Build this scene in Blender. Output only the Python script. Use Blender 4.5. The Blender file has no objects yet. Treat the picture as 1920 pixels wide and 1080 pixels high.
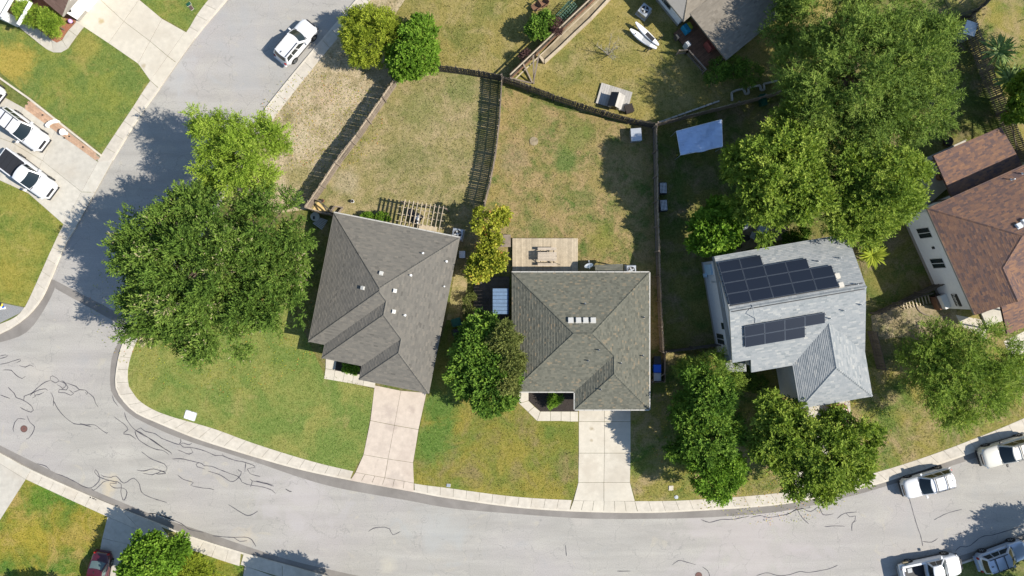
import bpy, math, random
import numpy as np
from mathutils import Vector, Matrix

# ---------------------------------------------------------------- camera, sky, sun, exposure
SC = bpy.context.scene
COL = SC.collection
H = 62.0                      # drone height above the street
R = math.radians

cam_d = bpy.data.cameras.new('camera'); cam = bpy.data.objects.new('camera', cam_d); COL.objects.link(cam)
cam.location = (0, 0, H); cam.rotation_euler = (0, 0, 0)
cam_d.sensor_width = 36.0; cam_d.lens = 36.0 * H / 96.0
cam_d.clip_start = 0.5; cam_d.clip_end = 2000
SC.camera = cam

SUN_DX, SUN_DY = -1.12, 0.22          # where a 1 m high point throws its shadow
to_sun = Vector((-SUN_DX, -SUN_DY, 1.0)).normalized()
elev = math.asin(to_sun.z); azim = math.atan2(to_sun.x, to_sun.y)
w = bpy.data.worlds.new("World"); SC.world = w; w.use_nodes = True
nt = w.node_tree; nt.nodes.clear()
sky = nt.nodes.new('ShaderNodeTexSky'); sky.sky_type = 'NISHITA'; sky.sun_disc = False
sky.sun_elevation = elev; sky.sun_rotation = azim; sky.air_density = 1.25; sky.dust_density = 0.35; sky.ozone_density = 2.5
bg = nt.nodes.new('ShaderNodeBackground'); bg.inputs['Strength'].default_value = 0.10
out = nt.nodes.new('ShaderNodeOutputWorld')
nt.links.new(sky.outputs[0], bg.inputs[0]); nt.links.new(bg.outputs[0], out.inputs[0])
sun_d = bpy.data.lights.new('sun', 'SUN'); sun_d.energy = 4.9; sun_d.angle = R(0.53); sun_d.color = (1.0, 0.94, 0.835)
sun = bpy.data.objects.new('sun', sun_d); COL.objects.link(sun); sun.location = (60, -10, 60)
sun.rotation_euler = to_sun.to_track_quat('Z', 'Y').to_euler()
SC.view_settings.view_transform = 'Standard'; SC.view_settings.look = 'None'
SC.view_settings.gamma = 1.0; SC.view_settings.use_curve_mapping = False
SC.view_settings.exposure = 0.72
SC.cycles.max_bounces = 6; SC.cycles.diffuse_bounces = 3; SC.cycles.transparent_max_bounces = 4

# ---------------------------------------------------------------- helpers
def at(px, py, z=0.0):
    """point of the world at height z seen at a pixel of the survey picture (20 px per metre on the ground)"""
    s = (H - z) / H / 20.0
    return Vector(((px - 960) * s, (540 - py) * s, z))
def P2(pts, z=0.0): return [at(a, b, z).xy for a, b in pts]

MW = {}
def tag(o, label=None, cat=None, group=None, kind=None):
    if label: o['label'] = label
    if cat: o['category'] = cat
    if group: o['group'] = group
    if kind: o['kind'] = kind
    return o
def empty(name, loc, rz=0.0, label=None, cat=None, group=None):
    o = bpy.data.objects.new(name, None); COL.objects.link(o)
    o.empty_display_size = 0.3
    o.location = loc; o.rotation_euler = (0, 0, rz)
    MW[o.name] = Matrix.Translation(Vector(loc)) @ Matrix.Rotation(rz, 4, 'Z')
    return tag(o, label, cat, group)
def link_mesh(name, me, parent=None, M=None):
    o = bpy.data.objects.new(name, me); COL.objects.link(o)
    if M is None: M = MW[parent.name] if parent else Matrix()
    MW[o.name] = M.copy()
    if parent:
        o.parent = parent; o.matrix_local = MW[parent.name].inverted() @ M
    else: o.matrix_local = M
    return o
def TR(loc, rz=0.0): return Matrix.Translation(Vector(loc)) @ Matrix.Rotation(rz, 4, 'Z')
def copy_tree(o, loc, rz=0.0):
    c = o.copy(); COL.objects.link(c); c.location = loc; c.rotation_euler = (0, 0, rz)
    MW[c.name] = TR(loc, rz)
    def rec(src, dst):
        for ch in list(src.children):
            k = ch.copy(); COL.objects.link(k); k.parent = dst; k.matrix_local = ch.matrix_local.copy()
            MW[k.name] = MW[dst.name] @ k.matrix_local
            rec(ch, k)
    rec(o, c)
    return c

class MB:
    def __init__(s): s.v = []; s.f = []; s.m = []; s.t = []
    def face(s, pts, m=0, t=0.5):
        n = len(s.v); s.v += [tuple(p) for p in pts]; s.f.append(tuple(range(n, n + len(pts)))); s.m.append(m); s.t.append(t)
    def idx(s, verts, faces, m=0, t=0.5):
        n = len(s.v); s.v += [tuple(p) for p in verts]
        for f in faces: s.f.append(tuple(n + i for i in f)); s.m.append(m); s.t.append(t)
    def prism(s, xy, z0, z1, m=0, t=0.5, bottom=False):
        xy = [Vector((p[0], p[1])) for p in xy]
        a = sum(xy[i].x * xy[(i+1) % len(xy)].y - xy[(i+1) % len(xy)].x * xy[i].y for i in range(len(xy)))
        if a < 0: xy = xy[::-1]
        n = len(xy)
        V = [(p.x, p.y, z0) for p in xy] + [(p.x, p.y, z1) for p in xy]
        F = [tuple(range(n, 2 * n))] + [(i, (i+1) % n, n + (i+1) % n, n + i) for i in range(n)]
        if bottom: F.append(tuple(range(n - 1, -1, -1)))
        s.idx(V, F, m, t)
    def box(s, c, d, rz=0.0, m=0, t=0.5, M=None):
        """c = centre, d = full sizes"""
        V = []
        for z in (-.5, .5):
            for x, y in ((-.5, -.5), (.5, -.5), (.5, .5), (-.5, .5)):
                V.append(Vector((x * d[0], y * d[1], z * d[2])))
        Rm = M if M is not None else Matrix.Rotation(rz, 3, 'Z')
        V = [Rm @ p + Vector(c) for p in V]
        s.idx(V, [(3,2,1,0),(4,5,6,7),(0,1,5,4),(1,2,6,5),(2,3,7,6),(3,0,4,7)], m, t)
    def bar(s, p, q, wd, ht, m=0, up=(0, 0, 1), t=0.5):
        p = Vector(p); q = Vector(q); x = (q - p); L = x.length
        if L < 1e-6: return
        x /= L; u = Vector(up)
        if abs(x.dot(u)) > 0.98: u = Vector((1, 0, 0))
        y = u.cross(x).normalized(); z = x.cross(y)
        Mx = Matrix((x, y, z)).transposed()
        s.box((p + q) / 2, (L, wd, ht), M=Mx, m=m, t=t)
    def tube(s, pts, rad, n=6, m=0, t=0.5, cap=True):
        pts = [Vector(p) for p in pts]
        if not hasattr(rad, '__len__'): rad = [rad] * len(pts)
        base = len(s.v); k = len(pts)
        for i, p in enumerate(pts):
            d = (pts[min(i+1, k-1)] - pts[max(i-1, 0)]).normalized()
            u = Vector((0, 0, 1)) if abs(d.z) < .9 else Vector((1, 0, 0))
            a = d.cross(u).normalized(); b = d.cross(a)
            for j in range(n):
                an = 2 * math.pi * j / n
                s.v.append(tuple(p + (a * math.cos(an) + b * math.sin(an)) * rad[i]))
        for i in range(k - 1):
            for j in range(n):
                s.f.append((base + i*n + j, base + i*n + (j+1) % n, base + (i+1)*n + (j+1) % n, base + (i+1)*n + j)); s.m.append(m); s.t.append(t)
        if cap:
            s.f.append(tuple(base + j for j in range(n - 1, -1, -1))); s.m.append(m); s.t.append(t)
            s.f.append(tuple(base + (k-1)*n + j for j in range(n))); s.m.append(m); s.t.append(t)
    def cyl(s, c, r, z0, z1, n=16, m=0, r2=None):
        r2 = r if r2 is None else r2
        V = [(c[0] + r*math.cos(2*math.pi*i/n), c[1] + r*math.sin(2*math.pi*i/n), z0) for i in range(n)]
        V += [(c[0] + r2*math.cos(2*math.pi*i/n), c[1] + r2*math.sin(2*math.pi*i/n), z1) for i in range(n)]
        s.idx(V, [tuple(range(n, 2*n))] + [(i, (i+1) % n, n + (i+1) % n, n + i) for i in range(n)], m)
    def build(s, name, mats, parent=None, smooth=False, centre=True):
        if not isinstance(mats, (list, tuple)): mats = [mats]
        me = bpy.data.meshes.new(name)
        if parent: Mx = MW[parent.name]
        elif centre and s.v:
            xs = [p[0] for p in s.v]; ys = [p[1] for p in s.v]; zs = [p[2] for p in s.v]
            Mx = Matrix.Translation(((min(xs)+max(xs))/2, (min(ys)+max(ys))/2, min(zs)))
        else: Mx = Matrix()
        inv = Mx.inverted()
        me.from_pydata([tuple(inv @ Vector(p)) for p in s.v], [], s.f)
        for mt in mats: me.materials.append(mt)
        if len(mats) > 1: me.polygons.foreach_set('material_index', s.m)
        if any(abs(t - .5) > 1e-6 for t in s.t):
            at_ = me.attributes.new('tint', 'FLOAT', 'FACE'); at_.data.foreach_set('value', s.t)
        if smooth: me.polygons.foreach_set('use_smooth', [True] * len(s.f))
        me.update()
        return link_mesh(name, me, parent, Mx)

def smooth_line(pts, step=6.0, closed=False):
    """Catmull-Rom through pixel points"""
    o = []; n = len(pts)
    for i in range(n - 1):
        p0 = pts[max(i-1, 0)]; p1 = pts[i]; p2 = pts[i+1]; p3 = pts[min(i+2, n-1)]
        k = max(1, int(math.dist(p1, p2) / step))
        for j in range(k):
            t = j / k; t2 = t*t; t3 = t2*t
            o.append(tuple(.5*((2*p1[a]) + (-p0[a]+p2[a])*t + (2*p0[a]-5*p1[a]+4*p2[a]-p3[a])*t2 + (-p0[a]+3*p1[a]-3*p2[a]+p3[a])*t3) for a in (0, 1)))
    o.append(tuple(pts[-1])); return o
def cum(pts):
    c = [0.0]
    for i in range(1, len(pts)): c.append(c[-1] + math.dist(pts[i-1], pts[i]))
    return c
def along(pts, c, s):
    s = max(0, min(s, c[-1]))
    for i in range(1, len(pts)):
        if c[i] >= s:
            t = (s - c[i-1]) / max(c[i] - c[i-1], 1e-9)
            return tuple(pts[i-1][a] + (pts[i][a] - pts[i-1][a]) * t for a in range(len(pts[0])))
    return tuple(pts[-1])

# ---------------------------------------------------------------- materials
class NT:
    def __init__(s, name):
        s.mat = bpy.data.materials.new(name); s.mat.use_nodes = True
        s.t = s.mat.node_tree; s.b = s.t.nodes['Principled BSDF']; s.out = s.t.nodes['Material Output']
    def n(s, kind, **kw):
        o = s.t.nodes.new('ShaderNode' + kind)
        for k, v in kw.items(): setattr(o, k, v)
        return o
    def l(s, a, b): s.t.links.new(a, b)
    def noise(s, scale, detail=3, rough=.55, vec=None, dist=0.0):
        o = s.n('TexNoise'); o.inputs['Scale'].default_value = scale; o.inputs['Detail'].default_value = detail
        o.inputs['Roughness'].default_value = rough; o.inputs['Distortion'].default_value = dist
        if vec: s.l(vec, o.inputs['Vector'])
        return o.outputs['Fac']
    def coord(s): return s.n('TexCoord').outputs['Object']
    def pos(s): return s.n('NewGeometry').outputs['Position']
    def ramp(s, fac, stops, interp='LINEAR'):
        o = s.n('ValToRGB'); cr = o.color_ramp; cr.interpolation = interp
        while len(cr.elements) < len(stops): cr.elements.new(0.5)
        for e, (p, c) in zip(cr.elements, stops):
            e.position = p; e.color = (*c, 1) if hasattr(c, '__len__') else (c, c, c, 1)
        s.l(fac, o.inputs[0]); return o.outputs[0]
    def mix(s, fac, a, b, mode='MIX'):
        o = s.n('Mix', data_type='RGBA', blend_type=mode)
        for i, x in ((0, fac), (6, a), (7, b)):
            if isinstance(x, (int, float)): o.inputs[i].default_value = x if i == 0 else (x, x, x, 1)
            elif isinstance(x, tuple): o.inputs[i].default_value = (*x, 1)
            else: s.l(x, o.inputs[i])
        return o.outputs[2]
    def math(s, op, a, b=0.0):
        o = s.n('Math', operation=op)
        for i, x in ((0, a), (1, b)):
            if isinstance(x, (int, float)): o.inputs[i].default_value = x
            else: s.l(x, o.inputs[i])
        return o.outputs[0]
    def bump(s, h, strength=.5, dist=.02):
        o = s.n('Bump'); o.inputs['Strength'].default_value = strength; o.inputs['Distance'].default_value = dist
        s.l(h, o.inputs['Height']); s.l(o.outputs[0], s.b.inputs['Normal'])
    def fin(s, col=None, rough=.85, spec=.3, metal=0.0):
        if col is not None:
            if isinstance(col, tuple): s.b.inputs['Base Color'].default_value = (*col, 1)
            else: s.l(col, s.b.inputs['Base Color'])
        s.b.inputs['Roughness'].default_value = rough; s.b.inputs['Specular IOR Level'].default_value = spec
        s.b.inputs['Metallic'].default_value = metal
        return s.mat

def scale_rgb(c, k): return tuple(min(1, max(0, x * k)) for x in c)
def plain(name, c, rough=.7, var=.12, scale=6, metal=0.0, spec=.3, rand=0.0, bump=0.0):
    m = NT(name); p = m.coord()
    n1 = m.noise(scale, 4, .6, p); 
    col = m.ramp(n1, [(.25, scale_rgb(c, 1 - var)), (.75, scale_rgb(c, 1 + var))])
    if rand:
        r = m.n('ObjectInfo').outputs['Random']
        col = m.mix(1.0, col, m.ramp(r, [(0, 1 - rand), (1, 1 + rand * .0 + 0.0 if False else min(1.0, 1.0))]), 'MULTIPLY')
    if bump: m.bump(m.noise(scale * 6, 3, .6, p), bump, .02)
    return m.fin(col, rough, spec, metal)
def glossy(name, c, rough=.12, metal=0.0, coat=0.0):
    m = NT(name); mt = m.fin(c, rough, .5, metal)
    m.b.inputs['Coat Weight'].default_value = coat; m.b.inputs['Coat Roughness'].default_value = .04
    return mt

def concrete(name, c, var=.16, rand=.16, stain=(.42, .36, .28), marks=()):
    m = NT(name); p = m.pos()
    big = m.noise(.35, 3, .6, p, .4); mid = m.noise(2.2, 4, .65, p); fine = m.noise(26, 3, .7, p)
    col = m.ramp(mid, [(.3, scale_rgb(c, 1 - var)), (.7, scale_rgb(c, 1 + var * .5))])
    col = m.mix(m.ramp(big, [(.5, 0.0), (.72, .55)]), col, scale_rgb(stain, 1.0))
    spots = m.noise(1.1, 2, .5, p, 1.2)
    col = m.mix(m.ramp(spots, [(.68, 0.0), (.8, .4)]), col, scale_rgb(c, .55))
    col = m.mix(m.ramp(fine, [(.35, .0), (.75, .22)]), col, scale_rgb(c, .6))
    for (sx, sy, rad, sc2, st) in marks:
        d = m.n('VectorMath', operation='DISTANCE'); m.l(p, d.inputs[0]); d.inputs[1].default_value = at(sx, sy, .12)
        dd = m.math('ADD', m.math('DIVIDE', d.outputs['Value'], rad), m.math('MULTIPLY', m.math('SUBTRACT', mid, .5), 1.8))
        col = m.mix(m.ramp(dd, [(.3, st), (1.0, 0.0)]), col, sc2)
    r = m.n('ObjectInfo').outputs['Random']
    col = m.mix(1.0, col, m.ramp(r, [(0, (1 - rand, 1 - rand, 1 - rand * .9)), (.5, (1 - rand * .3, 1 - rand*.33, 1 - rand * .36)), (1, (1, 1, 1))]), 'MULTIPLY')
    m.bump(fine, .25, .01)
    return m.fin(col, .9, .2)

def lawn(name, green, yellow, tan, w_yel=.5, w_tan=.62, scale=.35, spots=(), fine_amt=.45):
    """grass sheet: broad patches of green, yellowed and dry grass, then clumps and blades"""
    m = NT(name); p = m.pos()
    a = m.noise(scale, 4, .62, p, .5); b = m.noise(scale * 2.3, 5, .7, p, .7)
    o = m.n('Vector' + 'Math', operation='ADD'); m.l(p, o.inputs[0]); o.inputs[1].default_value = (37.2, 11.7, 3.0)
    c = m.noise(scale * 1.4, 5, .68, o.outputs[0], .6)
    col = m.mix(m.ramp(a, [(w_yel - .1, 0.0), (w_yel + .12, 1.0)]), green, yellow)
    col = m.mix(m.ramp(c, [(w_tan - .08, 0.0), (w_tan + .12, 1.0)]), col, tan)
    for (sx, sy, rad, sc, st) in spots:
        d = m.n('VectorMath', operation='DISTANCE'); m.l(p, d.inputs[0]); q = at(sx, sy, .1); d.inputs[1].default_value = q
        dd = m.math('ADD', m.math('DIVIDE', d.outputs['Value'], rad), m.math('MULTIPLY', m.math('SUBTRACT', b, .5), 1.6))
        col = m.mix(m.ramp(dd, [(.45, st), (1.05, 0.0)]), col, sc)
    clump = m.noise(2.4, 4, .75, p, .4); fine = m.noise(7.5, 4, .8, p); blade = m.noise(30, 2, .7, p)
    col = m.mix(m.ramp(clump, [(.38, fine_amt), (.53, 0.0)]), col, m.mix(1.0, col, (.52, .60, .46), 'MULTIPLY'))
    col = m.mix(m.ramp(clump, [(.55, 0.0), (.75, .3)]), col, m.mix(.6, col, tan))
    col = m.mix(m.ramp(fine, [(.36, .75), (.52, 0.0)]), col, m.mix(1.0, col, (.42, .50, .36), 'MULTIPLY'))
    col = m.mix(m.ramp(fine, [(.54, 0.0), (.68, .5)]), col, m.mix(.5, col, m.mix(.5, (.42, .40, .18), tan)))
    hgt = m.math('ADD', m.math('MULTIPLY', fine, .6), m.math('MULTIPLY', blade, .4))
    m.bump(hgt, .8, .09)
    return m.fin(col, .95, .1)

def shingle(name, stops, blotch=.25, scale=.8):
    m = NT(name); p = m.coord()
    a = m.n('Attribute', attribute_name='tint').outputs['Fac']
    n1 = m.noise(scale, 4, .6, p); n2 = m.noise(60, 2, .8, p)
    f = m.math('ADD', m.math('MULTIPLY', a, 1 - blotch), m.math('MULTIPLY', n1, blotch))
    col = m.ramp(f, stops)
    col = m.mix(m.ramp(n2, [(.3, .45), (.6, 0.0)]), col, m.mix(1.0, col, .55, 'MULTIPLY'))
    m.bump(n2, .3, .006)
    return m.fin(col, .92, .15)

def leafmat(name, dark, mid, light, trans=.3, extra=None, ep=.95):
    m = NT(name)
    a = m.n('Attribute', attribute_name='tint').outputs['Fac']
    stops = [(0, dark), (.5, mid), (ep, light)]
    if extra: stops.append((1.0, extra))
    col = m.ramp(a, stops)
    m.fin(col, .7, .08)
    tr = m.n('BsdfTranslucent'); m.l(m.mix(1.0, col, (1.0, 1.0, .45), 'MULTIPLY'), tr.inputs[0])
    mx = m.n('MixShader'); mx.inputs[0].default_value = trans
    m.l(m.b.outputs[0], mx.inputs[1]); m.l(tr.outputs[0], mx.inputs[2]); m.l(mx.outputs[0], m.out.inputs[0])
    return m.mat

def woodmat(name, c, var=.3, rand=.3):
    m = NT(name); p = m.coord()
    n1 = m.noise(2.5, 4, .65, p); n2 = m.noise(22, 2, .6, p)
    col = m.ramp(n1, [(.25, scale_rgb(c, 1 - var)), (.75, scale_rgb(c, 1 + var))])
    col = m.mix(m.ramp(n2, [(.35, .3), (.6, 0)]), col, scale_rgb(c, .45))
    r = m.n('ObjectInfo').outputs['Random']
    col = m.mix(1.0, col, m.ramp(r, [(0, 1 - rand), (1, 1.0)]), 'MULTIPLY')
    return m.fin(col, .85, .2)

M_ = {}
M_['white_paint'] = plain('white_paint', (.72, .71, .68), .6, .04)
M_['fascia'] = plain('fascia_paint', (.28, .26, .23), .6, .08)
M_['gutter_metal'] = plain('gutter_metal', (.40, .385, .35), .5, .06)
M_['brick_wall'] = plain('painted_brick', (.50, .50, .51), .9, .14, 9, bump=.4)
M_['stucco'] = plain('stucco', (.60, .55, .47), .9, .06, 5, bump=.3)
M_['white_siding'] = plain('white_siding', (.72, .72, .72), .75, .05, 3)
M_['tan_wall'] = plain('tan_wall', (.45, .39, .31), .9, .1, 6)
M_['foundation'] = plain('foundation', (.28, .26, .23), .95, .12)
M_['glass'] = glossy('window_glass', (.02, .03, .035), .06)
M_['frame'] = plain('window_frame', (.55, .55, .54), .5, .03)
M_['dark'] = plain('dark_plastic', (.025, .025, .028), .5, .1)
M_['rubber'] = plain('rubber', (.018, .018, .018), .8, .1)
M_['steel'] = plain('galvanised_steel', (.48, .50, .52), .4, .08, metal=.6)
M_['greymetal'] = plain('grey_metal', (.34, .35, .35), .5, .1)
M_['old_wood'] = woodmat('weathered_wood', (.26, .21, .165))
M_['dark_wood'] = woodmat('dark_wood', (.11, .095, .08))
M_['pale_wood'] = woodmat('pale_wood', (.47, .39, .28), .2, .22)
M_['red_wood'] = woodmat('reddish_wood', (.24, .13, .08))
M_['bark'] = plain('bark', (.13, .10, .075), .95, .35, 8, bump=.5)
M_['pale_bark'] = plain('pale_bark', (.30, .27, .23), .9, .25, 8, bump=.4)
M_['mulch'] = plain('dark_mulch', (.035, .028, .024), .95, .6, 14, bump=.8)
M_['red_mulch'] = plain('red_mulch', (.27, .115, .065), .95, .35, 12, bump=.8)
M_['gravel'] = plain('grey_gravel', (.22, .22, .22), .95, .4, 18, bump=.8)
M_['dirt'] = plain('bare_dirt', (.24, .195, .125), .95, .4, 2, bump=.6)
M_['tar'] = plain('sealing_tar', (.055, .052, .062), .6, .35, 1.2)
M_['blue_plastic'] = plain('blue_plastic', (.01, .09, .5), .4, .06)
M_['green_plastic'] = plain('green_plastic', (.012, .07, .04), .45, .1)
M_['white_plastic'] = plain('white_plastic', (.7, .7, .7), .45, .03)
M_['iron'] = plain('cast_iron', (.10, .065, .055), .7, .3, 30)
M_['sidewalk'] = concrete('sidewalk_concrete', (.50, .455, .385), .16, .09)
M_['vent_grey'] = plain('vent_grey', (.46, .45, .42), .6, .06)
M_['drive_pink'] = concrete('driveway_concrete_pinkish', (.50, .425, .355), .12, .06, (.36, .29, .24), [(728, 770, .8, (.36,.30,.26), .6), (735, 800, .7, (.35,.29,.25), .5), (772, 768, .5, (.34,.28,.24), .6), (715, 840, .9, (.38,.32,.27), .4), (762, 850, .9, (.40,.33,.28), .35), (740, 895, 1.0, (.36,.31,.27), .4)])
M_['drive_cream'] = concrete('driveway_concrete_cream', (.52, .475, .395), .10, .06, (.40, .35, .28), [(1110, 804, .30, (.30,.25,.17), .8), (1110, 826, .2, (.30,.25,.17), .7), (1160, 850, 1.1, (.42,.38,.31), .5), (1108, 870, 1.1, (.43,.38,.31), .5), (190, 40, .35, (.36,.28,.15), .8), (270, 124, .3, (.33,.27,.17), .7), (1140, 930, 1.5, (.42,.39,.33), .4), (240, 60, 1.6, (.45,.41,.34), .5)])
M_['drive_grey'] = concrete('driveway_concrete_grey', (.48, .45, .39), .14, .12, (.40, .35, .28))
M_['joint'] = plain('joint_filler', (.27, .24, .20), .95, .2)
# ---------------------------------------------------------------- ground, streets, kerbs, pavements
def asphalt():
    m = NT('worn_asphalt'); p = m.pos()
    mp = m.n('Mapping'); m.l(p, mp.inputs[0]); mp.inputs['Rotation'].default_value = (0, 0, R(12)); mp.inputs['Scale'].default_value = (.12, 1.0, 1)
    streak = m.noise(.9, 4, .6, mp.outputs[0], .3)
    big = m.noise(.07, 3, .6, p); mid = m.noise(.5, 4, .6, p, .5); fine = m.noise(9, 4, .85, p); grit = m.noise(70, 2, .8, p)
    col = m.ramp(streak, [(.3, (.272, .257, .233)), (.7, (.358, .340, .306))])
    col = m.mix(m.ramp(big, [(.42, 0.0), (.62, .55)]), col, (.345, .315, .312))
    col = m.mix(m.ramp(mid, [(.55, 0.0), (.75, .5)]), col, (.40, .375, .325))
    col = m.mix(m.ramp(mid, [(.25, .45), (.42, 0.0)]), col, (.26, .262, .262))
    # small repair blotches and oil drips
    v = m.noise(.33, 2, .5, p, 2.0)
    col = m.mix(m.ramp(v, [(.66, 0.0), (.72, .35)]), col, (.40, .36, .28))
    sp = m.noise(3.4, 3, .65, p)
    col = m.mix(m.ramp(sp, [(.68, 0.0), (.75, .5)]), col, (.12, .115, .11))
    col = m.mix(m.ramp(fine, [(.3, .6), (.55, 0.0)]), col, (.19, .185, .172))
    col = m.mix(m.ramp(grit, [(.55, 0.0), (.8, .4)]), col, (.52, .50, .46))
    for (sx, sy, rad, sc2, st) in ((725,1062,.9,(.44,.40,.32),.5), (205,917,1.1,(.46,.38,.25),.75), (457,1010,1.3,(.42,.36,.27),.6), (70,700,2.0,(.43,.39,.33),.5), (1090,870+100,1.2,(.42,.38,.34),.4), (230,850,1.6,(.44,.41,.36),.35), (1750,1000,3.5,(.30,.29,.27),.5), (480,100,5.5,(.30,.30,.30),.45), (820,1000,3.0,(.33,.34,.33),.5), (1400,1010,7.0,(.40,.355,.345),.55), (560,930,4.0,(.40,.365,.36),.5), (330,130,3.0,(.40,.40,.39),.4)):
        d = m.n('VectorMath', operation='DISTANCE'); m.l(p, d.inputs[0]); d.inputs[1].default_value = at(sx, sy, 0)
        dd = m.math('ADD', m.math('DIVIDE', d.outputs['Value'], rad), m.math('MULTIPLY', m.math('SUBTRACT', mid, .5), 3.6))
        col = m.mix(m.ramp(dd, [(.2, st * .75), (1.0, 0.0)]), col, sc2)
    # fine net of hair cracks
    vo = m.n('TexVoronoi', feature='DISTANCE_TO_EDGE'); vo.inputs['Scale'].default_value = .33
    ad = m.n('VectorMath', operation='ADD'); m.l(p, ad.inputs[0])
    nz = m.n('TexNoise'); nz.inputs['Scale'].default_value = .8; nz.inputs['Detail'].default_value = 4; m.l(p, nz.inputs[0])
    sc_ = m.n('VectorMath', operation='SCALE'); m.l(nz.outputs['Color'], sc_.inputs[0]); sc_.inputs['Scale'].default_value = 2.2
    m.l(sc_.outputs[0], ad.inputs[1]); m.l(ad.outputs[0], vo.inputs['Vector'])
    col = m.mix(m.math('MULTIPLY', m.ramp(vo.outputs['Distance'], [(.004, .38), (.012, 0.0)]), m.ramp(mid, [(.4, 0.0), (.5, 1.0)])), col, (.17, .165, .16))
    m.bump(m.math('ADD', fine, grit), .35, .012)
    return m.fin(col, .9, .25)
M_['asphalt'] = asphalt()
def gutter_mat():
    m = NT('gutter_concrete'); p = m.pos()
    a = m.noise(.5, 4, .6, p, .5); f = m.noise(18, 3, .7, p)
    col = m.ramp(a, [(.3, (.165, .150, .135)), (.7, (.235, .215, .195))])
    col = m.mix(m.ramp(f, [(.35, .35), (.6, 0)]), col, (.12, .11, .10))
    return m.fin(col, .85, .3)
M_['gutter'] = gutter_mat()
M_['kerb'] = concrete('kerb_concrete', (.54, .49, .41), .14, .05)

GREEN = (.115, .170, .035); YEL = (.265, .235, .052); TAN = (.32, .25, .13); OLIVE = (.19, .185, .065)
M_['lawn_corner'] = lawn('lawn_corner_house', (.148, .203, .048), (.250, .245, .070), (.30, .26, .10), .52, .66, .28)
M_['lawn_mid'] = lawn('lawn_middle_house', (.130, .170, .034), (.255, .215, .045), (.24, .185, .085), .46, .58, .22, spots=[(815, 830, 2.6, (.10, .175, .034), .9), (830, 765, 2.2, (.09, .165, .032), .9)])
M_['lawn_west'] = lawn('lawn_west', (.135, .185, .044), (.205, .225, .048), (.30, .25, .08), .52, .62, .35, spots=[(25, 118, 2.6, (.40, .29, .065), .75), (160, 85, 1.7, (.33, .27, .07), .6)])
M_['lawn_lower_west'] = lawn('lawn_lower_west', (.145, .185, .036), (.25, .235, .050), (.32, .27, .08), .46, .60, .45, spots=[(15, 520, 2.2, (.33, .26, .05), .5)])
M_['lawn_south'] = lawn('lawn_south', (.085, .165, .026), (.27, .225, .035), (.36, .26, .09), .45, .57, .28, spots=[(80, 935, 1.6, (.06, .17, .018), .7), (60, 1000, 2.2, (.34, .27, .04), .6), (145, 1005, 1.6, (.36, .26, .07), .6)])
M_['lawn_north'] = lawn('lawn_north', (.16, .165, .045), (.27, .22, .07), (.33, .26, .12), .44, .55, .3)
M_['lawn_dry'] = lawn('dry_yard', (.165, .170, .062), (.265, .225, .095), (.35, .275, .150), .44, .50, .45, spots=[(790, 200, 2.5, (.20, .20, .07), .6), (870, 160, 2.2, (.16, .19, .06), .6), (650, 340, 1.6, (.36, .30, .20), .7), (760, 300, 2.2, (.18, .175, .065), .6)])
M_['lawn_back_mid'] = lawn('back_yard_middle', (.105, .145, .036), (.275, .215, .082), (.325, .235, .115), .47, .50, .45, spots=[(1062, 300, 1.6, (.10, .155, .04), .85), (1080, 255, 2.0, (.15, .18, .045), .7), (1130, 450, 1.8, (.20, .20, .045), .7), (1010, 430, 1.3, (.13, .16, .045), .7), (1100, 370, 1.2, (.14, .16, .05), .6), (965, 300, 1.8, (.30, .22, .13), .6), (1000, 220, 1.5, (.19, .20, .05), .6)])
M_['lawn_bare'] = lawn('bare_strip', (.21, .18, .085), (.36, .285, .17), (.47, .375, .255), .40, .46, .6, spots=[(560, 262, 1.5, (.50, .41, .29), .8), (600, 355, 1.6, (.22, .20, .08), .7), (610, 180, 1.6, (.44, .33, .22), .6), (560, 330, 1.6, (.25, .22, .08), .7)])
M_['lawn_east'] = lawn('lawn_east', (.11, .16, .032), (.255, .22, .06), (.33, .25, .13), .47, .52, .3)
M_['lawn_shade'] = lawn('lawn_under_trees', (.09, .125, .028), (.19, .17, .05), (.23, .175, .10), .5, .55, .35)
M_['far_ground'] = lawn('far_ground', (.12, .15, .04), (.2, .19, .06), (.28, .22, .12), .5, .56, .1)

g = MB(); g.face([(-260, -260, -.06), (260, -260, -.06), (260, 260, -.06), (-260, 260, -.06)])
tag(g.build('ground', M_['far_ground'], centre=False), kind='structure')

# kerb line of the north/east side (street edge), walking from the top of the west street round the corner and east
KN = [(1180,-600),(840,-190),(668,0),(503,197),(420,322),(330,480),(262,580),(240,622),(227,655),(219,693),(218,727),(233,753),(257,775),(290,790),(333,808),(383,827),(480,857),(563,880),(657,900),(777,922),(837,933),(960,950),(1068,958),(1195,961),(1293,958),(1440,948),(1513,937),(1583,923),(1653,905),(1767,868),(1823,848),(1920,811),(2080,735),(2260,640)]
SN = [(1207,-585),(870,-175),(696,0),(522,212),(440,338),(352,492),(288,590),(262,630),(249,660),(241,693),(243,725),(258,747),(283,765),(320,780),(400,803),(480,832),(580,863),(663,883),(777,906),(837,914),(960,930),(1072,937),(1190,939),(1293,937),(1440,926),(1507,915),(1580,901),(1653,882),(1720,861),(1800,832),(1920,783),(2070,710),(2250,615)]
GN = [(258,582),(238,615),(213,660),(207,693),(208,733),(227,760),(253,783),(333,820),(433,852),(480,867),(613,910),(763,938),(847,953),(960,963),(1093,972),(1200,973),(1327,970),(1440,962),(1513,950),(1580,934),(1640,918),(1807,866),(1873,840),(1920,822),(2085,745),(2265,650)]
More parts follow.
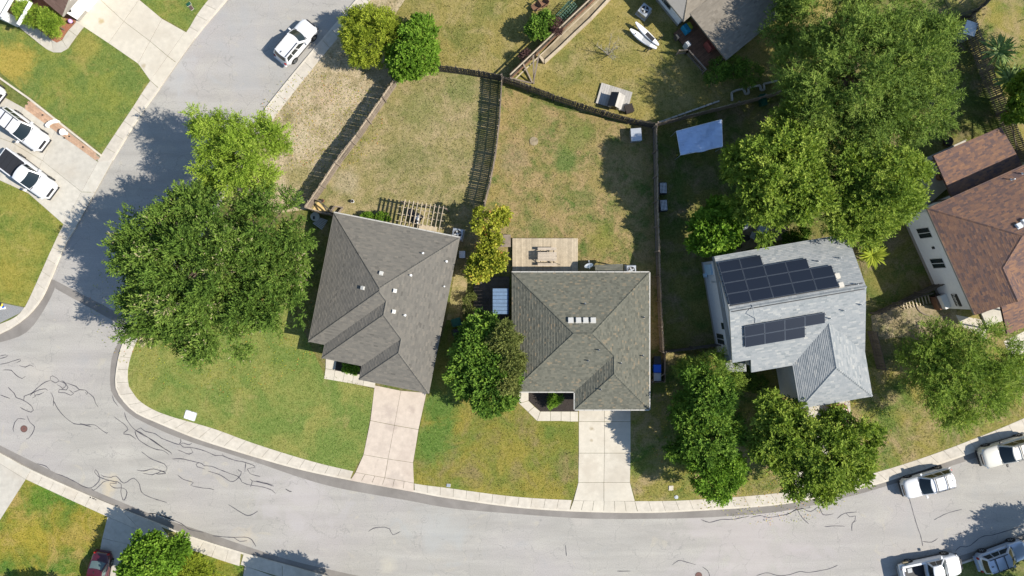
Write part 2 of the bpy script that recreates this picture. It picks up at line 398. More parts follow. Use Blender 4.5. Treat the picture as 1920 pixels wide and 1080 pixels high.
# south side of the lower street
GS = [(-190,745),(-80,796),(0,835),(50,860),(133,900),(217,937),(300,970),(400,1003),(480,1030),(547,1051),(623,1069),(700,1085),(860,1112),(1060,1128),(1300,1130),(1500,1112),(1700,1072),(1920,1000),(2110,915),(2280,830)]
KS = [(-196,758),(-86,808),(0,848),(60,880),(173,930),(283,975),(367,1007),(480,1042),(563,1065),(607,1077),(700,1097),(860,1124),(1060,1140),(1300,1142),(1500,1124),(1700,1084),(1920,1012),(2116,927),(2286,842)]
SS = [(-206,780),(-96,830),(-15,866),(50,898),(163,950),(272,998),(360,1030),(417,1050),(470,1066),(556,1088),(600,1100),(694,1121),(856,1148),(1060,1164),(1302,1166),(1504,1148),(1706,1108),(1930,1036),(2126,951),(2296,866)]
# west kerb of the west street, top to bottom then round to the left
KW = [(930,-600),(590,-190),(427,0),(367,72),(300,167),(260,223),(213,300),(182,350),(143,427),(123,460),(97,523),(80,560),(53,593),(20,617),(0,627),(-60,640),(-190,640)]
SW = [(895,-600),(555,-190),(392,0),(350,62),(283,152),(247,207),(193,288),(162,342),(121,420),(97,470),(67,537),(50,573),(37,590),(0,608),(-60,616),(-190,614)]
GW = [(105,530),(102,543),(83,580),(50,623),(0,642),(-60,656),(-190,656)]
KN, SN, GN, GS, KS, SS, KW, SW, GW = [smooth_line(q, 14) for q in (KN, SN, GN, GS, KS, SS, KW, SW, GW)]
KNw, SNw, GNw, GSw, KSw, SSw, KWw, SWw, GWw = [P2(q) for q in (KN, SN, GN, GS, KS, SS, KW, SW, GW)]

# street: everything between the kerbs
street = MB()
ring = KNw + KSw[::-1] + KWw[::-1]
street.face([(p.x, p.y, 0.0) for p in ring])
street_o = tag(street.build('street', M_['asphalt'], centre=False), kind='structure')
def strip(mb, a, b, za, zb, n=120, m=0):
    ca, cb = cum(a), cum(b)
    pa = [along(a, ca, ca[-1]*i/n) for i in range(n+1)]; pb = [along(b, cb, cb[-1]*i/n) for i in range(n+1)]
    V = [(*p, za) for p in pa] + [(*p, zb) for p in pb]
    mb.idx(V, [(i, n+1+i, n+2+i, i+1) for i in range(n)], m)
def nearest_part(line, a, b):
    """portion of a polyline between the points nearest to a and b"""
    ia = min(range(len(line)), key=lambda i: math.dist(line[i], a)); ib = min(range(len(line)), key=lambda i: math.dist(line[i], b))
    return line[ia:ib+1] if ia < ib else line[ib:ia+1]
gut = MB()
strip(gut, GNw, nearest_part(KNw, GNw[0], GNw[-1]), .005, .012, 200)
strip(gut, GSw, KSw, .005, .012, 200)
strip(gut, GWw, nearest_part(KWw, GWw[0], GWw[-1]), .005, .012, 90)
cb = P2([(100,524),(104,541),(240,617),(247,600)]); gut.face([(p.x, p.y, .006) for p in cb])
tag(gut.build('gutter', M_['gutter'], street_o), 'darker concrete gutter along the kerb')

# kerb faces: a narrow raised strip along each kerb line
def offset_line(line, d):
    o = []
    for i, p in enumerate(line):
        a = Vector(line[max(i-1, 0)]); b = Vector(line[min(i+1, len(line)-1)]); t = (b - a).normalized()
        o.append(Vector(p) + Vector((-t.y, t.x)) * d)
    return o
kb = MB()
def kerb(line, side, w=.17):
    q = offset_line(line, side * w); n = len(line)
    V = [(*p, -.02) for p in line] + [(*p, .12) for p in line] + [(*p, .12) for p in q]
    for i in range(n - 1):
        pass
    kb.idx(V, [(i, i+1, n+i+1, n+i) for i in range(n-1)] + [(n+i, n+i+1, 2*n+i+1, 2*n+i) for i in range(n-1)])
    return q
# which side the land lies
KNi = kerb(KNw, 1); KSi = kerb(KSw, -1); KWi = kerb(KWw, -1)
tag(kb.build('kerb', M_['kerb'], centre=False), kind='structure')

# pavement: slabs laid between the kerb and the lawn edge
pav = MB()
strip(pav, offset_line(KNw, .1), offset_line(SNw, 0), .07, .07, 260); strip(pav, offset_line(KSw, -.1), SSw, .07, .07, 220); strip(pav, offset_line(KWw, -.1), SWw, .07, .07, 120)
pav_o = tag(pav.build('pavement', M_['joint'], centre=False), kind='structure')
def slabs(inner, outer, lo, hi, length, parent, mat, rnd, z=.118, gap=.024, name='slab'):
    """slabs between the two lines for the part of the inner line between the points nearest lo and hi"""
    ci = cum(inner); co = cum(outer)
    def frac(line, c, q):
        i = min(range(len(line)), key=lambda k: math.dist(line[k], q)); return c[i]
    a0, a1 = sorted((frac(inner, ci, lo), frac(inner, ci, hi))); b0, b1 = sorted((frac(outer, co, lo), frac(outer, co, hi)))
    n = max(1, round((a1 - a0) / length))
    for i in range(n):
        L = (a1 - a0) / n; g0 = gap / L / 2
        fs = [i + g0, i + .34, i + .67, i + 1 - g0]
        A = [along(inner, ci, a0 + (a1-a0)*f/n) for f in fs]; B = [along(outer, co, b0 + (b1-b0)*f/n) for f in fs]
        mb = MB(); dz = rnd.uniform(-.003, .003)
        c = [sum(p[k] for p in A + B) / 8 for k in (0, 1)]
        mb.prism([(p[0]-c[0], p[1]-c[1]) for p in A + B[::-1]], -.04, 0)
        me = bpy.data.meshes.new(name); me.from_pydata(mb.v, [], mb.f); me.materials.append(mat)
        link_mesh(name, me, parent, TR((c[0], c[1], z + dz)))
rnd = random.Random(4)
def A_(x, y): return tuple(at(x, y).xy)
for a, b, L in (((500,200),(262,606),1.35), ((257,603),(661,893),1.2), ((779,914),(1072,950),1.25), ((1192,950),(1700,880),1.3), ((1700,880),(1990,770),1.25)):
    slabs(KNi, SNw, A_(*a), A_(*b), L, pav_o, M_['sidewalk'], rnd)
slabs(KNi, SNw, A_(780,-120), A_(506,206), 1.35, pav_o, M_['sidewalk'], rnd)
for a, b, L in (((-100,815),(-60,835),1.4), ((55,885),(205,955),1.3), ((330,1008),(455,1052),1.3), ((610,1085),(800,1125),1.4)):
    slabs(KSi, SSw, A_(*a), A_(*b), L, pav_o, M_['sidewalk'], rnd)
for a, b, L in (((470,-60),(360,82),1.35), ((292,160),(196,308),1.35), ((130,430),(-60,625),1.3)):
    slabs(KWi, SWw, A_(*a), A_(*b), L, pav_o, M_['sidewalk'], rnd)

# lots: one raised sheet per side, then a sheet of grass per yard 4 mm above
Z = .10
def land(name, pts, z0=-.03, z1=.085, mat='far_ground'):
    m = MB(); m.prism(pts, z0, z1); return tag(m.build(name, M_[mat], centre=False), kind='structure')
far = 60
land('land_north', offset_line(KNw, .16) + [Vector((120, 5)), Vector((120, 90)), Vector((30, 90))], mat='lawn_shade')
land('land_south', offset_line(KSw, -.16)[::-1] + [Vector((-75, -11)), Vector((-75, -90)), Vector((120, -90)), Vector((120,-14))])
land('land_west', offset_line(KWw, -.16) + [Vector((-75, -5)), Vector((-75, 90)), Vector((-10, 90))])
def sheet(name, pts, mat, z=Z):
    m = MB(); q = [at(a, b, 0) for a, b in pts]; m.face([(p.x, p.y, z) for p in q]); 
    a = sum(q[i].x*q[(i+1)%len(q)].y - q[(i+1)%len(q)].x*q[i].y for i in range(len(q)))
    if a < 0: m.f = [f[::-1] for f in m.f]
    return tag(m.build(name, M_[mat], centre=False), kind='structure')
def sub(line, a, b):
    q = nearest_part(line, a, b)
    return q if math.dist(q[0], a) < math.dist(q[-1], a) else q[::-1]
sheet('lawn', sub(SN, (262,627), (663,883)) + [(682,852),(703,730),(610,705),(560,600),(520,560),(400,560),(300,580)], 'lawn_corner')
sheet('lawn', [(776,906)] + sub(SN, (785,906), (1068,937)) + [(1084,904),(1085,768),(975,735),(850,600),(838,600),(800,735),(775,867)], 'lawn_mid')
M_['dirt_grass'] = lawn('dirt_and_grass', (.13, .15, .05), (.25, .20, .11), (.34, .27, .18), .42, .47, .6)
sheet('lawn', [(1192,938)] + sub(SN, (1200,939), (1920,783)) + [(2070,710),(2040,560),(1800,580),(1650,690),(1240,660),(1217,768),(1182,768),(1181,904)], 'lawn_east')
sheet('bare_strip', [(696,0)] + sub(SN, (690,8), (430,352)) + [(520,400),(582,392),(645,285),(735,150),(720,60),(760,0),(850,-150),(855,-175)], 'lawn_bare')
sheet('yard_grass', [(760,0),(720,60),(740,140),(815,130),(960,160),(1125,0),(1250,-150),(850,-150)], 'lawn_north', Z + .004)
sheet('yard_grass', [(752,150),(815,130),(941,152),(934,235),(928,293),(917,350),(905,400),(897,450),(880,520),(860,600),(838,600),(862,446),(626,399),(582,392),(603,362),(645,290)], 'lawn_dry', Z + .006)
sheet('yard_grass', [(941,152),(960,168),(1043,203),(1110,217),(1177,233),(1223,240),(1225,400),(1229,500),(1237,660),(1217,665),(1217,511),(958,510),(890,520),(905,400),(917,350),(928,293),(934,235)], 'lawn_back_mid', Z + .008)
sheet('yard_grass', [(1125,0),(960,152),(1043,190),(1160,225),(1227,238),(1273,222),(1440,182),(1560,140),(1560,-150),(1200,-150)], 'lawn_north', Z + .010)
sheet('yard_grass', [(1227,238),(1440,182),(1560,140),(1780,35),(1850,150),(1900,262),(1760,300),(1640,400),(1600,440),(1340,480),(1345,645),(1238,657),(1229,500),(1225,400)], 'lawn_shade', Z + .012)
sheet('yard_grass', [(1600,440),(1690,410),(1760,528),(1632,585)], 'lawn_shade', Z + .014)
sheet('yard_grass', [(1785,35),(1850,150),(1900,262),(1990,450),(2100,300),(2100,-150),(1700,-150)], 'lawn_east', Z + .016)
sheet('lawn', [(-120,40),(0,50),(37,53),(62,74),(80,88),(100,98),(113,100),(130,92),(137,82),(163,48),(260,120),(283,152),(247,207),(193,288),(57,182),(0,135),(-120,45)], 'lawn_west')
sheet('lawn', [(-150,330),(0,339),(24,341),(52,362),(97,397),(121,421),(97,470),(67,537),(48,575),(0,565),(-150,550)], 'lawn_lower_west')
sheet('lawn', [(265,2),(300,32),(352,60),(392,0),(555,-190),(180,-190),(230,-40)], 'lawn_west')
sheet('lawn', [(0,977),(50,898),(163,950),(203,968),(180,1080),(150,1220),(-60,1220)], 'lawn_south')
sheet('lawn', [(330,1022),(360,1030),(417,1050),(458,1060),(430,1220),(290,1220)], 'lawn_south')
sheet('gravel_bed', [(-150,552),(0,567),(48,577),(37,588),(0,606),(-150,614)], 'gravel', Z + .004)

# grass clumps standing on each yard sheet, coloured by the same patches as the ground under them
def tufts(name, px, mat, per_m2, size, seed, z=.10):
    rs = np.random.RandomState(seed); w_ = np.array([at(a, b).xy for a, b in px]); lo, hi = w_.min(0), w_.max(0)
    n = int(per_m2 * (hi - lo).prod()); P = lo + rs.rand(n, 2) * (hi - lo); ins = np.zeros(n, bool)
    for i in range(len(w_)):
        a_, b_ = w_[i], w_[i-1]; c = ((a_[1] > P[:, 1]) != (b_[1] > P[:, 1])) & (P[:, 0] < (b_[0]-a_[0]) * (P[:, 1]-a_[1]) / (b_[1]-a_[1] + 1e-12) + a_[0]); ins ^= c
    P = P[ins]; n = len(P); k = rs.rand(n) ** 2
    an = rs.rand(n) * 6.283; ln = size * (.5 + k); tilt = rs.uniform(.25, 1.0, n)
    d = np.stack([np.cos(an), np.sin(an), tilt], 1) * ln[:, None]; s_ = np.stack([-np.sin(an), np.cos(an), np.zeros(n)], 1) * (ln * .32)[:, None]
    B = np.column_stack([P, np.full(n, z)]); V = np.empty((n, 4, 3), np.float32)
    V[:, 0] = B - s_*.5; V[:, 1] = B + s_*.5; V[:, 2] = B + d + s_*.35; V[:, 3] = B + d - s_*.35
    me = bpy.data.meshes.new(name); me.vertices.add(4*n); me.vertices.foreach_set('co', V.ravel()); me.loops.add(4*n); me.loops.foreach_set('vertex_index', np.arange(4*n, dtype=np.int32))
    me.polygons.add(n); me.polygons.foreach_set('loop_start', np.arange(0, 4*n, 4, dtype=np.int32)); me.polygons.foreach_set('loop_total', np.full(n, 4, np.int32)); me.materials.append(M_[mat]); me.update()
    return tag(link_mesh(name, me, None, Matrix()), kind='stuff')
LAWN1 = sub(SN, (262,627), (663,883)) + [(682,852),(703,730),(610,705),(560,600),(520,560),(400,560),(300,580)]
tufts('grass', [(x + (3 if x < 300 else 0), y - 4 if y > 700 else y) for x, y in LAWN1], 'lawn_corner', 50, .085, 1)
tufts('grass', [(780,902),(837,910),(960,925),(1070,933),(1082,904),(1083,800),(1000,795),(985,790),(968,760),(960,735),(850,600),(838,600),(803,735),(779,867)], 'lawn_mid', 50, .10, 2)
tufts('grass', [(1196,934),(1293,932),(1440,921),(1507,910),(1580,896),(1653,877),(1720,856),(1800,827),(1920,778),(1960,700),(1920,590),(1800,600),(1650,690),(1240,664),(1222,768),(1184,770),(1184,904)], 'lawn_east', 45, .11, 3)
tufts('dry_grass', [(690,10),(530,205),(455,335),(520,395),(578,388),(640,285),(732,150),(717,60),(750,0)], 'lawn_bare', 55, .11, 4)
tufts('grass', [(760,0),(722,60),(742,140),(815,128),(955,150),(1010,95),(1120,-5)], 'lawn_north', 45, .11, 5)
tufts('dry_grass', [(757,152),(815,138),(936,155),(930,235),(922,293),(911,350),(898,400),(890,440),(862,440),(845,435),(750,400),(632,395),(610,368),(652,290)], 'lawn_dry', 55, .11, 6)
tufts('dry_grass', [(946,165),(1043,207),(1110,221),(1177,237),(1219,244),(1221,400),(1224,495),(1168,495),(1086,495),(1086,445),(960,445),(910,450),(910,400),(923,350),(934,293),(940,235)], 'lawn_back_mid', 55, .11, 7)
tufts('grass', [(1010,150),(1120,30),(1200,30),(1262,80),(1340,125),(1440,150),(1440,175),(1300,208),(1228,230),(1160,216),(1043,182)], 'lawn_north', 45, .11, 8)
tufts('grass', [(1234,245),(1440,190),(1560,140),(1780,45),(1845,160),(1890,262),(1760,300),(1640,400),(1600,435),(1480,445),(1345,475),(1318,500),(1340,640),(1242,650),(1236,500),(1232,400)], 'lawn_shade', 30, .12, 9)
tufts('grass', [(0,60),(33,55),(62,77),(80,92),(100,102),(113,104),(132,96),(140,86),(163,52),(258,124),(280,152),(245,205),(193,284),(57,178),(0,140)], 'lawn_west', 50, .085, 10)
tufts('grass', [(0,343),(24,345),(52,366),(97,401),(117,421),(94,470),(64,537),(46,570),(0,561)], 'lawn_lower_west', 50, .085, 11)
tufts('grass', [(268,2),(302,30),(350,56),(388,0)], 'lawn_west', 50, .09, 12)
tufts('grass', [(0,982),(50,903),(160,954),(198,972),(178,1080),(0,1090)], 'lawn_south', 55, .11, 13)
tufts('grass', [(335,1026),(360,1034),(417,1054),(455,1064),(450,1100),(310,1100)], 'lawn_south', 55, .11, 14)

# driveways: each a structure with its poured panels
def panels(name, quads, mat, label=None, z=.122, zs=None, gap=.03):
    base = MB(); allq = []
    for q in quads:
        w_ = [at(a, b).xy for a, b in q]; allq.append(w_)
    for w_ in allq: base.prism([(p.x, p.y) for p in w_], .02, z - .045)
    o = tag(base.build(name, M_['joint'], centre=False), label, kind='structure')
    for i, w_ in enumerate(allq):
        c = sum(w_, Vector((0, 0))) / len(w_)
        zz = zs[i] if zs else [z] * len(w_)
        mb = MB(); q = []
        for p in w_:
            d = c - p; q.append(p + d.normalized() * gap * .7)
        n = len(q)
        V = [(p.x - c.x, p.y - c.y, -.05) for p in q] + [(p.x - c.x, p.y - c.y, zz[k] - z) for k, p in enumerate(q)]
        a = sum(q[k].x*q[(k+1)%n].y - q[(k+1)%n].x*q[k].y for k in range(n))
        F = [tuple(range(n, 2*n))] + [(k, (k+1)%n, n+(k+1)%n, n+k) for k in range(n)]
        if a < 0: F = [f[::-1] for f in F]
        mb.idx(V, F)
        me = bpy.data.meshes.new('concrete_panel'); me.from_pydata(mb.v, [], mb.f); me.materials.append(M_[mat])
        link_mesh('concrete_panel', me, o, TR((c.x, c.y, z)))
    return o
def lerp(a, b, t): return (a[0] + (b[0]-a[0])*t, a[1] + (b[1]-a[1])*t)
def two_col(L, C, Rr):
    q = []
    for i in range(len(L) - 1):
        q.append([L[i], C[i], C[i+1], L[i+1]]); q.append([C[i], Rr[i], Rr[i+1], C[i+1]])
    return q
# corner house drive
q = two_col([(703,722),(695,788),(682,852)], [(752,732),(740,797),(728,860)], [(800,736),(785,805),(775,867)])
q += two_col([(682,852),(667,885)], [(728,860),(722,895)], [(775,867),(776.5,905)])
ap = []
Lp = [(667,885),(657,900)]; Rp = [(776.5,905),(776,922)]
for k in range(6):
    t0, t1 = k/6, (k+1)/6
    ap.append([lerp(Lp[0],Rp[0],t0), lerp(Lp[0],Rp[0],t1), lerp(Lp[1],Rp[1],t1), lerp(Lp[1],Rp[1],t0)])
panels('driveway', q + ap, 'drive_pink', 'pinkish concrete driveway of the corner house', .125)
q = two_col([(1085.5,740),(1085,790),(1085,849),(1084,904),(1075,938)], [(1133,740),(1133,790),(1133,849),(1132,904),(1132,939)], [(1182,740),(1182,790),(1182,849),(1181,904),(1190,939)])
Lp = [(1075,938),(1068,957)]; Rp = [(1190,939),(1195,960)]
ap = []
for k in range(6):
    t0, t1 = k/6, (k+1)/6
    ap.append([lerp(Lp[0],Rp[0],t0), lerp(Lp[0],Rp[0],t1), lerp(Lp[1],Rp[1],t1), lerp(Lp[1],Rp[1],t0)])
panels('driveway', q + ap, 'drive_cream', 'cream concrete driveway of the middle house', .125)
# drive of the house at the upper left
L = [(143,41),(205,82),(260,120),(283,152),(300,167)]; Rr = [(215,-60),(262,0),(305,36),(348,60),(367,72)]
C = [lerp(a, b, .5) for a, b in zip(L, Rr)]
panels('driveway', two_col(L, C, Rr), 'drive_cream', 'cream concrete driveway beside the tall shrubs', .125)
# lower west drive where the pale cars stand
L = [(-120,60),(-50,150),(45,202),(105,245),(185,304),(213,300)]; Rr = [(-160,325),(-60,335),(0,338),(55,363),(121,421),(143,427)]
C = [lerp(a, b, .48) for a, b in zip(L, Rr)]
panels('driveway', two_col(L, C, Rr), 'drive_grey', 'wide concrete driveway where the white cars are parked', .125)
panels('driveway', two_col([(203,968),(193,1008),(180,1080),(165,1200)], [(266,995),(252,1022),(235,1090),(215,1210)], [(330,1022),(310,1075),(290,1130),(270,1220)]), 'drive_grey', 'shaded driveway with the maroon car', .125)
panels('driveway', [[(173,930),(228,953),(266,995),(203,968)], [(228,953),(300,982),(330,1022),(266,995)]], 'sidewalk', None, .127)
panels('driveway', two_col([(460,1060),(445,1140),(430,1220)], [(530,1085),(515,1150),(500,1230)], [(600,1100),(590,1160),(575,1240)]), 'drive_grey', 'driveway at the bottom edge', .125)
panels('driveway', [[(458,1036),(530,1058),(530,1082),(452,1058)], [(530,1058),(606,1078),(600,1099),(530,1082)]], 'sidewalk', None, .127)
panels('driveway', [[(-90,812),(0,850),(60,881),(50,898)], [(50,898),(0,977),(-80,1110),(-190,1060),(-90,812)]], 'drive_grey', 'driveway at the left edge', .127)
panels('driveway', two_col([(1521,745),(1500,800),(1478,870),(1468,935)], [(1560,745),(1550,800),(1535,865),(1526,925)], [(1592,745),(1596,795),(1590,860),(1584,912)]), 'drive_grey', 'driveway under the street trees', .122)
panels('driveway', [[(1790,590),(1845,600),(1850,640),(1800,610)], [(1880,640),(1960,600),(2010,700),(1925,745)]], 'drive_cream', 'driveway of the brown roofed house', .122)

# garden paths
def path(name, outer, inner, n, mat, label, z=.124):
    co, ci = cum(outer), cum(inner); q = []
    for i in range(n):
        q.append([along(outer, co, co[-1]*i/n), along(outer, co, co[-1]*(i+.5)/n), along(outer, co, co[-1]*(i+1)/n), along(inner, ci, ci[-1]*(i+1)/n), along(inner, ci, ci[-1]*(i+.5)/n), along(inner, ci, ci[-1]*i/n)])
    return panels(name, q, mat, label, z)
panels('garden_path', [[(612,655),(634,660),(629,694),(611,691)],[(611,691),(629,694),(626,713),(608,710)],[(629,694),(647,697),(643,716),(626,713)],[(647,697),(664,700),(661,719),(643,716)],[(664,700),(684,703),(681,723),(661,719)],[(684,703),(706,707),(703,727),(681,723)]], 'drive_cream', 'cream path beside the corner house', .124)
panels('garden_path', [[(975,715),(991,715),(991,751),(973,756)],[(973,756),(991,751),(1002,762),(990,772)],[(990,772),(1002,762),(1013,771),(1007,789)],[(1007,789),(1013,771),(1032,771),(1032,789)],[(1032,789),(1032,771),(1052,771),(1052,789)],[(1052,789),(1052,771),(1069,771),(1069,790)],[(1069,790),(1069,771),(1084,771),(1084,790)]], 'drive_cream', 'cream path of the middle house', .124)
path('garden_path', smooth_line([(10,28),(36,51),(62,72),(87,92),(100,99),(113,100),(125,96),(135,83),(150,62),(164,46)], 6), smooth_line([(45,5),(55,38),(69,52),(88,66),(102,79),(110,81),(118,76),(126,62),(137,50),(146,40)], 6), 7, 'drive_grey', 'grey garden path curving round the red mulch', .124)
sheet('mulch_bed', [(45,5),(55,38),(69,52),(88,66),(102,79),(110,81),(118,76),(126,62),(146,40),(120,10),(70,-10)], 'red_mulch', .118)
sheet('mulch_bed', [(630,678),(680,686),(675,706),(628,697)], 'mulch', .119)
sheet('mulch_bed', [(991,715),(1084,715),(1084,771),(1013,771),(991,751)], 'mulch', .119)
# brick bed in the lower west drive
def brick_bed():
    rn = random.Random(9); base = MB()
    poly = [(60,190),(190,296),(183,301),(120,258),(47,203)]
    base.prism(P2(poly), .05, .13); o = tag(base.build('brick_bed', M_['joint'], centre=False), kind='structure')
    me = []
    mt = plain('bed_brick', (.46, .30, .20), .9, .2, 5, rand=.25)
    c0 = Vector(at(52, 200).xy); u = (Vector(at(190, 300).xy) - c0).normalized(); v = Vector((-u.y, u.x))
    from mathutils.geometry import intersect_point_tri_2d
    pw = P2(poly)
    def inside(p):
        c = False
        for i in range(len(pw)):
            a, b = pw[i], pw[i-1]
            if (a.y > p.y) != (b.y > p.y) and p.x < (b.x-a.x)*(p.y-a.y)/(b.y-a.y)+a.x: c = not c
        return c
    mb = MB(); mb.box((0, 0, 0), (.30, .19, .05)); me = bpy.data.meshes.new('brick'); me.from_pydata(mb.v, [], mb.f); me.materials.append(mt)
    n = 0; ang = math.atan2(u.y, u.x)
    for i in range(-2, 32):
        for j in range(-3, 12):
            p = c0 + u * (i * .315 + (.157 if j % 2 else 0)) + v * (j * .2)
            if inside(p) and n < 290:
                link_mesh('brick', me, o, TR((p.x, p.y, .135 + rn.uniform(-.006, .006)), ang + rn.uniform(-.03, .03))); n += 1
brick_bed()
kb2 = MB()
for line in ([(-40,118),(57,186),(191,292)],):
    w_ = P2(line)
    for i in range(len(w_) - 1): kb2.bar((*w_[i], .13), (*w_[i+1], .13), .16, .12)
tag(kb2.build('bed_edging', M_['kerb']), kind='structure')

# tar lines sealing the cracks in the street, traced one by one (pixel polylines)
def tar(lines, width=.066):
    rn = random.Random(5)
    for ln in lines:
        q = [Vector(at(a, b).xy) for a, b in smooth_line(ln, 5)]
        if len(q) < 2: continue
        q = [p + Vector((rn.uniform(-.012, .012), rn.uniform(-.012, .012))) for p in q]
        mb = MB(); n = len(q); V = []
        for i, p in enumerate(q):
            t = (q[min(i+1, n-1)] - q[max(i-1, 0)]).normalized(); nn = Vector((-t.y, t.x)); ww = width * .5 * rn.uniform(.6, 1.25) * (.5 if i in (0, n-1) else 1)
            V += [(*(p + nn*ww), .009), (*(p - nn*ww), .009)]
        mb.idx(V, [(2*i+1, 2*i+3, 2*i+2, 2*i) for i in range(n-1)])
        mb.build('tar_line', M_['tar'], street_o)
def cz(ox, oy, k, pts): return [(ox + x / k, oy + y / k) for x, y in pts]
T = []
a = lambda *p: T.append(cz(0, 620, 4.5, p))
a((0,215),(45,205),(68,212),(50,222),(0,235)); a((0,285),(75,268),(170,238),(172,255),(138,272)); a((165,295),(215,308),(255,290),(285,303))
a((25,332),(95,335),(130,370),(185,405),(218,385)); a((0,540),(85,573)); a((70,478),(120,530),(135,562),(200,588),(270,640),(282,672),(262,687),(215,672),(170,645))
a((200,588),(205,552),(265,530),(330,470),(390,430),(425,418)); a((425,418),(425,390),(445,380),(480,400),(500,425),(470,440),(430,418))
a((255,550),(270,530),(330,500),(385,490),(405,505)); a((290,545),(330,540),(370,520)); a((290,525),(300,552),(272,570))
a((500,425),(540,440),(575,480),(560,500),(500,495),(495,520),(550,525),(600,545),(620,530),(585,500)); a((520,420),(560,450),(530,490),(510,470),(480,455)); a((560,440),(640,470),(670,498),(720,500),(740,520),(735,540),(720,520)); a((620,520),(670,500))
a((740,520),(790,560),(805,610),(830,645)); a((430,522),(452,570),(450,636)); a((452,590),(490,660),(550,730),(625,785),(680,790),(770,810)); a((675,780),(730,795),(800,795),(860,840),(900,865),(912,857))
a((215,748),(150,742),(125,775),(110,830),(118,852)); a((228,715),(250,770),(292,808),(275,865),(245,905),(222,913))
a((962,725),(1000,755),(1050,790),(1082,835),(1045,860),(1045,870),(1100,880),(1148,915)); a((945,540),(960,590),(1000,640))
a((1050,690),(1070,750),(1100,795),(1145,840),(1190,860),(1240,895),(1340,965),(1436,1025))
a = lambda *p: T.append(cz(240, 760, 6, p))
a((90,285),(145,255),(190,290),(310,320),(380,370),(575,440),(590,375)); a((90,290),(80,300),(110,370),(180,430),(300,490),(400,510),(460,555)); a((90,285),(180,340),(270,385),(380,465),(485,535),(488,555))
a((150,520),(260,600),(410,660),(440,700),(430,740),(370,740),(320,770),(425,768),(420,757),(290,715),(180,738),(100,728)); a((175,765),(275,780),(330,760))
a((720,425),(690,445),(620,422),(590,440),(620,470),(720,475),(870,515),(985,565),(1060,565),(1190,615),(1330,645),(1420,680),(1425,700),(1345,715),(1370,765),(1485,800)); a((705,480),(730,530),(690,550),(620,525),(555,500)); a((1325,645),(1315,750)); a((1060,545),(1080,575))
a((500,605),(600,600),(770,640),(830,655),(860,680),(940,685),(1100,750),(1240,800),(1280,860),(1330,885),(1400,900),(1520,920),(1620,955),(1660,990)); a((865,717),(780,690),(765,660),(800,645)); a((900,740),(1040,785),(1150,855),(1210,845),(1270,780),(1275,745),(1235,722),(1255,750)); a((1370,825),(1400,850),(1380,915)); a((1400,850),(1560,885),(1640,910))
a((560,785),(620,830),(735,870),(705,900),(840,930),(920,935),(970,950)); a((1775,938),(1820,968),(1843,968))
a = lambda *p: T.append(cz(0, 880, 6, p))
a((635,52),(700,70),(850,140),(930,190),(1020,210),(1080,170),(1125,110),(1100,30),(1075,0),(1065,30),(1110,80),(1160,105),(1240,125)); a((1020,210),(1050,235),(1110,195),(1160,145),(1230,125),(1310,145),(1310,160),(1240,155),(1240,175),(1290,210),(1390,212),(1430,260),(1400,345),(1385,345),(1360,250),(1365,170),(1300,130))
a((1135,60),(1165,80),(1250,90),(1310,75),(1395,155),(1500,98),(1570,170),(1590,250),(1680,310),(1880,375)); a((1670,495),(1760,500),(1900,555),(1960,560))
a = lambda *p: T.append(cz(0, 720, 3, p))
a((208,448),(260,462),(280,482)); a((1285,678),(1320,700),(1395,740),(1450,715)); a((840,728),(900,735),(1020,785),(1060,815),(1145,835)); a((1195,853),(1290,862),(1400,865),(1440,915)); a((1005,790),(1030,800)); a((1310,860),(1350,885),(1390,880))
a = lambda *p: T.append(cz(480, 720, 3, p))
a((633,830),(660,812),(725,805),(752,815),(770,847),(812,830)); a((165,590),(185,603),(200,604)); a((0,545),(60,558),(98,570))
a = lambda *p: T.append(cz(960, 720, 3, p))
a((300,905),(306,968)); a((592,1052),(665,1052)); a((902,1018),(935,993),(985,1002),(1033,1017)); a((1070,1028),(1100,1050),(1112,1080),(1113,1120)); a((1063,762),(1110,778),(1180,762),(1240,762),(1333,743)); a((1343,750),(1395,740),(1440,750),(1500,742),(1560,728),(1600,705),(1680,695)); a((1375,1078),(1410,1066),(1440,1062),(1500,1078),(1560,1072),(1620,1055),(1670,1060),(1780,1040),(1832,1018))
a = lambda *p: T.append(cz(1440, 720, 3, p))
a((165,705),(190,750),(230,787)); a((190,697),(240,718),(285,692),(310,735),(368,730)); a((100,740),(150,712),(200,700)); a((388,757),(430,728),(500,720)); a((440,728),(460,748),(492,742),(490,765),(473,785),(472,828)); a((318,803),(370,798),(432,800)); a((498,768),(478,780))
a((795,645),(830,770),(860,860),(870,912)); a((868,885),(920,890),(953,868)); a((932,765),(1000,730),(1060,712),(1090,705)); a((1055,940),(1080,915),(1130,912),(1200,860),(1260,850),(1330,830),(1440,795)); a((1050,850),(1120,830)); a((1185,690),(1218,710))
tar(T)
for (x, y, r_) in ((45, 804, .33), (1310, 1079, .33)):
    mh = MB(); c = at(x, y); mh.cyl((c.x, c.y), r_, 0, .014, 24); mh.cyl((c.x, c.y), r_*.8, 0, .020, 24, 1); mh.cyl((c.x, c.y), r_*.25, 0, .026, 12)
    tag(mh.build('manhole_cover', [M_['iron'], plain('iron_inner', (.14, .07, .06), .8, .5, 40)]), 'round rusty manhole cover near the left end of the street' if x < 100 else 'round dark manhole cover at the bottom edge of the street', 'manhole cover')
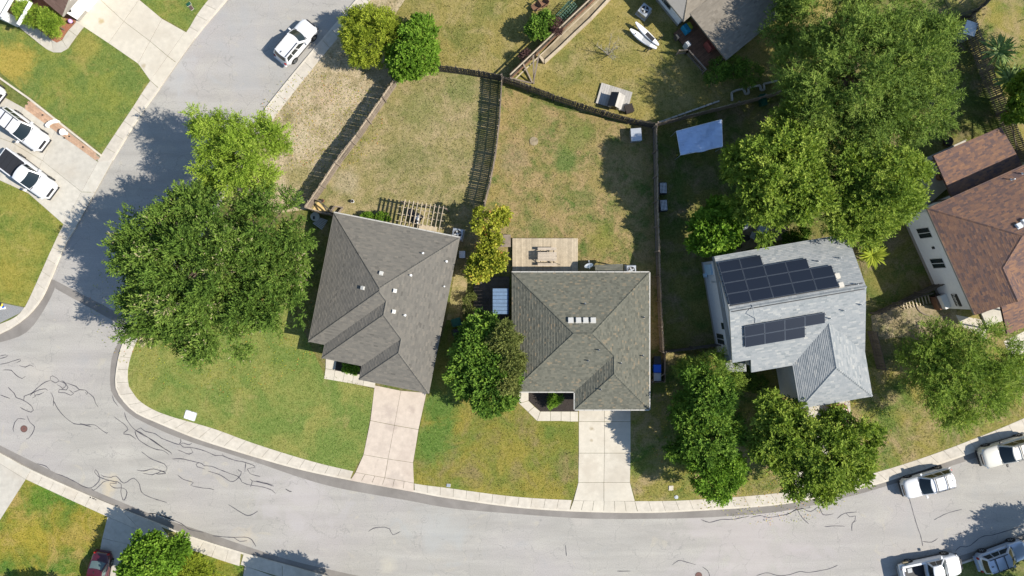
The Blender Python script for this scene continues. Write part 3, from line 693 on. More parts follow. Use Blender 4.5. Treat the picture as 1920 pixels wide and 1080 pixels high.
# ---------------------------------------------------------------- houses
def clip_rect(poly, a0, a1, b0, b1):
    def cl(P, ax, v, keep_ge):
        o = []
        for i in range(len(P)):
            p, q = P[i], P[(i+1) % len(P)]
            ip = (p[ax] >= v) if keep_ge else (p[ax] <= v); iq = (q[ax] >= v) if keep_ge else (q[ax] <= v)
            if ip: o.append(p)
            if ip != iq:
                t = (v - p[ax]) / (q[ax] - p[ax]); r = [p[0] + (q[0]-p[0])*t, p[1] + (q[1]-p[1])*t]; r[ax] = v; o.append(tuple(r))
        return o
    for ax, v, k in ((0, a0, True), (0, a1, False), (1, b0, True), (1, b1, False)):
        poly = cl(poly, ax, v, k)
        if len(poly) < 3: return []
    return poly
def shingle_facet(mb, pts, rn, expo=.145, wlo=.28, whi=.42, thick=.022):
    """lay overlapping courses of shingle tabs over one planar roof facet"""
    P = [Vector(p) for p in pts]
    nrm = Vector((0, 0, 0))
    for i in range(len(P)): nrm += P[i].cross(P[(i+1) % len(P)])
    nrm.normalize()
    if nrm.z < 0: nrm = -nrm; P = P[::-1]
    u = Vector((0, 0, 1)).cross(nrm); u.normalize(); w_ = nrm.cross(u)      # w_ runs up the slope
    o = P[0]; q = [((p - o).dot(u), (p - o).dot(w_)) for p in P]
    bmin = min(b for a, b in q); bmax = max(b for a, b in q); b = bmin
    while b < bmax - .01:
        row = clip_rect(q, -1e3, 1e3, b, b + expo)
        if row:
            a = min(x for x, y in row) - rn.uniform(0, whi); ae = max(x for x, y in row)
            while a < ae:
                wd = rn.uniform(wlo, whi); c = clip_rect(row, a, a + wd, b, b + expo)
                if len(c) >= 3 and abs(sum(c[i][0]*c[(i+1)%len(c)][1] - c[(i+1)%len(c)][0]*c[i][1] for i in range(len(c)))) > 2e-4:
                    th = thick * rn.uniform(.75, 1.3); t = min(1, max(0, rn.gauss(.5, .17)))
                    top = [o + u * x + w_ * y + nrm * (.006 + th * (1 - (y - b) / expo)) for x, y in c]
                    mb.face(top, 0, t)
                    lo = [i for i in range(len(c)) if abs(c[i][1] - b) < 1e-6]
                    if len(lo) >= 2:
                        i0 = min(lo, key=lambda i: c[i][0]); i1 = max(lo, key=lambda i: c[i][0])
                        A, B = top[i0], top[i1]; mb.face([A - nrm*(th+.006), B - nrm*(th+.006), B, A], 0, t * .7)
                a += wd
        b += expo
def ridge_caps(mb, p, q, rn, wd=.20, step=.22, drop=.05):
    p = Vector(p); q = Vector(q); d = q - p; L = d.length; d.normalize(); s = Vector((-d.y, d.x, 0)).normalized()
    n = max(1, int(L / step))
    for i in range(n):
        a = p + d * (L * i / n); b = p + d * (L * (i + 1) / n + .03); t = min(1, max(0, rn.gauss(.42, .14)))
        h0, h1 = .035, .06
        mb.idx([a + Vector((0,0,h0+.02)), b + Vector((0,0,h1+.02)), a + s*wd*.5 + Vector((0,0,h0-drop)), b + s*wd*.5 + Vector((0,0,h1-drop)), a - s*wd*.5 + Vector((0,0,h0-drop)), b - s*wd*.5 + Vector((0,0,h1-drop))],
               [(0,1,3,2),(1,0,4,5),(0,2,4),(1,5,3)], 0, t)

class House:
    def __init__(s, name, label, cat, origin, udir, ze, k, mat_roof, rn=1):
        s.o = Vector(origin[:2]); s.u = Vector(udir).normalized(); s.v = Vector((s.u.y, -s.u.x))   # v points down the picture for u to the right
        s.ze = ze; s.k = k; s.rn = random.Random(rn); s.mat = mat_roof
        s.root = empty(name, (s.o.x, s.o.y, .1), 0, label, cat)
    def W(s, u, v, h=0.0, dz=0.0):
        p = s.o + s.u * (u / 20) + s.v * (v / 20); return Vector((p.x, p.y, s.ze + s.k * h / 20 + dz))
    def roof(s, eave, facets, ridges, th=.20, expo=.145, thick=.022):
        roof = MB()
        E = [s.W(*e) if len(e) == 3 else s.W(e[0], e[1], 0) for e in eave]
        n = len(E)
        for f in facets: roof.face([s.W(*p) for p in f])
        ro = roof.build('roof', M_['fascia'], s.root)
        fb = MB()
        for i in range(n):
            a, b = E[i], E[(i+1) % n]
            fb.face([a - Vector((0,0,th)), b - Vector((0,0,th)), b + Vector((0,0,.004)), a + Vector((0,0,.004))])
        lo_ = [e for e in E if e.z < s.ze + .01]; zl_ = min(e.z for e in lo_) - th + .01; fb.face([Vector((e.x, e.y, zl_)) for e in lo_])
        fb.build('fascia', M_['fascia'], ro)
        sh = MB()
        tw = getattr(s, 'tw', (.28, .42))
        for f in facets: shingle_facet(sh, [s.W(*p) for p in f], s.rn, expo=expo, thick=thick, wlo=tw[0], whi=tw[1])
        so = sh.build('shingles', s.mat, ro); so['kind'] = 'stuff'
        rc = MB()
        for a, b in ridges: ridge_caps(rc, s.W(*a), s.W(*b), s.rn)
        if ridges:
            co = rc.build('ridge_caps', s.mat, ro); co['kind'] = 'stuff'
        s.ro = ro; return ro
    def walls(s, poly, mat, z1=None, name='wall', z0=.05):
        """poly in house units"""
        m = MB(); P = [s.W(*p) for p in poly]; m.prism([(p.x, p.y) for p in P], z0, (s.ze if z1 is None else z1) - .06)
        m.build(name, mat, s.root)
        f = MB(); c = sum(P, Vector()) / len(P); f.prism([(p.x + (p.x-c.x)/(p-c).length*.05, p.y + (p.y-c.y)/(p-c).length*.05) for p in P], 0, .45); f.build('foundation', M_['foundation'], s.root)
    def window(s, a, b, z0, z1, out, sills=True, shutters=2, frame=None):
        """window in the wall running from a to b (house units), out = outward sign along the wall normal"""
        A = s.W(*a); B = s.W(*b); d = (B - A); d.z = 0; L = d.length; d.normalize(); nn = Vector((-d.y, d.x, 0)) * out
        c = (A + B) / 2; zc = (z0 + z1) / 2
        fr = MB(); w_ = .07
        for z in (z0, z1): fr.bar((A.x, A.y, z) , (B.x, B.y, z), .06, w_)
        for t in [0, 1] + [i / shutters for i in range(1, shutters)]:
            p = A + d * (L * t); fr.bar((p.x, p.y, z0), (p.x, p.y, z1), w_, .06, up=tuple(nn))
        fo = fr.build('window', frame or M_['frame'], s.root)
        gl = MB(); p = Vector((c.x, c.y, zc)) + nn * .015; M3 = Matrix((d, nn, Vector((0, 0, 1)))).transposed(); gl.box(p, (L, .03, z1 - z0), M=M3); gl.build('pane', M_['glass'], fo)
    def vent_pipe(s, u, v, h, ht=.35, r=.05, mat='greymetal', flash=None):
        p = s.W(u, v, h); m = MB(); m.cyl((p.x, p.y), r, p.z - .05, p.z + ht, 10); o = m.build('vent_pipe', M_[mat], s.ro)
        m = MB(); m.cyl((p.x, p.y), r * 2.4, p.z - .02, p.z + .10, 12, r2=r); m.build('flashing', M_[flash or mat], o)
    def slope_M(s, nvec):
        z = Vector(nvec).normalized(); x = Vector((s.u.x, s.u.y, 0)); y = z.cross(x).normalized(); x = y.cross(z); return Matrix((x, y, z)).transposed()
    def facet_normal(s, du, dv):
        """normal for a plane whose height (house units) changes by du per unit u and dv per unit v"""
        n = Vector((0, 0, 1)) - Vector((s.u.x, s.u.y, 0)) * du * s.k - Vector((s.v.x, s.v.y, 0)) * dv * s.k
        return n.normalized()
    def box_vent(s, u, v, h, nrm, size=.40, mat='white_plastic'):
        p = s.W(u, v, h); M3 = s.slope_M(nrm); up = M3 @ Vector((0, 0, 1)); m = MB()
        m.box(p + up * .03, (size * 1.15, size * 1.15, .03), M=M3); m.box(p + up * .11, (size * .85, size * .85, .14), M=M3); m.box(p + up * .19, (size, size, .03), M=M3)
        m.build('roof_vent', M_[mat], s.ro)
    def gutter(s, a, b, out):
        A = s.W(*a); B = s.W(*b); d = (B - A).normalized(); nn = Vector((-d.y, d.x, 0)) * out
        m = MB(); m.bar(A + nn*.055 - Vector((0,0,.03)), B + nn*.055 - Vector((0,0,.03)), .11, .10)
        go = m.build('gutter', M_['gutter_metal'], s.ro)
        k = max(2, int((B-A).length / .75)); m = MB(); m.box((0,0,0), (.05, .13, .115)); me = bpy.data.meshes.new('gutter_bracket'); me.from_pydata(m.v, [], m.f); me.materials.append(M_['fascia'])
        for i in range(k + 1):
            p = A + d * ((B-A).length * i / k) + nn*.055 - Vector((0,0,.03)); link_mesh('gutter_bracket', me, go, TR(p, math.atan2(d.y, d.x)))

SH1 = shingle('shingles_warm_grey', [(0, (.092, .086, .075)), (.35, (.132, .123, .108)), (.55, (.152, .141, .122)), (.8, (.180, .162, .136)), (1, (.155, .158, .140))])
SH2 = shingle('shingles_green_grey', [(0, (.078, .078, .062)), (.4, (.112, .112, .090)), (.60, (.140, .138, .110)), (.70, (.150, .143, .111)), (.80, (.190, .160, .112)), (1, (.225, .178, .12))], .10)
SH3 = shingle('shingles_pale_blue_grey', [(0, (.18, .20, .205)), (.4, (.25, .265, .27)), (.6, (.285, .295, .295)), (.85, (.37, .37, .35)), (1, (.40, .385, .345))], .15)
SH4 = shingle('shingles_rust_brown', [(0, (.078, .060, .064)), (.38, (.120, .082, .076)), (.5, (.175, .105, .078)), (.68, (.235, .132, .082)), (1, (.29, .17, .11))], .40, 1.6)
SH5 = shingle('shingles_sand', [(0, (.14, .12, .095)), (.5, (.21, .185, .15)), (1, (.28, .245, .20))], .25)
SH6 = shingle('shingles_cocoa', [(0, (.09, .055, .042)), (.5, (.15, .095, .075)), (1, (.19, .125, .10))], .2)

# --- corner house (warm grey hip roof with two stepped hips)
f = 1 - 2.85 / H; o = at(626, 399, 2.85); ud = at(862, 446) - at(626, 399)
h1 = House('hip_roof_house', 'house with warm brown grey stepped hip roof between the big oak and the pinkish driveway', 'house', o, ud.xy, 2.85, .37, SH1, 11)
F = [[(0,0,0),(120.3,120.3,120.3),(240.6,0,0)], [(0,0,0),(0,246,0),(120.3,125.7,120.3),(120.3,120.3,120.3)],
     [(0,246,0),(31,246,0),(135.8,141.2,104.8),(120.3,125.7,120.3)], [(31,246,0),(31,271.5,0),(135.8,166.7,104.8),(135.8,141.2,104.8)],
     [(31,271.5,0),(107,271.5,0),(173.8,204.7,66.8),(135.8,166.7,104.8)], [(107,271.5,0),(107,297.5,0),(173.8,230.7,66.8),(173.8,204.7,66.8)],
     [(107,297.5,0),(240.6,297.5,0),(173.8,230.7,66.8)], [(240.6,0,0),(120.3,120.3,120.3),(120.3,125.7,120.3),(135.8,141.2,104.8),(135.8,166.7,104.8),(173.8,204.7,66.8),(173.8,230.7,66.8),(240.6,297.5,0)]]
sc = lambda L: [tuple(x * f for x in p) for p in L]
h1.roof(sc([(0,0),(240.6,0),(240.6,297.5),(107,297.5),(107,271.5),(31,271.5),(31,246),(0,246)]), [sc(q) for q in F],
        [sc(q) for q in ([(0,0,0),(120.3,120.3,120.3)], [(240.6,0,0),(120.3,120.3,120.3)], [(0,246,0),(120.3,125.7,120.3)], [(120.3,125.7,120.3),(135.8,141.2,104.8)], [(135.8,141.2,104.8),(135.8,166.7,104.8)], [(31,271.5,0),(135.8,166.7,104.8)], [(135.8,166.7,104.8),(173.8,204.7,66.8)], [(173.8,204.7,66.8),(173.8,230.7,66.8)], [(107,297.5,0),(173.8,230.7,66.8)], [(240.6,297.5,0),(173.8,230.7,66.8)])])
h1.walls(sc([(9,9),(231.6,9),(231.6,288),(116,288),(116,262),(40,262),(40,237),(9,237)]), M_['tan_wall'])
def h_right1(u): return 240.6*f - u
h1.gutter(sc([(0,0)])[0], sc([(240.6,0)])[0], 1)
for (u, v) in ((186, 20+0), ):
    pass
def pix_to_house(hs, px, py, plane):
    """solve for the roof point seen at a pixel: plane(u, v) -> height in house units"""
    z = hs.ze
    for _ in range(8):
        p = at(px, py, z).xy - hs.o; u = p.dot(hs.u) * 20; v = p.dot(hs.v) * 20; z = hs.ze + hs.k * plane(u, v) / 20
    return u, v, plane(u, v)
B1 = lambda u, v: v; R1 = lambda u, v: 240.6*f - u; L1 = lambda u, v: u
for (px, py, pl, r_) in ((793,475,B1,.07), (837,490,R1,.07), (770,516,R1,.07), (833,537,R1,.05), (759,591,R1,.07)):
    h1.vent_pipe(*pix_to_house(h1, px, py, pl), ht=.28, r=r_*.75, mat='white_plastic')
for (px, py, pl, nr) in ((715,513,B1,(0,1)), (681,540,L1,(1,0)), (740,545,R1,(-1,0)), (738,584,R1,(-1,0))):
    h1.box_vent(*pix_to_house(h1, px, py, pl), h1.facet_normal(*nr), .30, 'vent_grey')

# --- middle house
f = 1 - 2.75 / H; o = at(960, 511, 2.75)
h2 = House('hip_roof_house', 'house with green grey hip roof and tan flecked shingles behind the straight cream driveway', 'house', o, (1, 0), 2.75, .36, SH2, 12)
F = [[(0,0,0),(111.5,111.5,111.5),(145.5,111.5,111.5),(257,0,0)], [(0,0,0),(0,223,0),(111.5,111.5,111.5)],
     [(0,223,0),(118,223,0),(187.5,153.5,69.5),(145.5,111.5,111.5),(111.5,111.5,111.5)], [(118,223,0),(118,256.5,0),(187.5,187,69.5),(187.5,153.5,69.5)],
     [(118,256.5,0),(257,256.5,0),(187.5,187,69.5)], [(257,0,0),(145.5,111.5,111.5),(187.5,153.5,69.5),(187.5,187,69.5),(257,256.5,0)]]
h2.tw = (.16, .30); h2.roof(sc([(0,0),(257,0),(257,256.5),(118,256.5),(118,223),(0,223)]), [sc(q) for q in F],
        [sc(q) for q in ([(0,0,0),(111.5,111.5,111.5)], [(257,0,0),(145.5,111.5,111.5)], [(111.5,111.5,111.5),(145.5,111.5,111.5)], [(0,223,0),(111.5,111.5,111.5)], [(145.5,111.5,111.5),(187.5,153.5,69.5)], [(187.5,153.5,69.5),(187.5,187,69.5)], [(118,256.5,0),(187.5,187,69.5)], [(257,256.5,0),(187.5,187,69.5)])], thick=.03)
h2.walls(sc([(9,9),(248,9),(248,247),(127,247),(127,214),(9,214)]), M_['tan_wall'])
for a_, b_, s_ in (((0,0),(257,0),1), ((0,223),(118,223),-1), ((118,223),(118,256.5),-1), ((118,256.5),(257,256.5),-1), ((257,0),(257,256.5),1)):
    h2.gutter(sc([a_])[0], sc([b_])[0], s_)
B2 = lambda u, v: v; R2 = lambda u, v: 257*f - u; F2 = lambda u, v: 223*f - v; G2 = lambda u, v: 256.5*f - v
for (px, py, pl) in ((1097,570,B2), (1207,595,R2), (1123,656,F2), (1103,676,F2), (1205,667,R2), (1164,681,R2), (1126,730,G2)):
    h2.vent_pipe(*pix_to_house(h2, px, py, pl), ht=.38, r=.05, mat='dark', flash='greymetal')
for px in (1070, 1084.5, 1098, 1112): h2.box_vent(*pix_to_house(h2, px, 601, B2), h2.facet_normal(0, 1), .44, 'vent_grey')

# --- two storey house with solar panels
o3 = Vector(at(1306.6, 486, 0)); ud3 = Vector((.9856, .169))
h3 = House('gable_roof_house', 'two storey house with pale blue grey roof carrying two solar arrays', 'house', o3, ud3, 5.3, .35, SH3, 13)
F = [[(0,0,0),(0,92.5,92.5),(231,92.5,92.5),(231,0,0)],
     [(0,92.5,92.5),(0,185,0),(32,185,0),(32,208,-23),(104,208,-23),(167.5,144.5,40.5),(231,208,-23),(231,92.5,92.5)],
     [(104,208,-23),(104,284,-23),(167.5,220.5,40.5),(167.5,144.5,40.5)], [(104,284,-23),(231,284,-23),(167.5,220.5,40.5)], [(231,208,-23),(167.5,144.5,40.5),(167.5,220.5,40.5),(231,284,-23)]]
h3.roof([(0,0,0),(0,92.5,92.5),(0,185,0),(32,185,0),(32,208,-23),(104,208,-23),(104,284,-23),(231,284,-23),(231,208,-23),(231,92.5,92.5),(231,0,0)], F,
        [[(0,92.5,92.5),(231,92.5,92.5)], [(167.5,144.5,40.5),(167.5,220.5,40.5)], [(104,284,-23),(167.5,220.5,40.5)], [(231,284,-23),(167.5,220.5,40.5)]])
h3.walls([(7,8),(225,8),(225,177),(225,276),(111,276),(111,200),(39,200),(39,177),(7,177)], M_['brick_wall'], 4.8)
for uu, s_ in ((7, 0), (225, 1)):
    gm = MB(); a_, b_, c_ = h3.W(uu, 8, 8), h3.W(uu, 92.5, 92.5), h3.W(uu, 177, 8); q = Vector((0, 0, .05))
    base = [Vector((a_.x, a_.y, 4.7)), Vector((c_.x, c_.y, 4.7))]
    gm.face([base[0], base[1], c_ - q, b_ - q, a_ - q]); gm.build('gable_wall', M_['brick_wall'], h3.root)
# ridge vent: two dark slots either side of the ridge
for dv in (-7, 3):
    rv = MB(); rv.bar(h3.W(3, 92.5+dv, 92.5-abs(dv), .06), h3.W(228, 92.5+dv, 92.5-abs(dv), .06), .06, .035); rv.build('ridge_vent', M_['dark'], h3.ro)
h3.window((7,118),(7,131), 2.9, 4.3, -1, shutters=1); h3.window((7,140),(7,160), 1.0, 3.0, -1, shutters=2)
# small lower roof at the front left corner
lr = MB(); q = [h3.W(4,177), h3.W(40,177), h3.W(40,214), h3.W(4,209)]; 
zz = [2.9, 2.9, 2.5, 2.5]; P_ = [Vector((p.x, p.y, z)) for p, z in zip(q, zz)]
shingle_facet(lr, P_, h3.rn); lr.face([p - Vector((0,0,.02)) for p in P_], 0, .3); lr.face([p - Vector((0,0,.16)) for p in P_], 0, .3)
lr.build('porch_roof', SH3, h3.root)
# porch roof in the shade left of the garage
lr = MB(); q = [h3.W(72,196), h3.W(108,196), h3.W(108,284), h3.W(84,260)]; P_ = [Vector((p.x, p.y, z)) for p, z in zip(q, (2.6,2.9,2.9,2.6))]
pm = MB(); 
for x, y in ((74,200),(86,258)):
    p = h3.W(x, y); pm.bar((p.x, p.y, .1), (p.x, p.y, 2.5), .12, .12)
# pipes and vents
B3 = lambda u, v: v; F3 = lambda u, v: 185 - v
for (px, py, pl) in ((1533,490,B3), (1573,484,B3), (1605,533,B3), (1612,571,F3), (1580,582,F3), (1555,597,F3)):
    h3.vent_pipe(*pix_to_house(h3, px, py, pl), ht=.38, r=.045, mat='greymetal')
for (px, py) in ((1569,518), (1576,535)): h3.box_vent(*pix_to_house(h3, px, py, B3), h3.facet_normal(0, 1), .40, 'stucco')
# solar arrays: each panel a part, frame and rails
PV = glossy('solar_glass', (.010, .014, .024), .35, 0, 0); PV.node_tree.nodes['Principled BSDF'].inputs['Specular IOR Level'].default_value = .35; PVL = plain('panel_frame', (.10, .115, .14), .4, .05, metal=.4)
def solar(name, label, rows, plane, nrm):
    """rows: list of (pixel start, pixel end of the row centre line, panel count, u offsets)"""
    M3 = h3.slope_M(nrm); up = M3 @ Vector((0, 0, 1)); first = rows[0]
    p0 = pix_to_house(h3, *first[0], plane)
    root = empty(name, h3.W(*p0), 0, label, 'solar array')
    mb = MB(); mb.box((0,0,0), (first[2], first[3], .035)); me = bpy.data.meshes.new('solar_panel'); me.from_pydata(mb.v, [], mb.f); me.materials.append(PV)
    mb = MB()
    L_, W_ = first[2], first[3]
    for s_ in (-1, 1):
        mb.box((0, s_*(W_/2-.012), .006), (L_, .026, .045)); mb.box((s_*(L_/2-.012), 0, .006), (.026, W_-.06, .045))
    mf = bpy.data.meshes.new('panel_frame'); mf.from_pydata(mb.v, [], mb.f); mf.materials.append(PVL)
    for (u0, v0, n) in rows[1:]:
        for i in range(n):
            u = u0 + i * (L_*20 + .7); p = h3.W(u + L_*10, v0, plane(u, v0)) + up * .16
            Mx = Matrix.Translation(p) @ M3.to_4x4()
            po = link_mesh('solar_panel', me, root, Mx); link_mesh('panel_frame', mf, po, Mx)
    for (u0, v0, n) in rows[1:]:
        for dv in (-5, 5):
            rl = MB(); rl.bar(h3.W(u0-2, v0+dv, plane(0, v0+dv)) + up*.09, h3.W(u0 + n*(L_*20+.7)+2, v0+dv, plane(0, v0+dv)) + up*.09, .05, .07); rl.build('mounting_rail', M_['dark'], root)
# back array measured in roof units: find rows from the picture corners
c00 = pix_to_house(h3, 1345, 493, B3); c01 = pix_to_house(h3, 1424, 478, B3); c10 = pix_to_house(h3, 1370, 573, B3); c2 = pix_to_house(h3, 1561, 540, B3)
pl_ = (c01[0] - c00[0]) / 2 / 20
rowh = (c10[1] - c00[1]) / 4
solar('solar_array', 'large black solar array stepped along the back slope of the pale grey roof', [((1345,493), None, pl_ - .03, rowh / 20 * math.sqrt(1 + h3.k**2) - .03)] + [(c00[0], c00[1] + rowh*.5, 2), (c00[0], c00[1] + rowh*1.5, 4), (c00[0], c00[1] + rowh*2.5, 5), (c00[0], c00[1] + rowh*3.5, 5)], B3, h3.facet_normal(0, 1))
d00 = pix_to_house(h3, 1394, 610, F3); d01 = pix_to_house(h3, 1545, 587, F3); d10 = pix_to_house(h3, 1397, 650, F3)
pl2 = (d01[0] - d00[0]) / 4 / 20; rh2 = (d10[1] - d00[1]) / 2
solar('solar_array', 'smaller blue black solar array on the front slope above the garage', [((1394,610), None, pl2 - .03, rh2 / 20 * math.sqrt(1 + h3.k**2) - .03)] + [(d00[0], d00[1] + rh2*.5, 4), (d00[0], d00[1] + rh2*1.5, 3)], F3, h3.facet_normal(0, -1))
cd = MB(); pa = [pix_to_house(h3, 1410, 572, B3), pix_to_house(h3, 1413, 590, B3)]; pb = [pix_to_house(h3, 1416, 597, F3), pix_to_house(h3, 1416, 606, F3)]
cd.tube([h3.W(*q, .10) for q in pa + pb], .03); cd.build('conduit', M_['greymetal'], h3.ro)
# service box, cable and meter on the left gable wall
ub = MB(); a_ = h3.W(5.5, 22); 
ub.box((a_.x, a_.y, 2.2), (.22, .95, 1.7), rz=math.atan2(h3.u.y, h3.u.x)); ub.box((a_.x-.03, a_.y-.5, 1.2), (.20, .35, .6), rz=math.atan2(h3.u.y, h3.u.x)); ub.build('meter_box', plain('pale_blue_box', (.35, .48, .58), .5, .08), h3.root)
ub = MB(); ub.tube([h3.W(5.5, 45, 0, -3), h3.W(5.5, 45, 0, -.6), h3.W(5.2, 90, 0, -.5)], .04); ub.build('conduit', M_['greymetal'], h3.root)

# --- brown roofed house at the right
o4 = Vector(at(1680.3, 402, 0)); ud4 = Vector((.912, .41))
h4 = House('brown_roof_house', 'two storey house with rust and purple brown shingles and long white side wall', 'house', o4, ud4, 4.6, .42, SH4, 14)
F = [[(0,0,0),(0,203,0),(60,203,60),(60,141,60),(100.5,100.5,100.5)], [(0,0,0),(100.5,100.5,100.5),(200,100.5,100.5),(300,0,0)],
     [(60,141,60),(60,203,60),(120,203,0),(120,201,0)], [(100.5,100.5,100.5),(60,141,60),(120,201,0),(300,201,0),(200,100.5,100.5)], [(300,0,0),(200,100.5,100.5),(300,201,0)]]
h4.roof([(0,0),(300,0),(300,201),(120,201),(120,203),(60,203,60),(0,203)], F, [[(0,0,0),(100.5,100.5,100.5)], [(100.5,100.5,100.5),(200,100.5,100.5)], [(60,141,60),(60,203,60)], [(100.5,100.5,100.5),(60,141,60)]], thick=.03)
h4.walls([(7,8),(292,8),(292,193),(118,193),(118,196),(7,196)], M_['white_siding'])
gm = MB(); a_, b_, c_ = h4.W(7, 196, 5), h4.W(60, 196, 58), h4.W(113, 196, 5); gm.face([Vector((a_.x,a_.y,4.4)), Vector((c_.x,c_.y,4.4)), c_, b_, a_]); gm.build('gable_wall', M_['white_siding'], h4.root)
h4.window((7,36),(7,55), 1.35, 3.1, -1); h4.window((7,96),(7,115), 1.35, 3.1, -1)
def H4wall(v, z): p = h4.W(6.3, v); return Vector((p.x, p.y, z))
m_ = MB(); m_.box(H4wall(75, 2.6), (.10, .22, .30), rz=math.atan2(h4.u.y, h4.u.x)); m_.build('dryer_vent', M_['dark'], h4.root)
m_ = MB(); m_.bar(H4wall(166, 2.55), H4wall(190, 2.55), .06, .75); pn = m_.build('entry_recess', M_['dark'], h4.root)
tcu = bpy.data.curves.new('sign_text', 'FONT'); tcu.body = 'home'; tcu.size = .55; tcu.extrude = .01; tcu.align_x = 'CENTER'; tcu.align_y = 'CENTER'; tcu.materials.append(M_['white_paint'])
to_ = bpy.data.objects.new('sign_text', tcu); COL.objects.link(to_); dgx = bpy.context.evaluated_depsgraph_get(); dgx.update(); tme = bpy.data.meshes.new_from_object(to_.evaluated_get(dgx)); bpy.data.objects.remove(to_)
wv = (H4wall(190, 2.55) - H4wall(166, 2.55)).normalized(); wn = Vector((-h4.u.x, -h4.u.y, 0)); M3 = Matrix((wv, wn.cross(wv), wn)).transposed().to_4x4()
if (wn.cross(wv)).z < 0: M3 = Matrix((-wv, wn.cross(-wv), wn)).transposed().to_4x4()
link_mesh('sign_text', tme, pn, Matrix.Translation(H4wall(178, 2.55) + wn*.05) @ M3)
def slab4(v0, v1, d, z0, z1, nm, mt):
    m_ = MB(); a_, b_ = H4wall(v0, 0), H4wall(v1, 0); q = [a_, b_, b_ + wn*d, a_ + wn*d]; m_.prism([(p.x, p.y) for p in q], z0, z1); m_.build(nm, M_[mt], h4.root)
slab4(166, 192, .55, .1, 1.45, 'entry_landing', 'white_paint'); slab4(166, 192, .75, .1, .95, 'step', 'red_wood')
lr = MB(); P_ = []
for u_, v_, z_ in ((57,203,4.05),(200,203,4.05),(200,268,3.1),(57,268,3.1)):
    p = h4.W(u_, v_); P_.append(Vector((p.x, p.y, z_)))
shingle_facet(lr, P_, h4.rn); lr.face([p - Vector((0,0,.02)) for p in P_], 0, .3); lr.face([p - Vector((0,0,.2)) for p in P_][::-1], 0, .3); lr.build('porch_roof', SH4, h4.root)
for u_ in (62, 130, 195):
    m_ = MB(); p = h4.W(u_, 262); m_.bar((p.x, p.y, .1), (p.x, p.y, 3.0), .14, .14); m_.build('porch_post', M_['white_paint'], h4.root)
m_ = MB(); q = [h4.W(66,204), h4.W(195,204), h4.W(195,262), h4.W(66,262)]; m_.prism([(p.x, p.y) for p in q], .1, .3); m_.build('porch_floor', M_['drive_grey'], h4.root)
# patio cover behind it
lr = MB(); P_ = []
Z4 = [(1750,292,3.3),(1877,238,3.3),(1985,395,3.75),(1793,377,3.6)]
pc = [at(1750,292,3.1), at(1877,238,3.1), at(1960,385,3.4), at(1822,450,3.4)]
shingle_facet(lr, pc, h4.rn); lr.face([p - Vector((0,0,.02)) for p in pc], 0, .3)
for i in range(4): lr.face([pc[i] - Vector((0,0,.22)), pc[(i+1)%4] - Vector((0,0,.22)), pc[(i+1)%4], pc[i]], 0, .2)
lr.face([p - Vector((0,0,.22)) for p in pc][::-1], 0, .3); lr.build('patio_roof', SH4, h4.root)
for t in (.04, .5, .96):
    m_ = MB(); p = pc[0].lerp(pc[3], t) * 1; m_.bar((p.x + .25, p.y, .1), (p.x + .25, p.y, 2.9), .14, .14); m_.build('patio_post', M_['dark_wood'], h4.root)
m_ = MB(); m_.prism(P2([(1660,330),(1810,262),(1790,340),(1720,400),(1690,405)]), .08, .16); tag(m_.build('patio', M_['drive_grey']), kind='structure')
B4 = lambda u, v: v
for (px, py) in ((1910,424), (1921,416)): h4.box_vent(*pix_to_house(h4, px, py, B4), h4.facet_normal(0, 1), .42)
for (px, py) in ((1896,337), (1917,326)): h4.vent_pipe(*pix_to_house(h4, px, py, B4), ht=.45, r=.05, mat='white_plastic')

# --- sandy roofed house at the top with patio cover
o5 = at(1268, 62, 0); ud5 = Vector((.774, .633))
h5 = House('sandy_roof_house', 'white walled house with sandy roof and broad patio cover beside the paddle boards', 'house', o5, ud5, 2.75, .36, SH5, 15)
# house units: u to the upper right, v towards the lower right; the house lies on the negative v side
F = [[(0,0,0),(0,-230,0),(100,-115,115*.95),(100,-100,100)], [(0,0,0),(100,-100,100),(120,-100,100),(230,0,0)], [(230,0,0),(120,-100,100),(120,-115,110),(230,-230,0)], [(0,-230,0),(230,-230,0),(120,-115,110),(100,-115,110)]]
h5.roof([(0,0),(230,0),(230,-230),(0,-230)], F, [[(0,0,0),(100,-100,100)], [(230,0,0),(120,-100,100)]])
h5.walls([(9,-9),(221,-9),(221,-221),(9,-221)], M_['white_siding'])
h5.window((9,-38),(9,-76), 1.0, 2.25, -1, frame=M_['greymetal'])
lr = MB(); P_ = []
for u_, v_, z_ in ((16,-4,2.84),(158,-4,2.84),(158,102,2.66),(16,102,2.66)):
    p = h5.W(u_, v_); P_.append(Vector((p.x, p.y, z_)))
shingle_facet(lr, P_, h5.rn, thick=.012); lr.face([p - Vector((0,0,.02)) for p in P_], 0, .3); lr.face([p - Vector((0,0,.2)) for p in P_][::-1], 0, .2)
for i in range(4): lr.face([P_[i] - Vector((0,0,.2)), P_[(i+1)%4] - Vector((0,0,.2)), P_[(i+1)%4], P_[i]], 0, .1)
lr.build('patio_roof', SH5, h5.root)
for u_, v_ in ((22,96),(90,96),(150,96),(150,30)):
    m_ = MB(); p = h5.W(u_, v_); m_.bar((p.x, p.y, .1), (p.x, p.y, 2.5), .14, .14); m_.build('patio_post', M_['dark_wood'], h5.root)
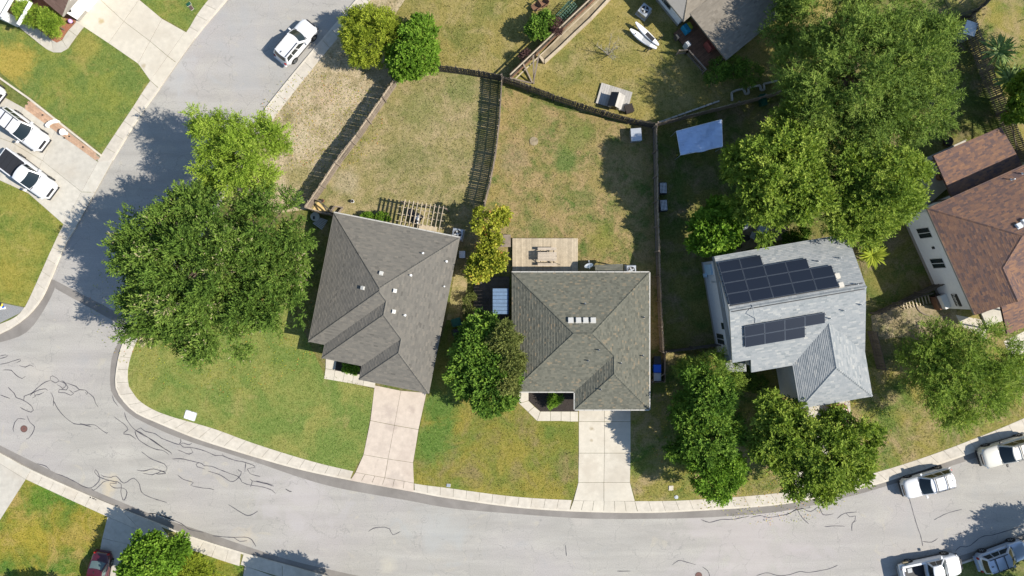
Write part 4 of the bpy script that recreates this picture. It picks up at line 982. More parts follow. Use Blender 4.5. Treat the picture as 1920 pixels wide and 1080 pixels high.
# raised deck under the cover, every board a part, and its railing
dk = empty('raised_deck', h5.W(-6, 0, 0, -2.65), 0, 'shaded brown deck with clutter under the sandy patio cover', 'deck')
for i in range(27):
    m_ = MB(); v0 = 0 + i * 3.2; a_ = h5.W(-8, v0); b_ = h5.W(120, v0); m_.bar((a_.x, a_.y, .42), (b_.x, b_.y, .42), .145, .04); m_.build('deck_board', M_['red_wood'], dk)
m_ = MB(); q = [h5.W(-7, -1), h5.W(119, -1), h5.W(119, 84), h5.W(-7, 84)]; m_.prism([(p.x, p.y) for p in q], .08, .39); m_.build('deck_frame', M_['dark'], dk)
rail = empty('deck_railing', h5.W(-8, 34, 0, -2.65), 0, 'grey timber railing with pickets at the corner of the shaded deck', 'railing')
def railing(root, pts, h=.95, sp=.16, mat='old_wood', z=.1):
    for i in range(len(pts) - 1):
        a_, b_ = Vector(pts[i]), Vector(pts[i+1]); d = b_ - a_; n = int(d.length / sp)
        for zz_ in (z + .12, z + h):
            m = MB(); m.bar((a_.x, a_.y, zz_), (b_.x, b_.y, zz_), .09, .05); m.build('rail', M_[mat], root)
        for j in range(n + 1):
            p = a_ + d * (j / n); m = MB(); big = j in (0, n); m.bar((p.x, p.y, z - (.3 if big else 0)), (p.x, p.y, z + h + (.05 if big else -.02)), .09 if big else .045, .09 if big else .045); m.build('post' if big else 'baluster', M_[mat], root)
railing(rail, [h5.W(-14, 42).xy, h5.W(-12, 90).xy], z=.45); railing(rail, [h5.W(-28, 32).xy, h5.W(-14, 42).xy], z=.45)

# --- cocoa roofed house at the upper left
o6 = at(153.7, 52.2, 0); ud6 = Vector((.648, .762))
h6 = House('cocoa_roof_house', 'white stucco house with cocoa brown roof at the upper left corner', 'house', o6, ud6, 2.7, .42, SH6, 16)
F = [[(0,0,0),(0,-300,0),(73,-300,73),(73,0,73)], [(73,0,73),(73,-300,73),(146,-300,0),(146,0,0)]]
h6.roof([(0,0,0),(73,0,73),(146,0,0),(146,-300,0),(73,-300,73),(0,-300,0)], F, [[(73,0,73),(73,-300,73)]])
h6.walls([(7,-10),(139,-10),(139,-290),(7,-290)], M_['stucco' if False else 'white_siding'])
gm = MB(); a_, b_, c_ = h6.W(7, -10, 5), h6.W(73, -10, 71), h6.W(139, -10, 5); gm.face([Vector((a_.x,a_.y,2.6)), Vector((c_.x,c_.y,2.6)), c_, b_, a_]); gm.build('gable_wall', M_['white_siding'], h6.root)
h6.gutter((0,-300,0),(0,0,0), 1)
m_ = MB(); p = h6.W(14, -8.5); m_.box((p.x, p.y, 2.0), (.2, .2, .35)); m_.build('wall_lamp', M_['dark'], h6.root)
m_ = MB(); a_, b_ = h6.W(30, -9.4), h6.W(125, -9.4); m_.bar((a_.x, a_.y, 1.2), (b_.x, b_.y, 1.2), .05, 2.15); m_.build('garage_door', M_['white_paint'], h6.root)
# courtyard porch with openings in its cream walls, at the frame's corner
pr = empty('courtyard_porch', at(-20, 20, .1), 0, 'cream stucco porch with open window holes at the upper left corner', 'porch')
def pierced_wall(a, b, z1, holes, th=.22, mat='white_siding'):
    a_ = Vector(at(*a).xy); b_ = Vector(at(*b).xy); d = (b_ - a_); L = d.length; d.normalize(); m = MB()
    def seg(s0, s1, z0, z1_):
        p = a_ + d*s0; q = a_ + d*s1; m.bar((p.x, p.y, (z0+z1_)/2), (q.x, q.y, (z0+z1_)/2), th, z1_-z0)
    s = 0
    for (h0, h1_, hz0, hz1) in holes:
        seg(s, h0*L, .1, z1); seg(h0*L, h1_*L, .1, hz0); seg(h0*L, h1_*L, hz1, z1); s = h1_*L
    seg(s, L, .1, z1); m.build('porch_wall', M_[mat], pr)
pierced_wall((-95,-8), (36,50), 2.9, [(.38,.60,.9,2.3), (.72,.90,.9,2.3)]); pierced_wall((36,50), (62,4), 2.9, [(.25,.75,.2,2.3)]); pierced_wall((-95,-8), (-69,-54), 2.9, [])
m_ = MB(); m_.prism(P2([(-95,-8),(36,50),(62,4),(-69,-54)]), .1, .16); m_.build('porch_floor', plain('terracotta', (.42, .25, .12), .8, .2), pr)
for t in (.0, .25, .5, .75, 1.0):
    m_ = MB(); a_ = Vector(at(*lerp((-90,-10),(34,46),t), 2.95)); b_ = Vector(at(*lerp((-66,-52),(58,4),t), 2.95)); a_ = Vector((a_.x, a_.y, 2.95)); m_.bar(a_, b_, .18, .22); m_.build('porch_beam', M_['white_siding'], pr)

PQ = [(-95,-8),(36,50),(62,4),(-69,-54)]
def pq(s_, t_): a_ = lerp(PQ[0], PQ[1], s_); b_ = lerp(PQ[3], PQ[2], s_); return lerp(a_, b_, t_)
for (s0, s1, t0, t1) in ((0,1,0,.24), (0,1,.86,1.0), (0,.30,.24,.86), (.52,.62,.24,.86), (.90,1.0,.24,.86)):
    m_ = MB(); m_.prism(P2([pq(s0,t0), pq(s1,t0), pq(s1,t1), pq(s0,t1)]), 2.95, 3.12, bottom=True); m_.build('porch_roof', M_['stucco'], pr)
# ---------------------------------------------------------------- trees and plants
LM = {
 'oak': leafmat('oak_leaves', (.040, .075, .014), (.096, .165, .026), (.195, .270, .052), .22, (.34, .30, .17)),
 'light': leafmat('light_green_leaves', (.10, .165, .020), (.225, .33, .036), (.36, .45, .075), .32),
 'yellowgreen': leafmat('yellow_green_leaves', (.10, .14, .014), (.235, .29, .028), (.40, .44, .055), .3),
 'bright': leafmat('bright_green_leaves', (.055, .110, .012), (.130, .245, .024), (.235, .36, .046), .3),
 'elm': leafmat('elm_leaves', (.062, .105, .022), (.145, .220, .040), (.270, .34, .070), .28),
 'lime': leafmat('lime_leaves', (.075, .125, .018), (.175, .255, .034), (.315, .385, .068), .32),
 'autumn': leafmat('autumn_leaves', (.10, .13, .018), (.30, .33, .035), (.50, .48, .07), .35, (.50, .17, .07), .78),
 'dark': leafmat('dark_green_leaves', (.036, .080, .012), (.096, .180, .024), (.205, .310, .046), .25),
 'olive': leafmat('olive_leaves', (.065, .08, .024), (.125, .15, .038), (.20, .215, .06), .25),
 'feather': leafmat('feathery_leaves', (.085, .140, .024), (.185, .275, .042), (.32, .39, .075), .32),
 'palm': leafmat('palm_leaves', (.08, .15, .04), (.20, .30, .09), (.36, .44, .18), .25),
 'purple': leafmat('purple_leaves', (.05, .025, .03), (.10, .055, .05), (.16, .10, .08), .2),
}
def leaf_mesh(name, C, A, B, tint, mat):
    """C centres, A half-length vectors, B half-width vectors -> kite shaped leaves, slightly folded"""
    n = len(C); V = np.empty((n, 4, 3), np.float32)
    V[:, 0] = C - A; V[:, 1] = C + B - A * .15; V[:, 2] = C + A; V[:, 3] = C - B - A * .15
    me = bpy.data.meshes.new(name); me.vertices.add(4*n); me.vertices.foreach_set('co', V.ravel())
    me.loops.add(4*n); me.loops.foreach_set('vertex_index', np.arange(4*n, dtype=np.int32))
    me.polygons.add(n); me.polygons.foreach_set('loop_start', np.arange(0, 4*n, 4, dtype=np.int32)); me.polygons.foreach_set('loop_total', np.full(n, 4, np.int32))
    at_ = me.attributes.new('tint', 'FLOAT', 'FACE'); at_.data.foreach_set('value', np.clip(tint, 0, 1).astype(np.float32))
    me.materials.append(mat); me.update(); me.validate(); return me
def unit(a): return a / np.maximum(np.linalg.norm(a, axis=1, keepdims=True), 1e-9)

def tree(name, label, cat, lobes, mat, n=20000, puff=.9, leaf=(.22, .10), sprig=(.5, 6), seed=1, base=None, trunk=.22, group=None, bark='bark', zflat=.75, spread=.55, dens=9.0, up=.5, show=.0, shrink=0, uneven=.25, lowcut=-.25, ztint=.10):
    """lobes: (px, py, r_px, z_centre, rz) traced in the picture; the crown is a cloud of leafy sprigs on the lobes"""
    rs = np.random.RandomState(seed); rn = random.Random(seed)
    Ls = []
    for (px, py, r_, zc, rz) in lobes:
        r_ -= shrink
        p = at(px, py, zc); Ls.append((p.x, p.y, zc, r_ / 20 * (H - zc) / H, rz))
    if base is None:
        wsum = sum(l[3]**2 for l in Ls); bx = sum(l[0]*l[3]**2 for l in Ls)/wsum; by = sum(l[1]*l[3]**2 for l in Ls)/wsum
    else: q = at(*base); bx, by = q.x, q.y
    root = empty(name, (bx, by, .1), 0, label, cat, group)
    # puffs: leafy clumps scattered over and inside the lobes
    areas = np.array([l[3]**2 for l in Ls]); areas /= areas.sum()
    npf = max(6, int(dens * sum(l[3]**2 for l in Ls) / puff**2 * .5))
    PC = []; PR = []; PO = []
    for i in range(npf):
        l = Ls[rs.choice(len(Ls), p=areas)]
        while True:
            d = rs.normal(size=3); d /= np.linalg.norm(d)
            if d[2] > lowcut: break
        rr = (1 - uneven * rs.rand()) if rs.rand() < .72 else rs.uniform(.35, .8)
        ang = math.atan2(d[1], d[0]); wob = 1 + .10 * math.sin(3*ang + seed) + .07 * math.sin(7*ang + 2*seed)
        c = np.array([l[0] + d[0]*l[3]*rr*wob, l[1] + d[1]*l[3]*rr*wob, l[2] + d[2]*l[4]*rr])
        PC.append(c); PR.append(puff * rs.uniform(.5, 1.25)); PO.append(np.array([d[0], d[1], d[2]*.8 + .25]))
    PC = np.array(PC); PR = np.array(PR); PO = unit(np.array(PO))
    k = sprig[1]; ns = n // k
    w_ = PR**2; w_ /= w_.sum(); pi = rs.choice(len(PC), ns, p=w_)
    off = unit(rs.normal(size=(ns, 3))) * (rs.rand(ns, 1) ** .5) * PR[pi][:, None]; off[:, 2] *= zflat
    S0 = PC[pi] + off
    D = unit(unit(off) * .7 + PO[pi] * spread + np.array([0, 0, up * .4]) + rs.normal(size=(ns, 3)) * .45)
    D[:, 2] *= .75; D = unit(D)
    ptint = rs.normal(0, .17, len(PC))[pi]; stint = rs.normal(0, .12, ns)
    zz = (S0[:, 2] - S0[:, 2].mean()) / (S0[:, 2].std() + 1e-6)
    C = []; A = []; B = []; T_ = []
    for j in range(k):
        t = (j + .5) / k; side = 1 if j % 2 else -1
        lat = unit(np.cross(D, np.array([0, 0, 1.0])) + rs.normal(size=(ns, 3)) * .35)
        dirn = unit(D * 1.0 + lat * side * .75 + rs.normal(size=(ns, 3)) * .22)
        ln = leaf[0] * rs.uniform(.7, 1.25, (ns, 1)) * .5
        c = S0 + D * (sprig[0] * (t - .3)) + dirn * ln
        nrm = unit(rs.normal(size=(ns, 3)) * .6 + np.array([0, 0, 1.0]))
        b = unit(np.cross(dirn, nrm)) * leaf[1] * .5 * rs.uniform(.8, 1.2, (ns, 1))
        C.append(c); A.append(dirn * ln); B.append(b); T_.append(.48 + ptint + stint + rs.normal(0, .10, ns) + (t - .5) * .12)
    rl_ = np.array([bx, by, .1]); me = leaf_mesh('crown', np.concatenate(C) - rl_, np.concatenate(A), np.concatenate(B), np.concatenate(T_), mat)
    link_mesh('crown', me, root)
    # trunk and limbs
    zt = min(l[2] - l[4]*.5 for l in Ls); zt = max(.5, zt); m = MB(); lean = (rn.uniform(-.2, .2), rn.uniform(-.2, .2))
    m.tube([(bx, by, 0), (bx + lean[0]*.3, by + lean[1]*.3, zt*.5), (bx + lean[0], by + lean[1], zt)], [trunk*1.25, trunk, trunk*.85], 8)
    m.build('trunk', M_[bark], root)
    br = MB(); order = sorted(range(len(PC)), key=lambda i: -PR[i])[:max(8, int(26 * min(1.6, trunk*4)))]
    fork = Vector((bx + lean[0], by + lean[1], zt)); mids = []
    for l in Ls:
        c = Vector((l[0], l[1], l[2] - l[4]*.1)); mid = fork.lerp(c, .6); mid.z = fork.z + (c.z - fork.z) * .5
        br.tube([fork - Vector((0,0,.2)), mid, c], [trunk*.7, trunk*.45, trunk*.28], 6); mids.append((c, mid))
    for i in order:
        tip = Vector(PC[i]); c, mid = min(mids, key=lambda q: (q[0]-tip).length); s = mid.lerp(c, rn.uniform(.2, .9))
        e = s.lerp(tip, .5) + Vector((rn.uniform(-.2,.2), rn.uniform(-.2,.2), rn.uniform(0,.3)))
        br.tube([s, e, tip + Vector(PO[i]) * PR[i] * (.25 + show)], [trunk*.24, trunk*.14, .02], 4, cap=False)
    o_ = br.build('limb', M_[bark], root); o_['kind'] = 'stuff'
    return root

# big trees
tree('oak_tree', 'largest dark green oak with round dense crown beside the street corner', 'tree',
     [(385,500,150,7.0,3.6),(285,470,82,6.2,2.6),(300,575,85,6.0,2.5),(395,610,80,6.0,2.4),(500,440,88,6.4,2.6),(500,560,88,6.2,2.6),(355,420,75,6.4,2.4),(525,500,60,5.8,2.2)],
     LM['oak'], n=130000, puff=.72, leaf=(.27, .105), sprig=(.9, 10), seed=3, base=(420,505), trunk=.42, dens=5.2, uneven=.36, shrink=10, show=.2)
tree('honey_locust_tree', 'light green airy tree above the big oak, overhanging the west street', 'tree',
     [(400,265,46,6.6,2.2),(440,240,34,6.4,1.6),(455,300,66,6.8,2.6),(500,260,48,6.4,2.0),(412,318,46,6.2,2.0),(495,326,46,6.0,1.9),(385,225,30,6.2,1.3)],
     LM['light'], n=38000, puff=.62, leaf=(.22, .075), sprig=(.75, 9), seed=8, base=(455,300), trunk=.22, dens=5.5, show=.1, shrink=6, uneven=.35)
tree('round_shrub_tree', 'yellow green dome shaped tree next to the street kerb', 'tree', [(697,70,50,2.3,2.2),(678,90,30,1.9,1.5),(720,52,30,2.0,1.6),(668,55,28,1.9,1.5)], LM['yellowgreen'], n=26000, puff=.42, leaf=(.20, .07), sprig=(.35, 5), seed=21, trunk=.14, dens=10, uneven=.12)
tree('round_shrub_tree', 'bright green dome shaped tree at the end of the picket fence', 'tree', [(775,100,44,2.3,2.1),(790,62,28,2.1,1.6),(762,125,26,1.9,1.4)], LM['bright'], n=26000, puff=.42, leaf=(.19, .12), sprig=(.30, 5), seed=22, trunk=.14, dens=10, uneven=.12)
tree('elm_tree', 'huge feathery green tree covering the upper right yards', 'tree',
     [(1610,140,125,7.8,3.2),(1520,125,68,5.6,2.2),(1700,110,85,7.6,2.6),(1720,210,70,7.0,2.4),(1560,40,75,5.6,2.2),(1650,20,80,7.0,2.4),(1520,215,58,7.0,2.2),(1640,230,75,7.2,2.4),(1480,60,40,4.2,1.5),(1755,85,42,6.6,1.7),(1585,262,44,6.6,1.9)],
     LM['elm'], n=125000, puff=.75, leaf=(.25, .075), sprig=(1.0, 12), seed=5, base=(1560,170), trunk=.4, dens=5.2, uneven=.35)
tree('pecan_tree', 'lime green broad leaved tree behind the solar panel roof, left half of its pair', 'tree',
     [(1445,330,75,7.6,2.8),(1400,300,38,7.0,1.8),(1480,280,55,7.2,2.2),(1500,370,62,7.2,2.3),(1430,390,52,6.6,2.0),(1500,230,45,6.6,1.8)],
     LM['lime'], n=52000, puff=.62, leaf=(.27, .14), sprig=(.62, 7), seed=6, base=(1452,330), trunk=.28, dens=5.4, show=.15, uneven=.35)
tree('pecan_tree', 'lime green rounded tree between the huge elm and the brown roofed house', 'tree',
     [(1650,350,78,7.0,2.8),(1600,320,55,6.8,2.2),(1590,390,55,6.6,2.1),(1690,320,42,6.4,1.8),(1680,385,38,6.2,1.7),(1630,415,40,6.0,1.7),(1548,330,42,6.6,1.9)],
     LM['lime'], n=54000, puff=.62, leaf=(.24, .11), sprig=(.6, 7), seed=7, base=(1630,350), trunk=.28, dens=6, uneven=.3)
tree('maple_tree', 'small bright leafy tree beside the left corner of the solar panel house', 'tree', [(1340,435,40,3.6,1.7),(1355,405,30,3.2,1.4),(1312,445,24,3.0,1.1)], LM['bright'], n=15000, puff=.5, leaf=(.28, .20), sprig=(.4, 4), seed=31, trunk=.12, dens=8)
tree('yellowing_tree', 'yellowing tree with orange patches beside the small wooden deck, upper of its pair', 'tree', [(900,412,15,3.0,1.0),(932,405,19,3.1,1.0),(925,440,18,2.4,.8),(912,462,13,2.2,.7)], LM['autumn'], n=5200, puff=.42, leaf=(.22, .15), sprig=(.4, 4), seed=32, trunk=.09, dens=6, bark='pale_bark', show=.5)
tree('yellowing_tree', 'yellow green tree above the blue metal shed roof', 'tree', [(902,503,22,2.9,1.2),(928,492,18,2.8,1.0),(905,482,14,2.5,.8)], LM['autumn'], n=7500, puff=.42, leaf=(.24, .17), sprig=(.4, 4), seed=33, trunk=.09, dens=7, bark='pale_bark', show=.2)
tree('shade_tree', 'dark leafy tree between the corner house and the green grey roof', 'tree', [(897,665,45,3.3,1.6),(885,700,40,3.0,1.5),(920,735,42,3.2,1.6),(905,622,30,3.0,1.3),(925,690,42,3.4,1.6)], LM['dark'], n=42000, puff=.6, leaf=(.26, .15), sprig=(.5, 5), seed=34, base=(905,690), trunk=.2, dens=9)
tree('shade_tree', 'olive toned tree overlapping the left edge of the green grey roof', 'tree', [(946,632,26,3.8,1.5),(952,670,25,3.8,1.5),(948,715,26,3.6,1.4)], LM['olive'], n=20000, puff=.55, leaf=(.24, .11), sprig=(.5, 6), seed=35, base=(940,690), trunk=.15, dens=9)
tree('street_tree', 'dark green tree right of the straight cream driveway with bright lower branches', 'tree', [(1272,765,26,3.0,1.4),(1280,840,28,3.0,1.3),(1332,760,50,3.9,1.9),(1325,830,54,3.8,1.8),(1312,715,34,3.6,1.5),(1302,790,38,3.6,1.5),(1368,800,30,3.4,1.4)], LM['dark'], n=44000, puff=.55, leaf=(.27, .13), sprig=(.6, 7), seed=36, base=(1322,800), trunk=.2, dens=5.2, show=.1, uneven=.35, shrink=4)
tree('street_tree', 'small bright green tree leaning over the pavement below the darker street tree', 'tree', [(1340,895,42,3.6,1.7),(1325,870,30,3.6,1.4),(1372,880,26,3.2,1.2)], LM['bright'], n=17000, puff=.5, leaf=(.22, .12), sprig=(.5, 6), seed=37, base=(1335,885), trunk=.12, dens=8)
tree('juniper_tree', 'thin blue green conifer left of the two storey house porch', 'tree', [(1340,690,36,3.0,1.8),(1300,700,26,2.6,1.4),(1368,715,24,2.6,1.3)], LM['feather'], n=11000, puff=.45, leaf=(.20, .06), sprig=(.6, 7), seed=38, trunk=.1, dens=6)
tree('street_tree', 'large mid green tree in front of the garage with the red car under it', 'tree', [(1558,778,22,4.6,1.2),(1545,850,66,5.2,2.4),(1470,820,58,4.8,2.2),(1600,820,52,4.8,2.1),(1500,885,48,4.6,1.9),(1590,885,45,4.6,1.9),(1450,780,40,4.4,1.7),(1436,838,34,4.0,1.5),(1470,780,34,4.2,1.4),(1545,905,38,4.2,1.6)], LM['lime'], n=62000, puff=.62, leaf=(.27, .14), sprig=(.6, 7), seed=39, base=(1530,850), trunk=.26, dens=6.2, show=.25, shrink=5, uneven=.35)
tree('cedar_elm_tree', 'feathery green tree in front of the brown roofed house', 'tree', [(1790,690,66,5.0,2.3),(1850,660,55,4.8,2.1),(1840,730,60,4.8,2.1),(1750,650,42,4.4,1.7),(1760,730,45,4.4,1.7),(1890,700,45,4.4,1.8),(1722,690,34,4.0,1.5),(1790,770,34,4.0,1.5)], LM['feather'], n=58000, puff=.62, leaf=(.24, .07), sprig=(.95, 11), seed=40, base=(1810,690), trunk=.26, dens=5.2, uneven=.35)
tree('young_tree', 'green leafy tree at the bottom edge beside the maroon car', 'tree', [(285,1050,44,3.4,1.7),(330,1030,26,3.0,1.2),(255,1075,30,3.0,1.3)], LM['bright'], n=18000, puff=.48, leaf=(.24, .18), sprig=(.42, 4), seed=41, trunk=.12, dens=8)
tree('shrub', 'yellow green shrub at the bottom edge beside the leafy tree', 'shrub', [(355,1065,30,2.0,1.1),(385,1085,30,1.8,1.0)], LM['yellowgreen'], n=11000, puff=.4, leaf=(.18, .06), sprig=(.4, 6), seed=42, trunk=.08, dens=8)
tree('street_tree', 'tree just below the picture whose shadow falls across the bottom driveway', 'tree', [(640,1180,60,5.5,2.2),(600,1150,35,5,1.6)], LM['dark'], n=16000, puff=.7, leaf=(.3, .16), sprig=(.5, 5), seed=43, trunk=.2, dens=8)
tree('street_tree', 'tree beyond the lower right corner casting shade over the parked cars', 'tree', [(2055,1125,58,5.0,2.0),(2000,1112,36,4.4,1.5),(2075,1060,50,4.6,1.6)], LM['dark'], n=20000, puff=.8, leaf=(.3, .16), sprig=(.5, 5), seed=44, trunk=.25, dens=8)
tree('tree', 'dense tree at the top edge right of the sandy roof', 'tree', [(1478,0,36,4.0,1.5),(1490,-50,50,4.5,1.6)], LM['elm'], n=13000, puff=.8, leaf=(.24, .08), sprig=(.6, 7), seed=45, trunk=.22, dens=8)
tree('hedge_shrub', 'dark green shrub mass at the corner of the sandy patio cover', 'shrub', [(1345,135,22,1.3,.9),(1375,125,22,1.2,.8),(1405,140,22,1.1,.8)], LM['dark'], n=9000, puff=.4, leaf=(.14, .06), sprig=(.3, 5), seed=46, trunk=.06, dens=7)
tree('flowering_shrub', 'glossy green shrub behind the timber planter', 'shrub', [(1010,55,19,1.5,1.1),(1024,42,14,1.3,.9)], LM['dark'], n=6000, puff=.35, leaf=(.2, .12), sprig=(.3, 4), seed=47, trunk=.06, dens=8)
tree('purple_shrub', 'purple leaved shrub beside the wire cage', 'shrub', [(1041,50,13,1.3,.8)], LM['purple'], n=2500, puff=.3, leaf=(.14, .06), sprig=(.3, 5), seed=48, trunk=.05, dens=8)
tree('purple_shrub', 'small reddish shrub at the lower end of the timber planter', 'shrub', [(984,103,8,1.2,.5)], LM['purple'], n=900, puff=.2, leaf=(.14, .05), sprig=(.2, 4), seed=49, trunk=.04, dens=8)
for px, py, r_, lab, s_ in ((690,409,10,'left one of two round box shrubs above the grey hip roof',50),(717,411,12,'right one of two round box shrubs above the grey hip roof',51)):
    tree('box_shrub', lab, 'shrub', [(px,py,r_,.6,.5)], LM['bright'], n=3500, puff=.16, leaf=(.09, .06), sprig=(.12, 4), seed=s_, trunk=.05, dens=12, uneven=.05)
tree('young_shrub', 'bright green young shrub in the dark mulch bed', 'shrub', [(1041,746,11,.9,.6),(1036,755,7,.7,.4)], LM['bright'], n=2600, puff=.22, leaf=(.16, .05), sprig=(.25, 5), seed=52, trunk=.03, dens=8)
tree('bed_shrub', 'low leafy planting in the corner house bed', 'shrub', [(652,688,9,.4,.35),(665,692,9,.4,.35)], LM['bright'], n=2400, puff=.18, leaf=(.14, .06), sprig=(.2, 4), seed=53, trunk=.03, dens=8)
for px, py, lab, s_ in ((58,30,'left one of two tall lime shrubs in the red mulch',54),(100,46,'right one of two tall lime shrubs in the red mulch',55)):
    tree('tall_shrub', lab, 'shrub', [(px,py,17,1.9,1.2),(px-9,py-10,13,1.7,1.0)], LM['light'], n=7500, puff=.3, leaf=(.2, .05), sprig=(.4, 5), seed=s_, trunk=.06, dens=9)
tree('hedge_shrub', 'climbing shrub along the shaded path between the two hip roofs', 'shrub', [(882,590,12,.9,.6),(880,560,10,.8,.5),(878,610,10,.8,.5)], LM['olive'], n=4000, puff=.3, leaf=(.13, .06), sprig=(.2, 4), seed=56, trunk=.04, dens=7)
tree('garden_tree', 'green shrub at the right edge above the brown patio roof', 'shrub', [(1905,200,24,3.2,1.4),(1925,170,26,3.2,1.4),(1915,330,12,2.6,.9)], LM['light'], n=11000, puff=.45, leaf=(.26, .12), sprig=(.45, 5), seed=57, trunk=.1, dens=8)
tree('garden_tree', 'dark tree beyond the right edge of the upper right yard', 'tree', [(2010,80,85,5.5,2.4),(2000,190,60,5,2),(1970,20,50,5,1.8)], LM['elm'], n=22000, puff=.8, leaf=(.26, .09), sprig=(.6, 7), seed=58, trunk=.24, dens=8)
tree('garden_shrub', 'dark shrub by the rear corner of the solar panel house', 'shrub', [(1500,438,16,1.2,.8),(1478,446,10,1.0,.6)], LM['dark'], n=4000, puff=.3, leaf=(.15, .08), sprig=(.25, 4), seed=59, trunk=.05, dens=8)
tree('garden_shrub', 'low bush along the lower corner of the two storey house', 'shrub', [(1400,712,20,.9,.6),(1425,722,14,.8,.5)], LM['oak'], n=4500, puff=.3, leaf=(.15, .07), sprig=(.25, 4), seed=60, trunk=.05, dens=8)
tree('street_tree', 'tree south of the picture whose shade reaches the lower left lawn', 'tree', [(150,1185,45,4,1.6),(70,1170,40,4,1.5)], LM['bright'], n=9000, puff=.6, leaf=(.28, .18), sprig=(.4, 4), seed=61, trunk=.15, dens=8)

# fan plants: every long leaf is a part of its own
def frond_plant(name, label, cat, px, py, z, n, L, wd, mat, seed, droop=.5, hub_h=None):
    rn = random.Random(seed); p = at(px, py, z); root = empty(name, (p.x, p.y, .1), 0, label, cat)
    m = MB(); m.tube([(p.x, p.y, 0), (p.x, p.y, z)], [.14, .11], 7); m.build('trunk', M_['bark'], root)
    for i in range(n):
        an = 2*math.pi*i/n*2.618 + rn.uniform(-.2, .2); el = rn.uniform(.1, 1.1); l = L * rn.uniform(.75, 1.1) * (1 - .25*el)
        d = Vector((math.cos(an), math.sin(an), 0)); s = Vector((-d.y, d.x, 0)); mb = MB(); V = []; k = 5
        for j in range(k + 1):
            t = j / k; q = Vector((p.x, p.y, z)) + d * (l * t * math.cos(el * (1 - t*.6))) + Vector((0, 0, l * (math.sin(el) * t - droop * t * t)))
            ww = wd * (math.sin(math.pi * min(1, t * .85 + .12)) ** .7) * .5
            V += [q + s*ww - Vector((0,0,ww*.3)), q, q - s*ww - Vector((0,0,ww*.3))]
        F = []
        for j in range(k): F += [(3*j, 3*j+1, 3*j+4, 3*j+3), (3*j+1, 3*j+2, 3*j+5, 3*j+4)]
        mb.idx(V, F, 0, min(1, max(0, rn.gauss(.6, .18)))); mb.build('frond', mat, root)
frond_plant('yucca_plant', 'spiky yellow green yucca at the right side of the solar panel house', 'plant', 1635, 478, 1.3, 90, 1.6, .16, LM['yellowgreen'], 71, .25)
frond_plant('palm_plant', 'uppermost pale fan plant behind the slatted fence at the right edge', 'plant', 1872, 97, 2.0, 80, 1.9, .20, LM['palm'], 72, .35)
frond_plant('palm_plant', 'fan plant left of the bright shrub beside the slatted fence', 'plant', 1892, 148, 2.0, 70, 1.7, .20, LM['palm'], 73, .35)
frond_plant('palm_plant', 'lowest dark fan plant against the slatted fence at the right edge', 'plant', 1906, 208, 1.9, 60, 1.6, .20, LM['palm'], 74, .35)

# bare sapling in the north yard
def sapling():
    rn = random.Random(80); p = at(1140, 104); root = empty('bare_sapling', (p.x, p.y, .1), 0, 'bare thin sapling on the grass left of the paddle boards', 'tree')
    for i in range(9):
        an = rn.uniform(0, 6.28); l = rn.uniform(1.2, 2.6); tilt = rn.uniform(.25, .8); q = Vector((p.x, p.y, .1)); m = MB(); pts = [q.copy()]
        for j in range(5):
            q = q + Vector((math.cos(an)*tilt, math.sin(an)*tilt, 1)).normalized() * l / 5 + Vector((rn.uniform(-.05,.05), rn.uniform(-.05,.05), 0)); pts.append(q.copy())
        m.tube(pts, [.035, .03, .025, .02, .014, .008], 5)
        m.build('branch', M_['pale_bark'], root)
        m = MB()
        for j in range(2, 6):
            for _ in range(3):
                a2 = rn.uniform(0, 6.28); m.tube([pts[j], pts[j] + Vector((math.cos(a2)*.35, math.sin(a2)*.35, .25))], [.012, .004], 4, cap=False)
        m_o = m.build('twig', M_['pale_bark'], root); m_o['kind'] = 'stuff'
sapling()
